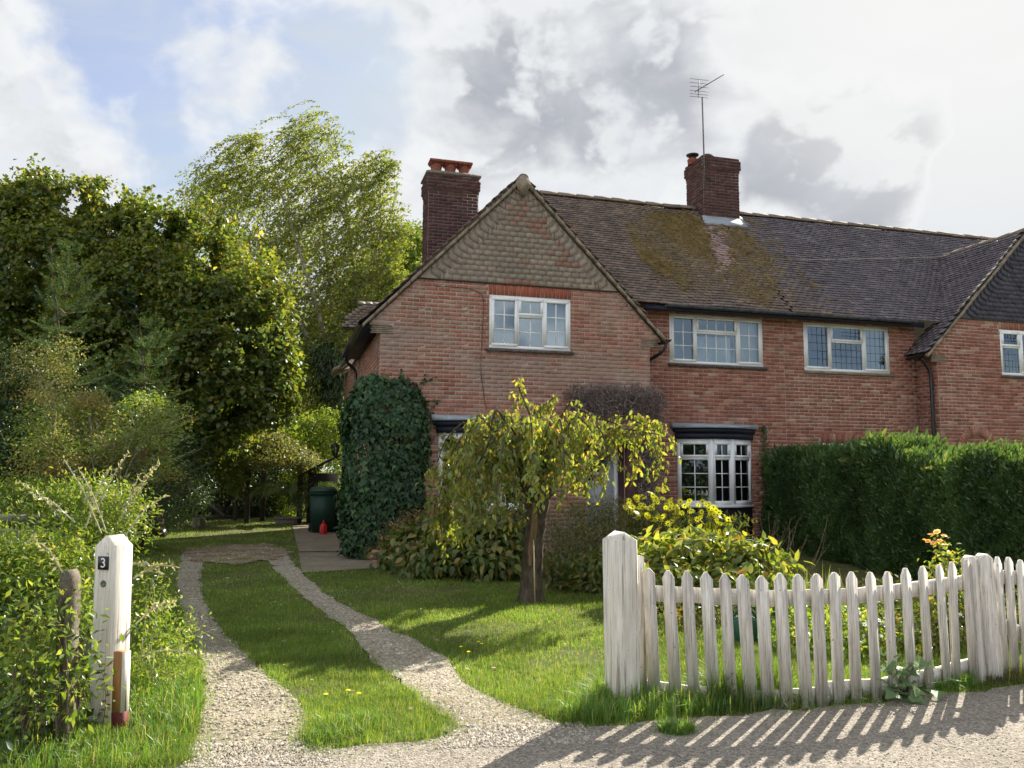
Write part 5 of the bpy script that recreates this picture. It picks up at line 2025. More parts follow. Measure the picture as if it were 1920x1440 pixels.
for k in range(7):
    t = np.linspace(0, 2 * math.pi, 20)
    q.tube(np.stack([hb[0] - .03 * k * CU_ + .01 * np.sin(t), hb[1] + .12 * np.cos(t) - .03 * k * SU_, .62 + .30 * np.sin(t) + .02 * k], 1), .011, 5, cap=False)
q.done('hose_coil', HOSEM, HS)
pr = gnd(708, 1056)
q = MB()
PIER = thing('brick_pier', pr, 'low brick pier at the foot of the ivy', 'pier', rz=TH)
PW = []
me_ = [mesh('brick', brick_verts(.205, .065, .105, .006), BR_F, BRICK_A) for _ in range(3)]
for k in range(3):
    for j in range(2):
        o_ = (-.11 + j * .215 - (.05 if k % 2 else 0), .1 if False else 0, k * .075 + .004)
        ob = inst('brick', random.choice(me_), Matrix(((1, 0, 0, o_[0]), (0, -1, 0, o_[1]), (0, 0, 1, o_[2]), (0, 0, 0, 1))), PIER)

# five-bar gate and the ivied arch
g0, g1 = at(338, 985, 23.2) * [1, 1, 0], at(441, 985, 23.2) * [1, 1, 0]
GT = thing('field_gate', (g0 + g1) / 2, 'dark wooden five-bar gate closed under the trees at the drive end', 'gate')
gd = g1 - g0


def bar(name, p, q_, w, t, mat, root):
    p, q_ = np.array(p, float), np.array(q_, float)
    d_ = nrm(q_ - p)
    up = np.array([0, 0, 1.0]) if abs(d_[2]) < .9 else np.array([1.0, 0, 0])
    s_ = nrm(np.cross(d_, up))
    u_ = np.cross(s_, d_)
    V = []
    for x in (p, q_):
        V += [x - s_ * t - u_ * w, x + s_ * t - u_ * w, x + s_ * t + u_ * w, x - s_ * t + u_ * w]
    return mk(name, V, [(0, 1, 2, 3), (7, 6, 5, 4)] + [(i, i + 4, (i + 1) % 4 + 4, (i + 1) % 4) for i in range(4)], mat, root)


for z in (.18, .42, .66, .92, 1.20):
    bar('bar', g0 + [0, 0, z], g1 + [0, 0, z], .045, .015, WOODDARK, GT)
for t in (0, 1):
    bar('stile', g0 + gd * t + [0, -.02, .08], g0 + gd * t + [0, -.02, 1.32], .05, .02, WOODDARK, GT)
bar('brace', g0 + gd * .02 + [0, -.03, 1.18], g0 + gd * .8 + [0, -.03, .2], .04, .012, WOODGREY, GT)
a0, a1 = at(462, 985, 22.9) * [1, 1, 0], at(560, 985, 23.3) * [1, 1, 0]
AR = thing('garden_arch', (a0 + a1) / 2, 'dark timber garden arch smothered in pale-edged climber beside the gate', 'arch')
for p in (a0, a1, a0 + [.1, 1.1, 0], a1 + [0, 1.1, 0]):
    bar('arch_post', p, p + [0, 0, 1.92], .06, .05, WOODDARK, AR)
for p in (a0, a0 + [0, 1.1, 0]):
    bar('arch_beam', p + [-.3, 0, 1.96], a1 + (p - a0) + [.3, 0, 1.96], .05, .04, WOODDARK, AR)
for t in np.linspace(.05, .95, 6):
    c_ = a0 + (a1 - a0) * t
    bar('arch_slat', c_ + [0, -.15, 2.04], c_ + [0, 1.3, 2.04], .025, .03, WOODDARK, AR)
P, D, N = blob_leaves(pxblobs([(470, 838, 23.2, 36, 26), (505, 832, 23.2, 34, 22), (535, 850, 23.2, 32, 16), (565, 856, 23.3, 22, 10), (445, 862, 23, 16, 22), (582, 880, 23.2, 10, 26), (450, 900, 23.1, 12, 40), (580, 930, 23.3, 12, 40), (520, 862, 22.8, 60, 12)]), 700, clus=20, spread=.13)
leafset('climber', P, D, N, rng.uniform(.05, .09, len(P)), rng.uniform(.04, .07, len(P)), 'diamond', L_SHRUB, AR)
# stone trough behind, pot by the gate
pb = gnd(373, 991)
PT = thing('plant_pot', pb, 'small pale stone pot standing before the five-bar gate', 'pot')
q = MB()
q.lathe(pb, [(0, 0), (.13, 0), (.15, .05), (.165, .24), (.18, .26), (.17, .28), (.14, .27), (0, .24)], 14)
q.done('pot', STONE, PT)
tb = gnd(537, 984)
TR = thing('stone_trough', tb, 'low grey stone trough under the palm beyond the arch', 'trough')
q = MB()
q.box((-.26, -.16, 0), (.26, .16, .16))
q.box((-.32, -.2, .161), (.32, .2, .21))
q.done('slab', STONE, TR, fn=lambda V: V + tb)
# palm: arching fronds of narrow leaflets
fp = gnd(555, 985) + [0, .6, 0]
PL = thing('palm_plant', fp, 'small palm with drooping feathered fronds beyond the arch', 'palm')
P, D, N = [], [], []
q = MB()
for k in range(11):
    a = rng.uniform(0, 6.28) if k > 1 else math.pi + .15 + .2 * k
    L_ = rng.uniform(.9, 1.4)
    c = np.array([math.cos(a), math.sin(a) * .6, 0])
    path = lerp_path([fp + [0, 0, .1], fp + c * .3 * L_ + [0, 0, .95], fp + c * .75 * L_ + [0, 0, 1.22], fp + c * L_ * 1.15 + [0, 0, .98]], 26)
    q.tube(path, .010, 4)
    T_ = nrm(np.gradient(path, axis=0))
    for i in range(8, 26):
        s_ = nrm(np.cross(T_[i], [0, 0, 1]))
        for sg in (-1, 1):
            P.append(path[i])
            D.append(nrm(s_ * sg * .5 + T_[i] * .5 + np.array([0, 0, -.75])))
            N.append(np.cross(D[-1], T_[i]) + .001)
q.done('frond_stem', L_PALM, PL)
leafset('fronds', P, D, N, .34, .035, 'lance', L_PALM, PL)

# ================================================================== trees and shrubs
def limbs(root, paths, mat, name='trunk', n=14, sides=7):
    q_ = MB()
    for pts_, r0, r1 in paths:
        P_ = lerp_path(pts_, n)
        q_.tube(P_, np.linspace(r0, r1, n) ** 1.0, sides)
    return q_.done(name, mat, root, smooth=True)


def A(*t):
    return [at(*p) for p in t]


# lime tree: one broad crown over the drive's end
lb_ = np.array([-10.0, 22.5, 0])
LT = thing('lime_tree', lb_, 'broad leafy lime tree with golden-green top filling the left side', 'tree')
limbs(LT, [([lb_, lb_ + [0, 0, 2], lb_ + [.3, 0, 4.5], lb_ + [.2, 0, 7]], .26, .06), ([lb_ + [0, 0, 1.8], lb_ + [1.2, -.4, 3.6], lb_ + [2.6, -.5, 5.2]], .14, .04),
           ([lb_ + [0, 0, 1.6], lb_ + [-1.4, -.3, 3.4], lb_ + [-2.6, -.3, 6]], .14, .04), ([lb_ + [0, 0, 2.4], lb_ + [.8, .3, 5], lb_ + [1.6, .2, 7]], .10, .03)], BARK)
LIMEB = pxblobs([(80, 470, 22.5, 120, 120, 1.6), (200, 480, 22.5, 110, 105, 1.6), (330, 520, 22.0, 110, 115, 1.6), (430, 560, 21.6, 90, 110, 1.4), (488, 600, 21.3, 52, 85, 1.0), (250, 640, 21.6, 150, 140, 1.6), (420, 690, 20.8, 110, 105, 1.3),
                 (90, 640, 22.5, 150, 150, 1.6), (350, 770, 21.0, 110, 75, 1.2), (470, 740, 20.8, 66, 60, .9), (-60, 560, 22.5, 130, 190, 1.6), (380, 450, 22.2, 55, 50, .9), (150, 400, 22.6, 70, 55, 1.0), (265, 430, 22.4, 55, 45, .9), (20, 400, 22.6, 60, 55, 1.), (515, 700, 20.9, 30, 50, .6)])
LIMES = []
for b in LIMEB:
    for uu in unit(20):
        f_ = rng.uniform(.15, .40)
        e_ = rng.uniform(.72, 1.06)
        if uu[1] > .75:
            continue
        LIMES.append((b[0] + uu[0] * b[3] * e_, b[1] + uu[1] * b[4] * .8, b[2] + uu[2] * b[5] * e_, b[3] * f_, b[4] * f_ * 1.1, b[5] * f_ * .85))
P, D, N = blob_leaves(LIMES, 270, clus=7, spread=.13, inner=.35, droop=.6, jitter=.9)
P3, D3, N3 = blob_leaves(LIMEB, 90, clus=12, spread=.25, inner=.5, droop=.6, jitter=.9)
P, D, N = np.concatenate([P, P3]), np.concatenate([D, D3]), np.concatenate([N, N3])
P2, D2, N2 = blob_leaves([(b[0], b[1], b[2], b[3] * 1.13, b[4] * 1.1, b[5] * 1.12) for b in LIMEB], 34, clus=9, spread=.12, inner=.95, droop=.2)
P, D, N = np.concatenate([P, P2]), np.concatenate([D, D2]), np.concatenate([N, N2])
hol = snoise(P[:, 0] * 1.0 + P[:, 1] * .6, P[:, 2] * 1.15 - P[:, 1] * .4, 3.1, 31) + .5 * snoise(P[:, 0] - P[:, 1], P[:, 2], 6.5, 33)
P, D, N = P[hol > -.42], D[hol > -.42], N[hol > -.42]
q = MB()
Ps, Ds = [], []
for _ in range(120):
    b = LIMEB[rng.integers(len(LIMEB))]
    a = rng.uniform(-.2, math.pi + .2)
    o_ = np.array([b[0] + math.cos(a) * b[3] * .96, b[1] + rng.normal() * .4, b[2] + math.sin(a) * b[5] * .96])
    dr_s = nrm(np.array([math.cos(a) * .8 + rng.normal() * .35, rng.normal() * .3, math.sin(a) * .6 + .6]))
    e = o_ + dr_s * rng.uniform(.35, .95)
    pa = lerp_path([o_ - dr_s * .3, (o_ + e) / 2 + rng.normal(size=3) * .05, e], 10)
    q.tube(pa, np.linspace(.010, .004, 10), 4, cap=False)
    for i in range(2, 10):
        for _k in range(3):
            Ps.append(pa[i] + rng.normal(size=3) * .06)
            Ds.append(dr_s * .3 + rng.normal(size=3) * .7 + [0, 0, -.25])
q.done('shoots', TWIG, LT, kind='stuff')
P, D, N = np.concatenate([P, Ps]), np.concatenate([D, Ds]), np.concatenate([N, unit(len(Ps)) + [0, 0, .6]])
L_ = rng.uniform(.085, .175, len(P))
W_ = L_ * rng.uniform(.7, .9, len(P))
gold = rng.random(len(P)) < np.clip((P[:, 2] - 5.2) / 3.2, 0.02, .42) * (.30 + .65 * (snoise(P[:, 0] * 1.0, P[:, 2] * 1.0, 1.8, 21) > -.25))  # share of yellower leaves rises with height, in patches
leafset('crown', P[~gold], D[~gold], N[~gold], L_[~gold], W_[~gold], 'diamond', L_LIME, LT)
leafset('golden_leaves', P[gold], D[gold], N[gold], L_[gold], W_[gold], 'diamond', L_LIMETOP, LT)

fb_ = at(150, 884, 30) * [1, 1, 0]
FT = thing('oak_tree', fb_, 'dark oak closing the view behind the lime tree', 'tree')
limbs(FT, [([fb_, fb_ + [0, 0, 4], fb_ + [0, 0, 8]], .3, .06)], BARK)
P, D, N = blob_leaves(pxblobs([(60, 600, 30, 180, 180, 2), (260, 620, 30, 160, 160, 2), (420, 650, 30, 90, 120, 2), (120, 800, 30, 200, 120, 2), (380, 820, 30, 140, 110, 2), (-120, 650, 30, 150, 230, 2)]), 130, clus=16, spread=.3)
leafset('crown', P, D, N, .24, .18, 'diamond', L_DARK, FT)

# birch: pale stems, leaves on long wind-blown strands
bb_ = at(655, 884, 31) * [1, 1, 0]
BT = thing('birch_tree', bb_, 'tall birch with pale stems and foliage streaming to the left in the wind', 'tree')
BY = 31.0
stems = [[(655, 880), (640, 760), (612, 640), (585, 545), (552, 440), (520, 340), (505, 280)], [(660, 880), (655, 700), (668, 560), (655, 420), (640, 330), (625, 240)],
         [(662, 880), (690, 700), (705, 560), (715, 420), (712, 330)], [(655, 880), (630, 740), (590, 660), (540, 560), (490, 470), (450, 400)], [(640, 760), (625, 600), (610, 470), (600, 380), (590, 260)],
         [(668, 560), (700, 480), (735, 400), (745, 340)], [(655, 420), (600, 330), (560, 260)]]
paths = []
spts = []
for k, s_ in enumerate(stems):
    y0 = BY + (-.8, .5, .3, -.5, .2, .4, -.2)[k]
    pp_ = [at(x, y, BY + (y0 - BY) * min(1, i / 3)) for i, (x, y) in enumerate(s_)]
    paths.append((pp_, .15 if s_[0][1] == 880 else .08, .02))
    spts.append(lerp_path(pp_, 40))
limbs(BT, paths, BARKPALE, n=22)
BIRB = pxblobs([(600, 255, BY, 70, 65, 1.6), (470, 330, BY, 75, 60, 1.3), (420, 350, BY, 40, 50, 1), (560, 360, BY, 100, 90, 1.8), (670, 340, BY, 85, 70, 1.6), (725, 380, BY, 38, 70, 1.0), (450, 420, BY, 60, 55, 1.2), (610, 450, BY, 110, 80, 1.8),
                (700, 470, BY, 75, 70, 1.5), (530, 470, BY, 70, 60, 1.2), (650, 540, BY, 95, 70, 1.6), (600, 620, BY, 60, 70, 1.3), (680, 600, BY, 60, 70, 1.2), (580, 700, BY, 45, 60, 1.), (735, 310, BY, 22, 36, .6), (762, 430, BY, 20, 60, .6), (750, 520, BY, 34, 50, .8), (480, 270, BY, 40, 30, .8), (660, 650, BY, 70, 70, 1.2), (610, 740, BY, 40, 60, 1.), (720, 560, BY, 60, 70, 1.2), (560, 560, BY, 40, 60, 1.)])
P, D, N = [], [], []
q = MB()
wind = np.array([-.66, -.12, -.66])
for (cx, cy, cz, rx, ry, rz) in BIRB:
    ns = int(50 * (rx * rz) ** .9) + 24
    for _ in range(ns):
        uu = unit(1)[0] * rng.random() ** .45
        s0 = np.array([cx + uu[0] * rx, cy + uu[1] * ry, cz + uu[2] * rz])
        L_ = rng.uniform(.9, 2.5)
        t = np.linspace(0, 1, 22)[:, None]
        dr_w = wind + rng.normal(size=3) * .16
        path = s0 + L_ * (t * np.array([-.25, 0, .25]) * (1 - t) * 1.6 + t ** 1.5 * dr_w)
        if rng.random() < .5:
            q.tube(path[::4], .006, 3, cap=False)
        m_ = rng.integers(30, 46)
        tt = rng.random(m_)
        pi = path[(tt * 21).astype(int)] + rng.normal(size=(m_, 3)) * .038
        P.append(pi)
        D.append(nrm(dr_w[None] * .9 + rng.normal(size=(m_, 3)) * .42))
        N.append(rng.normal(size=(m_, 3)) + [0, -.3, .6])
P, D, N = np.concatenate(P), np.concatenate(D), np.concatenate(N)
q.done('twigs', TWIG, BT)
leafset('crown', P, D, N, rng.uniform(.08, .135, len(P)), rng.uniform(.05, .08, len(P)), 'diamond', L_BIRCH, BT)

# further trees behind the house corner
gb_ = at(760, 884, 38) * [1, 1, 0]
GTREE = thing('golden_tree', gb_, 'yellow-green tree seen behind the gable between the birch and chimney', 'tree')
limbs(GTREE, [([gb_, gb_ + [0, 0, 5], gb_ + [0, 0, 10]], .2, .05)], BARK)
P, D, N = blob_leaves(pxblobs([(740, 500, 38, 55, 60), (770, 470, 38, 30, 40), (700, 560, 38, 60, 60), (785, 445, 39, 16, 20), (640, 640, 38, 70, 70)]), 190, clus=14, spread=.28)
leafset('crown', P, D, N, .18, .13, 'diamond', L_YELLOW, GTREE)
db_ = at(590, 884, 34) * [1, 1, 0]
DC = thing('dark_conifer', db_, 'dark columnar conifer hanging behind the arch and birch stems', 'tree')
limbs(DC, [([db_, db_ + [0, 0, 3], db_ + [0, 0, 6]], .2, .05)], BARK)
P, D, N = blob_leaves(pxblobs([(600, 740, 34, 50, 90), (560, 770, 34, 45, 90), (620, 800, 33, 40, 60), (500, 800, 34, 60, 70), (640, 730, 30.2, 34, 70), (615, 690, 30.2, 26, 50)]), 340, clus=20, spread=.2, droop=1.4, jitter=.4)
leafset('crown', P, D, N, .22, .05, 'lance', L_DARK, DC)
lbb = gnd(590, 985) + [0, 6, 0]
LB = thing('laurel_bush', lbb, 'mid-green rounded bush behind the arch near the house corner', 'bush')
P, D, N = blob_leaves(pxblobs([(560, 810, 26, 36, 30), (600, 815, 26, 36, 32), (625, 790, 26, 25, 25), (640, 840, 27, 30, 40), (600, 880, 26.5, 50, 50), (560, 930, 26.5, 40, 50)]), 520, clus=16, spread=.15)
leafset('foliage', P, D, N, rng.uniform(.07, .12, len(P)), .05, 'diamond', L_YELLOW, LB)
ub = gnd(400, 980) + [0, 3, 0]
UB = thing('shade_bush', ub, 'dark evergreen bushes standing behind the gate under the lime', 'bush')
P, D, N = blob_leaves(pxblobs([(380, 900, 25.5, 60, 70), (450, 910, 26, 50, 60), (330, 880, 25, 60, 80), (500, 930, 27, 50, 50), (420, 830, 25, 50, 40), (520, 890, 28, 60, 50)]), 420, clus=16, spread=.18)
leafset('foliage', P, D, N, rng.uniform(.08, .14, len(P)), .06, 'diamond', L_DARK, UB)
ub2 = at(440, 884, 24.2) * [1, 1, 0]
UC = thing('hazel_bush', ub2, 'sunlit hazel bush leaning out over the five-bar gate', 'bush')
P, D, N = blob_leaves(pxblobs([(420, 830, 22, 40, 40), (450, 800, 22, 34, 30), (395, 860, 22.2, 36, 36), (430, 880, 22.6, 30, 40), (350, 850, 21.5, 30, 36)]), 300, clus=12, spread=.16)
leafset('foliage', P, D, N, rng.uniform(.08, .13, len(P)), .07, 'diamond', L_LIME, UC)


# conifers with upswept sprays
def fir(name, px, base_y, top_y, Y, rpx, label, n_whorl, mat=L_FIR):
    b_ = at(px, base_y, Y) * [1, 1, 0]
    top = at(px, top_y, Y)
    t_ = thing(name, b_, label, 'tree')
    hgt = top[2]
    q_ = MB()
    q_.tube(lerp_path([b_, b_ + [0, 0, hgt * .6], top], 12), np.linspace(.09, .010, 12), 6)
    q_.done('trunk', BARK, t_, smooth=True)
    P_, D_, N_l = [], [], []
    q2 = MB()
    R_ = rpx * Y / FPX

    def needles(p0, p1, upv, dens=95):
        d_ = p1 - p0
        L_ = np.linalg.norm(d_)
        m_ = max(4, int(L_ * dens))
        t = rng.random(m_)[:, None]
        ax = d_ / (L_ + 1e-9)
        s_ = nrm(np.cross(ax, upv))
        sg = rng.choice([-1, 1], m_)[:, None]
        P_.append(p0 + d_ * t)
        D_.append(nrm(ax * .75 + s_ * sg * (.8 + .2 * rng.normal(size=(m_, 1))) + rng.normal(size=(m_, 3)) * .22 + upv * .15))
        N_l.append(upv + rng.normal(size=(m_, 3)) * .4)

    for k in range(n_whorl):
        f = ((k + .25) / n_whorl) ** .9
        z = hgt * (1 - f * .95)
        L0 = R_ * f ** .75 + .10
        n_b = 5 + (k % 2) + (k > n_whorl // 2)
        a0_ = rng.uniform(0, 6.28)
        for j in range(n_b):
            a = a0_ + j * 6.283 / n_b + rng.normal() * .25
            L_ = L0 * rng.uniform(.75, 1.1)
            c = np.array([math.cos(a), math.sin(a), 0])
            o_ = b_ + [0, 0, z]
            rise = .75 if f < .25 else .30
            path = lerp_path([o_, o_ + c * L_ * .5 + [0, 0, .12 * L_ * rise], o_ + c * L_ + [0, 0, rise * L_]], 16)
            q2.tube(path[::3], .008, 3, cap=False)
            T_ = nrm(np.gradient(path, axis=0))
            for i in range(3, 16):
                s_ = nrm(np.cross(T_[i], [0, 0, 1]))
                for sg in (-1, 1):
                    tl = (.10 + .34 * L_ * (1 - i / 17)) * rng.uniform(.7, 1.1)
                    e = path[i] + (s_ * sg * .72 + T_[i] * .62 + np.array([0, 0, .06])) * tl
                    needles(path[i], e, np.array([0, 0, 1.0]))
            needles(path[4], path[15], np.array([0, 0, 1.0]), 140)
    for z0, z1 in ((.80, .9), (.9, 1.0)):
        for _ in range(3):
            needles(b_ + [0, 0, hgt * z0], b_ + [0, 0, hgt * z1], nrm(unit(1)[0] * [1, 1, .1]), 70)
    q2.done('branches', TWIG, t_, kind='stuff')
    P_, D_, N_l = np.concatenate(P_), np.concatenate(D_), np.concatenate(N_l)
    leafset('crown', P_, D_, N_l, rng.uniform(.035, .06, len(P_)), rng.uniform(.012, .018, len(P_)), 'needle', mat, t_)
    return t_


fir('fir_tree', 95, 1000, 462, 15.2, 150, 'young blue-green fir with a bare pointed leader before the lime tree', 16)
fir('fir_tree', 262, 1000, 605, 15.0, 130, 'shorter dark fir with upswept sprays right of the pointed fir', 13)
fir('fir_tree', -15, 1000, 700, 14.5, 75, 'small dark fir cut by the left edge of the view', 12)
hb_ = at(60, 884, 15.6) * [1, 1, 0]
HB = thing('honeysuckle_bush', hb_, 'grey-green small-leaved bush mounded over the fir at left', 'bush')
P, D, N = blob_leaves(pxblobs([(50, 690, 14.4, 50, 40), (120, 665, 14.4, 30, 28), (10, 720, 14.4, 44, 44), (100, 720, 14.2, 40, 34)]), 800, clus=16, spread=.12)
leafset('foliage', P, D, N, rng.uniform(.035, .065, len(P)), .03, 'diamond', L_SHRUB, HB)
yb_ = at(60, 884, 14.6) * [1, 1, 0]
YB = thing('yew_bush', yb_, 'black-green yew mass filling the shade below the firs at left', 'bush')
P, D, N = blob_leaves(pxblobs([(40, 830, 14.6, 110, 90), (150, 850, 15.2, 90, 110), (240, 870, 18.8, 70, 90), (330, 900, 19.5, 60, 80), (-60, 800, 14, 110, 160), (90, 940, 14.2, 120, 70), (200, 760, 17.6, 80, 60)]), 620, clus=22, spread=.16, droop=.8)
leafset('foliage', P, D, N, rng.uniform(.06, .11, len(P)), .03, 'diamond', L_DARK, YB)


# berry-bearing shrub with arching stems
def arching_shrub(name, base_, tips, label, mat, leafL, leafW, tw_mat, nleaf, berries=0, spread=.10, cat='shrub', sub=5):
    t_ = thing(name, base_, label, cat)
    q_ = MB()
    P_, D_, N_l, B_ = [], [], [], []
    for tp in tips:
        tp = np.array(tp)
        mid = base_ * .45 + tp * .55 + np.array([0, 0, .45 * np.linalg.norm((tp - base_)[:2]) + .08])
        path = lerp_path([base_ + rng.normal(size=3) * [.06, .06, 0], base_ * .75 + mid * .25 + [0, 0, .2 * tp[2]], mid, tp], 20)
        q_.tube(path, np.linspace(.016, .004, 20), 5, cap=False)
        for s_ in range(sub):
            i0 = rng.integers(8, 18)
            e = path[i0] + rng.normal(size=3) * .22 + (path[min(i0 + 2, 19)] - path[i0]) * 1.2
            tw = lerp_path([path[i0], (path[i0] + e) / 2 + [0, 0, .05], e], 8)
            q_.tube(tw, np.linspace(.006, .002, 8), 3, cap=False)
            m_ = nleaf
            ii = rng.integers(0, 8, m_)
            P_.append(tw[ii] + rng.normal(size=(m_, 3)) * spread * .45)
            D_.append(nrm((e - path[i0])[None] * .6 + rng.normal(size=(m_, 3)) * .4 + [0, 0, -.1]))
            if berries:
                B_.append(tw[rng.integers(2, 8, berries)] + rng.normal(size=(berries, 3)) * .035)
        m_ = nleaf
        ii = rng.integers(9, 20, m_)
        P_.append(path[ii] + rng.normal(size=(m_, 3)) * spread * .5)
        D_.append(nrm(rng.normal(size=(m_, 3)) + [0, 0, -.2]))
    q_.done('stems', tw_mat, t_, kind='stuff')
    P_, D_ = np.concatenate(P_), np.concatenate(D_)
    leafset('foliage', P_, D_, rng.normal(size=P_.shape) * .6 + [0, -.2, .8], leafL * rng.uniform(.7, 1.3, len(P_)), leafW * rng.uniform(.7, 1.3, len(P_)), 'diamond', mat, t_)
    if berries:
        for pad in range(3):
            Pp, Dp = [], []
            for k, tp in enumerate(tips):
                if k % 3 == pad:
                    m_ = 260
                    g_ = rng.normal(size=(m_, 3)) * [.17, .17, .06]
                    Pp.append(np.array(tp) + g_ + np.array([0, 0, -.25]) * (g_[:, :2] ** 2).sum(1)[:, None] * 6)
                    Dp.append(nrm(g_ * [1, 1, 0] + rng.normal(size=(m_, 3)) * .12 + [0, 0, -.03]))
            Pp, Dp = np.concatenate(Pp), np.concatenate(Dp)
            leafset('foliage', Pp, Dp, rng.normal(size=Pp.shape) * .4 + [0, -.3, .9], rng.uniform(.03, .055, len(Pp)), .022, 'diamond', (L_YELLOW, L_YELLOW, L_RUSTY)[pad], t_)
        B_ = np.concatenate(B_)
        o8 = np.array([(1, 0, 0), (-1, 0, 0), (0, 1, 0), (0, -1, 0), (0, 0, 1), (0, 0, -1)]) * .009
        of = np.array([(0, 2, 4), (2, 1, 4), (1, 3, 4), (3, 0, 4), (2, 0, 5), (1, 2, 5), (3, 1, 5), (0, 3, 5)])
        mk('berries', (B_[:, None] + o8[None]).reshape(-1, 3), (of[None] + (np.arange(len(B_)) * 6)[:, None, None]).reshape(-1, 3), BERRY, t_, rnd=np.repeat(rng.random(len(B_)), 6))
    return t_


tips = [at(rng.uniform(60, 320), rng.uniform(735, 900), rng.uniform(9.8, 11.4)) for _ in range(54)]
arching_shrub('berry_shrub', at(195, 990, 10.6) * [1, 1, 0] + [0, 0, .05], tips, 'open arching shrub with orange berries above the left boundary fence', L_SHRUB, .045, .028, TWIGPALE, 90, 12, .20, sub=2)

# yellow-green shrubs round the numbered post
def mound(name, blobs, label, per, mat, l0, l1, wr, sticks=0, cat='shrub', single=0, tpl='diamond', clus=14, spread=.09, stick_mat=None, droop=.4):
    bl = pxblobs(blobs)
    c = np.mean([b[:3] for b in bl], 0) * [1, 1, 0]
    t_ = thing(name, c, label, cat)
    P_, D_, N_l = blob_leaves(bl, per, clus=clus, spread=spread, inner=.45, droop=droop)
    ok = P_[:, 2] > .01
    P_, D_, N_l = P_[ok], D_[ok], N_l[ok]
    L_ = rng.uniform(l0, l1, len(P_))
    q_ = MB()
    for b in bl:
        for _ in range(max(5, int(sticks * b[3] * 10))):
            e = np.array(b[:3]) + unit(1)[0] * [b[3], b[4], b[5]] * rng.uniform(.7, 1.15)
            s_ = np.array([b[0] + rng.normal() * b[3] * .4, b[1] + rng.normal() * b[4] * .4, 0])
            q_.tube(lerp_path([s_, (s_ + e) / 2 + rng.normal(size=3) * .05, e], 7), np.linspace(.006, .0025, 7), 4, cap=False)
    q_.done('stems', stick_mat or TWIG, t_, kind='stuff')
    leafset('foliage', P_, D_, N_l, L_, L_ * wr, tpl, mat, t_, single=single)
    return t_


mound('jasmine_shrub', [(50, 1075, 6.2, 90, 75), (120, 1110, 6.0, 60, 80), (20, 1170, 5.8, 70, 90), (110, 1210, 5.6, 60, 70), (140, 1050, 6.2, 30, 40), (-50, 1100, 6, 90, 110), (60, 1300, 5.3, 80, 60), (92, 1165, 4.62, 30, 34), (60, 1215, 4.55, 34, 50), (128, 1255, 4.62, 22, 46), (75, 1310, 4.5, 40, 40), (150, 1130, 5.3, 22, 40)],
      'yellow-green feathery shrub massed left of the numbered post', 2300, L_YELLOW, .03, .068, .42, 2.5, spread=.11)
mound('jasmine_shrub', [(285, 1130, 6.3, 26, 60), (300, 1200, 6.0, 40, 55), (320, 1245, 5.9, 40, 36), (285, 1285, 5.6, 40, 50), (330, 1190, 6.2, 25, 30), (270, 1360, 5.15, 26, 40)],
      'loose yellow-green shrub right of the numbered post beside the gravel', 2000, L_YELLOW, .024, .045, .42, 2.5, stick_mat=TWIGPALE)
mound('bramble', [(60, 1390, 4.75, 100, 70), (170, 1400, 4.9, 50, 50), (-30, 1330, 4.8, 80, 100), (95, 1320, 5.2, 46, 70), (205, 1432, 4.6, 50, 16), (30, 1425, 4.45, 90, 34), (130, 1440, 4.4, 60, 20), (160, 1180, 5.45, 22, 110), (128, 1240, 4.55, 20, 50), (60, 1150, 4.6, 24, 40)],
      'dark bramble tangle at the foot of the concrete post', 700, L_DARK, .035, .07, .55, 2.5)
mound('sage_shrub', [(90, 940, 7.4, 100, 34), (170, 945, 7.3, 70, 50), (230, 955, 7.2, 42, 40), (160, 1010, 7.0, 70, 40), (30, 930, 7.6, 70, 26), (215, 1000, 6.9, 40, 36)],
      'dry-tipped shrub spilling over the grey board fence', 2400, L_YELLOW, .03, .055, .36, 3.5, stick_mat=TWIGPALE)
mound('dogwood', [(165, 1075, 6.6, 22, 42), (150, 1030, 6.8, 30, 22)], 'russet-leaved sprig between the board fence and numbered post', 900, L_BEDTOP, .03, .05, .5, 2)
bs0, bs1 = at(190, 1375, 4.86), at(178, 1232, 4.84)
bs0[2] = 0
BSH = thing('bramble_shoot', bs0, 'single leafy bramble shoot rising against the face of the numbered post', 'shoot')
bpa = lerp_path([bs0, at(200, 1320, 4.84), at(196, 1270, 4.84), bs1], 16)
q = MB()
q.tube(bpa, np.linspace(.004, .002, 16), 5)
q.done('stem', TWIG, BSH)
bd_ = np.array([((-1) ** i * .9, -.35, .3 - .6 * (i % 3 == 0)) for i in range(13)])
leafset('leaves', bpa[3:], bd_, rng.normal(size=(13, 3)) * .3 + [0, -.8, .6], .034, .020, 'ovate', L_DARK, BSH, single=13)
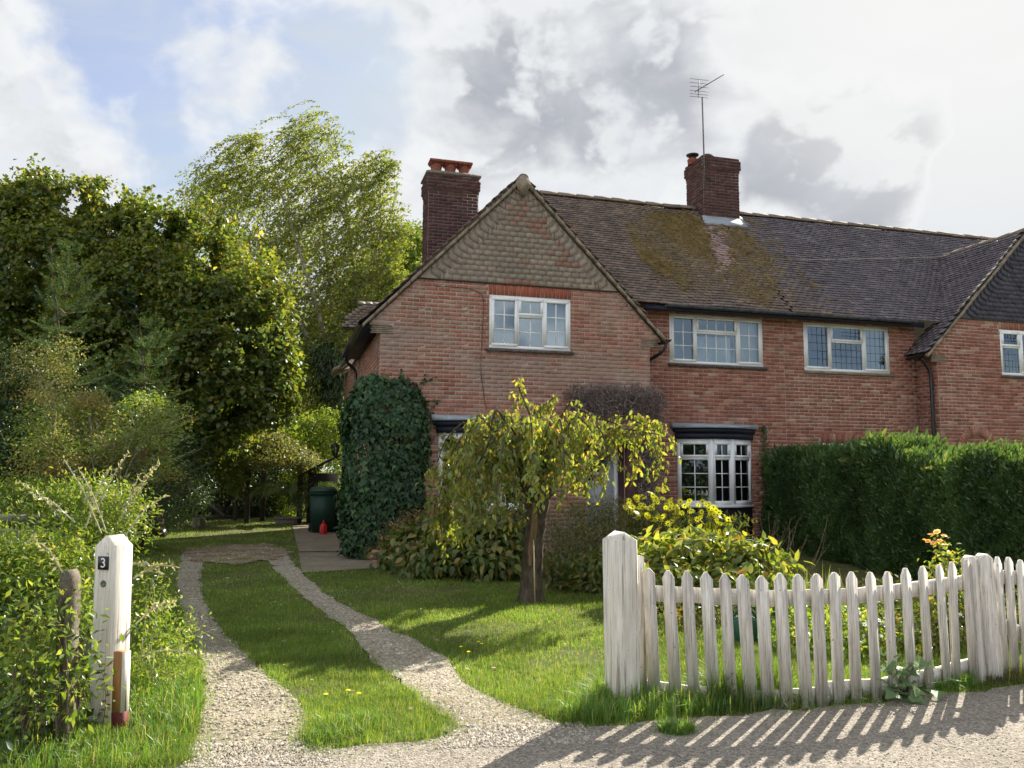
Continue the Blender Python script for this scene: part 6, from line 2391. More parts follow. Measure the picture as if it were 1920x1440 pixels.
# long pale shoots
SH = thing('wand_shrub', at(180, 1000, 7.0) * [1, 1, 0], 'pale upright wands with small silvery leaves above the left shrubs', 'shrub')
q = MB()
P, D = [], []
for (a_, b_) in (((190, 1000), (120, 862)), ((200, 1000), (148, 880)), ((120, 980), (38, 905)), ((140, 980), (55, 925)), ((215, 990), (285, 880)), ((220, 1000), (298, 865)), ((225, 990), (262, 890)), ((230, 1010), (308, 930)), ((160, 990), (205, 880)),
                 ((250, 1085), (330, 1062)), ((245, 1060), (300, 1075)), ((180, 960), (240, 850)), ((255, 1170), (325, 1130)), ((240, 1240), (375, 1225)), ((120, 1080), (60, 1010)), ((30, 1200), (150, 1260)), ((20, 1120), (95, 1180)), ((0, 1010), (70, 1050))):
    Y_ = rng.uniform(6.2, 7.2) if a_[1] < 1040 else rng.uniform(5.2, 5.8)
    p0, p1 = at(*a_, Y_), at(*b_, Y_ + rng.uniform(-.2, .1))
    pa = lerp_path([p0, (p0 + p1) / 2 + [0, 0, .05], p1], 18)
    q = MB()
    q.tube(pa, np.linspace(.006, .0025, 18), 5, cap=False)
    q.done('shoot', TWIGPALE, SH)
    for i in range(4, 18):
        for _ in range(3):
            P.append(pa[i] + rng.normal(size=3) * .004)
            D.append(rng.normal(size=3) + (p1 - p0))
L_SILV = leafmat('silver_leaf', [(0, (.20, .21, .13)), (1, (.33, .33, .22))], .35)
leafset('foliage', P, D, rng.normal(size=(len(P), 3)) + [0, 0, .8], rng.uniform(.022, .05, len(P)), .016, 'diamond', L_SILV, SH)

# ---- ivy on the house corner
IV = thing('ivy', hp(.1, -.2, 0), 'dense dark ivy clothing the house corner from ground to first floor', 'ivy')


def ivy():
    n = 14500
    ag = np.linspace(-math.pi, math.pi, 4001)
    e = .46
    gx, gy = .68 * np.sign(np.cos(ag)) * np.abs(np.cos(ag)) ** e, .72 * np.sign(np.sin(ag)) * np.abs(np.sin(ag)) ** e
    gs_ = np.concatenate([[0], np.cumsum(np.hypot(np.diff(gx), np.diff(gy)))])
    a = np.interp(rng.uniform(0, gs_[-1], n), gs_, ag)
    cu = np.sign(np.cos(a)) * np.abs(np.cos(a)) ** e
    cv = np.sign(np.sin(a)) * np.abs(np.sin(a)) ** e
    z = rng.uniform(.04, 3.16, n)
    k = rng.random(n) < .12
    rr = np.ones(n)
    # rounded top
    rr[k] = np.sqrt(rng.random(k.sum()))
    z[k] = 3.02 + .20 * (1 - rr[k] ** 2)
    sh = np.where(z > 2.45, 1 - .52 * ((z - 2.30) / .9).clip(0, 1) ** 2, 1.0) * (1 + .05 * np.sin(z * 5 + a * 3) + .05 * np.sin(z * 2.3 - a * 2 + 1) + .03 * np.sin(z * 11 + a * 7)) * np.where(z < .5, .86 + .28 * z, 1)
    hu, hv = .68, .72
    U_, V_ = .16 + hu * cu * rr * sh, .40 + hv * cv * rr * sh
    keep = V_ < 1.12
    nu = np.sign(cu) * np.abs(cu) ** 3 / hu
    nv = np.sign(cv) * np.abs(cv) ** 3 / hv
    nz = np.where(k, 1.2, .12 + .5 * (z > 2.9))
    Nl = nrm(np.stack([nu, nv, nz], 1)[keep])
    P_ = H(np.stack([U_, V_, z], 1)[keep])
    Nw = Nl[:, 0:1] * UX + Nl[:, 1:2] * VX + Nl[:, 2:3] * np.array([0, 0, 1.0])
    P_ = P_ + Nw * rng.uniform(-.07, .06, (len(P_), 1)) + Nw * .06 * (rng.random((len(P_), 1)) < .08)
    D_ = nrm(np.array([0, 0, -1.0]) + rng.normal(size=P_.shape) * .42 + Nw * .25)
    Nn = nrm(Nw + rng.normal(size=P_.shape) * .30 + [0, 0, .25])
    L_ = rng.uniform(.045, .115, len(P_))
    front = P_[:, 1] < 14.6
    sc = np.where(front, L_ / np.linalg.norm(P_ - CAM, axis=1), 0) * np.clip((Nn * nrm(CAM - P_)).sum(1), 0, 1)
    leafset('foliage', P_, D_, Nn, L_, L_ * rng.uniform(.85, 1.1, len(P_)), 'ivy', L_IVY, IV, single=300, score=sc)
    q_ = MB()
    Pr, Dr = [], []
    for _ in range(20):
        z0 = rng.uniform(.6, 3.05)
        top_ = rng.random() < .12
        p0 = np.array([rng.uniform(.1, .75), -.02, 3.02]) if top_ else np.array([.74, -.02, z0])
        d_r = np.array([rng.normal() * .4, 0, 1.0]) if top_ else np.array([1.0, 0, rng.normal() * .5 + .25])
        pr = H(lerp_path([p0, p0 + d_r * rng.uniform(.06, .14), p0 + d_r * rng.uniform(.16, .34) + [0, 0, rng.uniform(-.03, .08)]], 8))
        q_.tube(pr, .004, 4, cap=False)
        for i in range(1, 8):
            Pr.append(pr[i] + rng.normal(size=3) * .012 - VX * .015)
            Dr.append(rng.normal(size=3) * .5 + [0, 0, -.7])
    leafset('runner_leaves', Pr, Dr, rng.normal(size=(len(Pr), 3)) * .25 - VX, rng.uniform(.035, .07, len(Pr)), .055, 'ivy', L_IVY, IV)
    for _ in range(46):
        u0 = rng.uniform(-.35, .75)
        p_ = [hp(min(max(u0 + rng.normal() * .03 * i, -.36), .72), rng.uniform(-.12, -.04), .03 + .36 * i) for i in range(8)]
        q_.tube(lerp_path(p_, 16), .012, 4, cap=False)
    q_.done('stems', TWIG, IV, kind='stuff')


ivy()

# ---- bare creeper stems over the door
CRP = thing('dead_creeper', hp(4.3, -.1, 0), 'leafless brown creeper matted over the front door and down its right pier', 'creeper')
q = MB()
for _ in range(2100):
    if rng.random() < .52:
        u0, z0 = rng.uniform(3.45, 5.34), 2.54 + .50 * rng.random() ** .8
        z0 -= .12 * max(0, (3.7 - u0)) * 2
        dep_ = rng.uniform(-.24, -.02)
    else:
        u0, z0 = rng.uniform(4.84, 5.26), rng.uniform(.3, 2.6)
        dep_ = rng.uniform(-.15, -.01)
    a = rng.uniform(0, 6.28)
    L_ = rng.uniform(.10, .30)
    p_ = []
    for i in range(5):
        p_.append((u0, dep_, z0))
        a += rng.normal() * .9
        u0 += math.cos(a) * L_ / 4
        z0 += math.sin(a) * L_ / 4
        dep_ = min(-.01, dep_ + rng.normal() * .03)
    q.tube(H(p_), rng.uniform(.004, .008), 3, cap=False)
q.done('stems', TWIGDEAD, CRP, kind='stuff')
n = 900
P = np.concatenate([H(np.stack([rng.uniform(3.5, 5.32, 500), rng.uniform(-.22, -.04, 500), rng.uniform(2.55, 3.0, 500)], 1)), H(np.stack([rng.uniform(4.84, 5.26, 900), rng.uniform(-.16, -.03, 900), rng.uniform(.3, 2.5, 900)], 1))])
L_DEADL = leafmat('dry_leaf', [(0, (.16, .115, .09)), (.6, (.24, .18, .15)), (1, (.34, .27, .23))], .2)
leafset('dry_leaves', P, unit(len(P)) + [0, 0, -.6], unit(len(P)) + [0, -1, 0], rng.uniform(.025, .055, len(P)), .03, 'diamond', L_DEADL, CRP, kind='stuff')
# thin green climber by the right bay
CLB = thing('young_climber', hp(8.0, .55, 0), 'thin dark climber creeping up the wall between bay window and hedge', 'climber')
P = H(np.stack([7.98 + rng.normal(size=260) * .05, np.full(260, .56), rng.uniform(.9, 2.5, 260)], 1))
leafset('foliage', P, unit(260) + [0, 0, -.8], unit(260) * .5 + np.array([SU_, -CU_, 0]), rng.uniform(.035, .06, 260), .04, 'ivy', L_IVY, CLB)
q = MB()
q.tube(lerp_path([hp(8.0, .57, 0), hp(7.96, .57, 1.2), hp(8.0, .57, 2.5)], 14), .007, 4)
q.done('stem', TWIG, CLB)

# ---- clipped conifer hedge running from the houses to the lane
hA, hB = np.array([*hp(8.02, .30, 0)[:2]]), np.array([6.05, 8.4])
HG = thing('hedge', [hA[0], hA[1], 0], 'tall dark clipped conifer hedge between the two front gardens', 'hedge')


def hedge():
    d_ = hB - hA
    L0 = np.linalg.norm(d_)
    d_ /= L0
    nl = np.array([d_[1], -d_[0]])           # outward to the left garden
    if nl[0] > 0:
        nl = -nl
    W_ = 1.0
    n = 230000
    face = rng.random(n) * 1.22
    s = rng.uniform(-.25, L0, n)
    t = rng.uniform(0, 1, n)
    # height profile along the hedge: bumps and one gap
    sx = s

    def hgt(s_):
        h_ = 1.85 + .05 * np.sin(s_ * 2.3) + .04 * np.sin(s_ * 5.1 + 1) + .03 * np.sin(s_ * 11)
        h_ = h_ + .07 * np.exp(-((s_ - 3.75) / .5) ** 2) - .08 * np.exp(-((s_ - 5.0) / .22) ** 2) - .06 * np.exp(-((s_ - 2.2) / .4) ** 2) - .19 / (1 + np.exp(-(s_ - 4.75) / .10)) - .04 * (s_ < .3)
        return h_
    h = hgt(s)
    left = face < .74
    top = (face >= .74) & (face < .93)
    end = (face >= .93) & (face < 1.04)
    rgt = face >= 1.04
    near_ = rng.random(n) < .5
    off = np.zeros(n)
    z = np.zeros(n)
    N_ = np.zeros((n, 3))
    off[left] = 0
    z[left] = t[left] * h[left]
    N_[left] = [nl[0], nl[1], .15]
    off[top] = -t[top] * W_
    z[top] = h[top] + rng.normal(size=top.sum()) * .03
    N_[top] = [0, 0, 1]
    off[end] = -rng.uniform(0, W_, end.sum())
    s = np.where(end, np.where(near_, L0 + .05, -.25), s)
    z[end] = t[end] * hgt(s[end])
    N_[end] = np.where(near_[end, None], [[d_[0], d_[1], .15]], [[-d_[0], -d_[1], .15]])
    off[rgt] = -W_
    z[rgt] = t[rgt] * h[rgt]
    N_[rgt] = [-nl[0], -nl[1], .15]
    bump = .08 * np.sin(s * 3.1 + 1.3) + .06 * np.sin(z * 4.2 + s * 2) + .05 * np.sin(s * 7.7 + z * 5) + .03 * np.sin(s * 15 - z * 9)
    rnd_top = np.where(left, -.22 * np.clip((z - h + .30) / .30, 0, 1) ** 2, 0)
    P_ = np.stack([hA[0] + d_[0] * s + nl[0] * (off + bump + rnd_top), hA[1] + d_[1] * s + nl[1] * (off + bump + rnd_top), z], 1)
    P_ += rng.normal(size=P_.shape) * .045
    P_[:, 2] = np.maximum(P_[:, 2], .02)
    D_ = nrm(N_ * .55 + np.array([0, 0, .5]) + np.outer(rng.normal(size=n) * .5 + .35, [d_[0], d_[1], 0]) + rng.normal(size=P_.shape) * .3)
    # the odd long shoot standing proud of the clipping
    L_ = rng.uniform(.034, .074, n)
    sh = (rng.random(n) < .05) & (top | (z > h - .2))
    L_[sh] *= 2.6
    Nn = nrm(N_ + rng.normal(size=P_.shape) * .6)
    leafset('foliage', P_, D_, Nn, L_, L_ * rng.uniform(.22, .38, n), 'lance', L_HEDGE, HG)
    # twiggy heart
    q_ = MB()
    for i in range(60):
        s_ = rng.uniform(-.1, L0)
        c = hA + d_ * s_ - nl * W_ * .5
        for _ in range(3):
            e = c + nl * rng.uniform(-.4, .35) + d_ * rng.normal() * .3
            q_.tube(lerp_path([[c[0], c[1], 0], [c[0], c[1], .5], [e[0], e[1], rng.uniform(1.1, 1.8)]], 6), .018, 4, cap=False)
    q_.done('stems', TWIG, HG, kind='stuff')
    # solid dark twig mass behind the leaf shell
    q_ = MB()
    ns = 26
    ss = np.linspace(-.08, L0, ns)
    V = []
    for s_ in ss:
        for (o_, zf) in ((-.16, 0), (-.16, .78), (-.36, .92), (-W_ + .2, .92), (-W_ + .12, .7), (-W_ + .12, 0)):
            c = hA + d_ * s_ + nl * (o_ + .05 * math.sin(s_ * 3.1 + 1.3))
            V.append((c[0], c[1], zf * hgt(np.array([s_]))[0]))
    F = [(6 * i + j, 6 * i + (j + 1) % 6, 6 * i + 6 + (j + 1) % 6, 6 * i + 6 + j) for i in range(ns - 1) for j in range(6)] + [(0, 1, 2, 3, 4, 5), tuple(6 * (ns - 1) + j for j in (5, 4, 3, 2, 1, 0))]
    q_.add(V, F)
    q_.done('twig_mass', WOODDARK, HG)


hedge()
# boarded fence top and dry growth seen over the hedge
TF_ = thing('board_fence', at(1890, 884, 12.6) * [1, 1, 0], 'pale-capped wooden fence showing over the hedge before the neighbour\'s wall', 'fence')
a_, b_ = at(1825, 845, 12.9), at(2060, 838, 12.1)
for k in range(14):
    t0, t1 = k / 14, (k + .96) / 14
    pA, pB = a_ + (b_ - a_) * t0, a_ + (b_ - a_) * t1
    V = [(pA[0], pA[1], 0), (pB[0], pB[1], 0), (pB[0], pB[1], pA[2] - .03), (pA[0], pA[1], pA[2] - .03)]
    n_ = nrm(np.cross(b_ - a_, [0, 0, 1])) * .018
    mk('board', np.vstack([np.array(V), np.array(V) + n_]), [(0, 1, 2, 3), (7, 6, 5, 4)] + [(i, i + 4, (i + 1) % 4 + 4, (i + 1) % 4) for i in range(4)], WOODGREY, TF_)
bar('capping', a_, b_, .022, .04, CANE, TF_)

# ---- weeping cherry
cb_ = gnd(995, 1128)
CH = thing('cherry_tree', cb_, 'small weeping cherry with split trunk on the front lawn', 'tree')
CY = cb_[1]


def cherry():
    q_ = MB()
    n_ = 22
    zz = np.linspace(-.05, 1.26, n_)
    ns = 16
    a = np.arange(ns) * 2 * math.pi / ns
    V = []
    for z in zz:
        x0 = np.interp(z, [0, .6, 1.26], [0, .02, .075])
        r_ = np.interp(z, [-.05, .04, .2, .7, 1.0, 1.15, 1.26], [.20, .155, .122, .112, .122, .150, .11])
        rr = r_ * (1 + .09 * np.sin(a * 3 + z * 2.2) + .05 * np.sin(a * 7 - z * 5)) + rng.normal(size=ns) * .004
        rr = rr * (1 - .28 * np.exp(-((a - math.radians(262)) / .22) ** 2) * np.interp(z, [.05, .4, 1.2], [0, 1, 1]))
        V.append(np.stack([cb_[0] + x0 + rr * np.cos(a), cb_[1] + rr * np.sin(a), np.full(ns, z)], 1))
    V = np.concatenate(V)
    F = [(i * ns + j, i * ns + (j + 1) % ns, (i + 1) * ns + (j + 1) % ns, (i + 1) * ns + j) for i in range(n_ - 1) for j in range(ns)] + [tuple((n_ - 1) * ns + j for j in range(ns))]
    q_.add(V, F)
    tr = q_.done('trunk', BARK, CH, smooth=True)
    # strip of bare wood where the bark has split
    zs = np.linspace(.42, 1.16, 10)
    V = []
    for z in zs:
        x0 = np.interp(z, [0, .6, 1.26], [0, .02, .075]) - .018
        w_ = .030 * math.sin((z - .36) / .9 * math.pi) + .008
        for o_ in (-w_, w_):
            V.append((cb_[0] + x0 + o_ + .01 * math.sin(z * 9), cb_[1] - np.interp(z, [.4, .8, 1.16], [.115, .118, .150]), z))
    mk('bare_wood', V, [(2 * i, 2 * i + 1, 2 * i + 3, 2 * i + 2) for i in range(9)], HEARTWOOD, tr)
    head = cb_ + [.075, 0, 1.20]
    br, P_, D_, N_l = [], [], [], []
    q_, q2 = MB(), MB()
    ends = []
    # (photo x, y of tip, depth offset): arching limbs
    for (x, y, dy, hx, hy) in ((818, 960, -.35, 880, 800), (812, 900, .25, 870, 790), (850, 975, -.7, 905, 800), (885, 960, -.95, 930, 800), (930, 955, -1.15, 955, 790), (870, 930, .6, 900, 780), (930, 900, .9, 950, 770), (1000, 895, -1.15, 995, 780),
                               (1060, 895, -1.0, 1050, 780), (1110, 885, -.7, 1075, 780), (1150, 880, -.35, 1090, 775), (1190, 860, .1, 1120, 770), (1245, 855, -.15, 1180, 790), (1235, 800, .3, 1150, 780), (1080, 890, .8, 1060, 780), (1010, 900, 1.0, 1000, 770),
                               (840, 930, .0, 900, 770), (905, 940, -.5, 930, 760), (1130, 880, -.9, 1080, 775), (965, 935, -.8, 980, 780), (1085, 890, -.4, 1060, 785), (1040, 905, -.6, 1030, 785), (830, 985, -.2, 860, 830), (860, 880, -.9, 900, 790)):
        tip = at(x, y, CY + dy)
        mid = at(hx, hy, CY + dy * .6)
        pa = lerp_path([head + [rng.normal() * .05, rng.normal() * .05, 0], (head + mid) / 2 + [0, 0, .10], mid + [0, 0, .06 * rng.normal()], (mid + tip) / 2 + [(tip - mid)[0] * .18, 0, .10], tip], 30)
        q_.tube(pa, np.linspace(.022, .004, 30), 6, cap=False)
        ends.append(pa)
    for (x, y, hx, hy, dy) in ((968, 715, 1003, 800, .0), (1070, 752, 1040, 800, -.1), (1235, 815, 1150, 800, -.1), (1040, 745, 1005, 770, .1)):
        pa = lerp_path([head, at(1004, 860, CY), at(hx, hy, CY + dy), at(x, y, CY + dy)], 30)
        q_.tube(pa, np.linspace(.034, .007, 30), 6, cap=False)
        ends.append(pa)
    lead = lerp_path([head + [0, 0, -.05], at(1003, 850, CY), at(1005, 768, CY)], 12)
    q_.tube(lead, np.linspace(.045, .018, 12), 7)
    q_.done('branches', BARK, CH, smooth=True)
    # knobbly graft union
    q3 = MB()
    for k in range(9):
        a = rng.uniform(0, 6.28)
        c = head + [.10 * math.cos(a), .10 * math.sin(a), rng.uniform(-.10, .03)]
        e = c + np.array([math.cos(a) * .12, math.sin(a) * .12, rng.uniform(.0, .12)])
        q3.tube([c - (e - c) * .3, c, e], [.05, .055, .035], 7)
    q3.done('graft_knots', BARK, CH)
    for k, pa in enumerate(ends):
        nt = 36 if k < 24 else 30
        xm = pa[:, 0].mean()
        dense = 1.0 if xm < .35 else .72
        for _ in range(int(nt * dense)):
            i = rng.integers(7, 30)
            L_ = rng.uniform(.06, .46) * (1.05 if pa[i, 0] < -.2 else .8)
            if k >= 24:
                L_ *= .45
            e = pa[i] + np.array([rng.normal() * .10, rng.normal() * .10, -L_])
            tw = lerp_path([pa[i], (pa[i] + e) / 2 + [rng.normal() * .05, rng.normal() * .05, .05], e], 9)
            q2.tube(tw[::2], .003, 3, cap=False)
            m_ = int(8 + L_ * 26)
            ii = rng.integers(0, 9, m_)
            P_.append(tw[ii] + rng.normal(size=(m_, 3)) * .022)
            D_.append(nrm(rng.normal(size=(m_, 3)) * [.5, .5, .30] + [0, 0, -1.0]))
    q2.done('twigs', TWIG, CH, kind='stuff')
    P_, D_ = np.concatenate(P_), np.concatenate(D_)
    n = len(P_)
    Nn = nrm(np.stack([rng.normal(size=n), -np.abs(rng.normal(size=n)) - .2, rng.normal(size=n) * .5], 1))
    L_ = rng.uniform(.05, .098, n)
    leafset('crown', P_, D_, Nn, L_, L_ * rng.uniform(.32, .46, n), 'curl', L_CHERRY, CH, single=300)


cherry()
CN = thing('cane', gnd(1003, 1133), 'thin bamboo cane stuck in the lawn against the cherry trunk', 'cane')
q = MB()
c0 = gnd(1003, 1134)
q.tube([c0, [c0[0] - .02, c0[1], at(1001, 1012, c0[1])[2]]], .0085, 6)
q.done('cane', CANE, CN)

# ---- beds against the house
mound('large_leaf_shrub', [(800, 1020, 12.2, 56, 46), (860, 1015, 12.0, 60, 50), (920, 1010, 11.9, 56, 52), (965, 1030, 11.8, 36, 44), (765, 1040, 12.3, 40, 40), (830, 1050, 11.7, 70, 30), (920, 1052, 11.5, 60, 28), (740, 1050, 12.4, 26, 30)],
      'broad leafy shrub with hanging pointed leaves left of the cherry trunk', 330, L_BED, .10, .165, .58, 1.2, single=300, tpl='ovate', clus=8, spread=.10, droop=1.1)
mound('spent_flowers', [(795, 985, 12.6, 50, 26), (850, 975, 12.4, 55, 24), (905, 972, 12.3, 55, 26), (955, 980, 12.1, 40, 26), (770, 1005, 12.7, 40, 26), (742, 1030, 12.8, 26, 30)],
      'rusty seed-headed growth above the broad leafy shrub under the left bay', 700, L_BEDTOP, .04, .085, .36, 4.0, clus=10)
mound('feathery_bush', [(1065, 985, 12.4, 44, 48), (1110, 975, 12.4, 46, 42), (1150, 975, 12.2, 40, 40), (1090, 1030, 11.6, 50, 40), (1150, 1020, 11.4, 50, 40), (1050, 1030, 11.8, 30, 40)],
      'fine olive-green bush before the front door, right of the cherry trunk', 1300, L_OLIVE, .035, .075, .24, 4.0, clus=12, tpl='lance')
mound('russet_shrub', [(1075, 1070, 10.7, 46, 36), (1120, 1070, 10.4, 40, 40), (1100, 1100, 10.2, 40, 26), (1060, 1095, 10.5, 26, 24)],
      'mixed russet and green shrub low behind the gate post', 480, L_BED, .07, .13, .5, 3.0, clus=8, tpl='ovate', droop=.8)
mound('bright_leaf_shrub', [(1235, 1062, 9.4, 44, 34), (1290, 1052, 9.4, 50, 32), (1350, 1050, 9.3, 52, 32), (1410, 1066, 9.2, 44, 26), (1290, 1090, 9.0, 60, 28), (1370, 1095, 8.9, 60, 24), (1220, 1090, 9.0, 34, 34), (1440, 1092, 9.0, 30, 22), (1205, 1040, 9.6, 20, 30), (1320, 1040, 9.6, 70, 30), (1400, 1055, 9.5, 50, 26), (1455, 1075, 9.2, 30, 26)],
      'sunlit yellow-green shrub with big pointed leaves behind the pickets', 560, L_BRIGHT, .09, .165, .48, 2.5, single=300, tpl='ovate', clus=7, spread=.11, droop=.5)

# yellow daisies on tall stems
DS = thing('daisy_clump', at(1250, 884, 10.9) * [1, 1, 0], 'clump of yellow daisies in flower below the right bay window', 'flowers')


def daisies():
    pet = []
    pf = []
    for k in range(9):
        a = k * 2 * math.pi / 9
        c, s_ = math.cos(a), math.sin(a)
        b = len(pet)
        for (x, y, z) in ((.18, -.09, 0), (.18, .09, 0), (.62, .17, .05), (1, 0, -.10), (.62, -.17, .05)):
            pet.append((x * c - y * s_, x * s_ + y * c, z))
        pf.append((b, b + 4, b + 3, b + 2, b + 1))
    eye = [(0.24 * math.cos(t), .24 * math.sin(t), .03) for t in np.arange(8) * math.pi / 4] + [(0, 0, .16)]
    mp = mesh('flower', np.array(pet), pf, PETAL)
    me_e = mesh('flower_eye', np.array(eye), [(i, (i + 1) % 8, 8) for i in range(8)], FLOWEYE)
    poly = [(1163, 945), (1190, 930), (1215, 918), (1245, 915), (1262, 935), (1300, 930), (1335, 945), (1368, 975), (1385, 1008), (1300, 1010), (1240, 990), (1190, 968)]
    xs = rng.uniform(1150, 1400, 900)
    ys = rng.uniform(908, 1014, 900)
    ok = inpoly(xs, ys, poly)
    xs, ys = xs[ok][:165], ys[ok][:165]
    loc = XF[DS.name][0]
    for x, y in zip(xs, ys):
        p = at(x, y, rng.uniform(10.5, 11.3))
        r_ = rng.uniform(.036, .054)
        n_ = nrm(np.array([rng.normal() * .5 + .1, -.75 + rng.normal() * .3, .55 + rng.normal() * .3]))
        a_ = nrm(np.cross(n_, [0.1, .2, 1]))
        b_ = np.cross(n_, a_)
        q_ = p - loc
        M = Matrix(((a_[0] * r_, b_[0] * r_, n_[0] * r_, q_[0]), (a_[1] * r_, b_[1] * r_, n_[1] * r_, q_[1]), (a_[2] * r_, b_[2] * r_, n_[2] * r_, q_[2]), (0, 0, 0, 1)))
        fo = inst('flower', mp, M, DS)
        eo = bpy.data.objects.new('flower_eye', me_e)
        COL.objects.link(eo)
        eo.parent = fo
        st_q.tube(lerp_path([p - n_ * .01, p + [rng.normal() * .03, .02, -.25], [p[0] + rng.normal() * .12, p[1] + .05, .3]], 6), .004, 3, cap=False)
    m_ = 2600
    P_ = np.stack([rng.uniform(at(1165, 900, 11)[0], at(1400, 900, 11)[0], m_), rng.uniform(10.5, 11.5, m_), rng.uniform(.2, .95, m_)], 1)
    leafset('foliage', P_, unit(m_) + [0, 0, .2], unit(m_) + [0, 0, .7], rng.uniform(.05, .10, m_), .022, 'lance', L_BED, DS)


st_q = MB()
daisies()
st_q.done('stems', L_BED, DS, kind='stuff')

# dry stems, straps, rose, edging plants
DRY = thing('dry_stalks', at(1450, 884, 10.4) * [1, 1, 0], 'tangle of dry brown stalks between the bright shrub and the hedge', 'stalks')
q = MB()
for _ in range(46):
    x0 = rng.uniform(1385, 1500)
    p0 = at(x0, 1060, rng.uniform(9.4, 10.6))
    p0[2] = .0
    p1 = at(x0 + rng.uniform(-10, 75), rng.uniform(955, 1055), p0[1])
    q.tube(lerp_path([p0, (p0 + p1) / 2 + rng.normal(size=3) * .05, p1], 8), np.linspace(.006, .002, 8), 3, cap=False)
q.done('stalks', TWIG, DRY, kind='stuff')
DRY2 = thing('dry_stalks', at(760, 884, 12.2) * [1, 1, 0], 'bare arching stalks leaning out at the foot of the ivy', 'stalks')
q = MB()
for _ in range(22):
    p0 = at(rng.uniform(735, 790), 1060, rng.uniform(12.2, 13.0))
    p0[2] = 0
    p1 = at(rng.uniform(690, 770), rng.uniform(940, 1020), p0[1])
    q.tube(lerp_path([p0, (p0 + p1) / 2 + rng.normal(size=3) * .05 + [0, 0, .12], p1], 8), np.linspace(.005, .002, 8), 3, cap=False)
q.done('stalks', TWIG, DRY2, kind='stuff')


def blades(name, pts, h0, h1, w0, w1, mat, bend=.5, root=None, kind=None, droop=.0, base=None):
    """grass blades: three-step tapering strips that arch over"""
    n = len(pts)
    h = rng.uniform(h0, h1, n) if not isinstance(h0, np.ndarray) else h0 * rng.uniform(.6, 1.15, n)
    w_ = rng.uniform(w0, w1, n) if not isinstance(w0, np.ndarray) else w0
    a = rng.uniform(0, 2 * math.pi, n)
    b = np.abs(rng.normal(size=n)) * bend
    dx, dy = np.cos(a), np.sin(a)
    fx, fy = -np.sin(a + rng.normal(size=n) * .5), np.cos(a)
    V = np.zeros((n, 5, 3))
    base_z = pts[:, 2] if pts.shape[1] > 2 else np.zeros(n)
    for j, (t, ww) in enumerate(((0, 1), (.55, .75))):
        for sgn, c in ((-1, 0), (1, 1)):
            V[:, j * 2 + c, 0] = pts[:, 0] + dx * h * b * t ** 2 + sgn * fx * w_ * .5 * ww
            V[:, j * 2 + c, 1] = pts[:, 1] + dy * h * b * t ** 2 + sgn * fy * w_ * .5 * ww
            V[:, j * 2 + c, 2] = base_z + h * t * (1 - .18 * b * t)
    V[:, 4, 0] = pts[:, 0] + dx * h * b
    V[:, 4, 1] = pts[:, 1] + dy * h * b
    V[:, 4, 2] = base_z + h * np.clip(1 - .42 * b - droop, .15, 1)
    T_ = np.array([(0, 1, 3), (0, 3, 2), (2, 3, 4)])
    F = (T_[None] + (np.arange(n) * 5)[:, None, None]).reshape(-1, 3)
    return mk(name, V.reshape(-1, 3), F, mat, root, base if base is not None else (0, 0, 0), np.repeat(rng.random(n), 5), kind=kind)


STR = thing('strap_plant', at(1455, 884, 8.6) * [1, 1, 0], 'tuft of long yellow-green strap leaves at the right end of the bright shrub', 'plant')
c = at(1450, 884, 8.6)
blades('leaf_blades', np.stack([c[0] + rng.normal(size=420) * .22, c[1] + rng.normal(size=420) * .15], 1), .25, .62, .008, .016, L_TALL, .8, STR)
STR2 = thing('strap_plant', at(1520, 884, 9.2) * [1, 1, 0], 'tuft of dull dry grass at the foot of the hedge', 'plant')
c = at(1525, 884, 9.2)
blades('leaf_blades', np.stack([c[0] + rng.normal(size=260) * .25, c[1] + rng.normal(size=260) * .15], 1), .25, .55, .006, .010, L_SHRUB, .7, STR2)

RS = thing('rose_bush', at(1760, 884, 7.4) * [1, 1, 0], 'rose bush with one orange cluster standing above the pickets', 'rose')
q = MB()
P, D = [], []
rb0 = at(1770, 884, 7.4) * [1, 1, 0]
for (x, y) in ((1757, 1012), (1800, 1035), (1810, 1060), (1745, 1060), (1780, 1040), (1830, 1060), (1765, 1020), (1730, 1150), (1800, 1140), (1700, 1150), (1840, 1130)):
    tp = at(x, y, 7.4 + rng.normal() * .1)
    pa = lerp_path([rb0 + rng.normal(size=3) * [.05, .05, 0], (rb0 + tp) / 2 + rng.normal(size=3) * .05, tp], 14)
    q.tube(pa, np.linspace(.007, .004, 14), 5, cap=False)
    for i in range(4, 14):
        for _ in range(11):
            P.append(pa[i] + rng.normal(size=3) * [.05, .05, .03])
            D.append(rng.normal(size=3) + [0, 0, -.1])
q.done('stems', TWIG, RS, kind='stuff')
leafset('foliage', P, D, unit(len(P)) + [0, 0, .9], rng.uniform(.03, .055, len(P)), .028, 'ovate', L_BRIGHT, RS)
pm = []
pf = []
for ring, (r_, nk, tilt) in enumerate(((.55, 4, .9), (.8, 5, .55), (1.0, 6, .15))):
    for k in range(nk):
        a = k * 2 * math.pi / nk + ring
        b = len(pm)
        for (x, y) in ((0, 0), (.5 * r_, -.42 * r_), (r_, -.2 * r_), (r_, .2 * r_), (.5 * r_, .42 * r_)):
            pm.append((x * math.cos(a) - y * math.sin(a), x * math.sin(a) + y * math.cos(a), x * tilt))
        pf.append((b, b + 1, b + 2, b + 3, b + 4))
mr = mesh('bloom', np.array(pm), pf, PETALO)
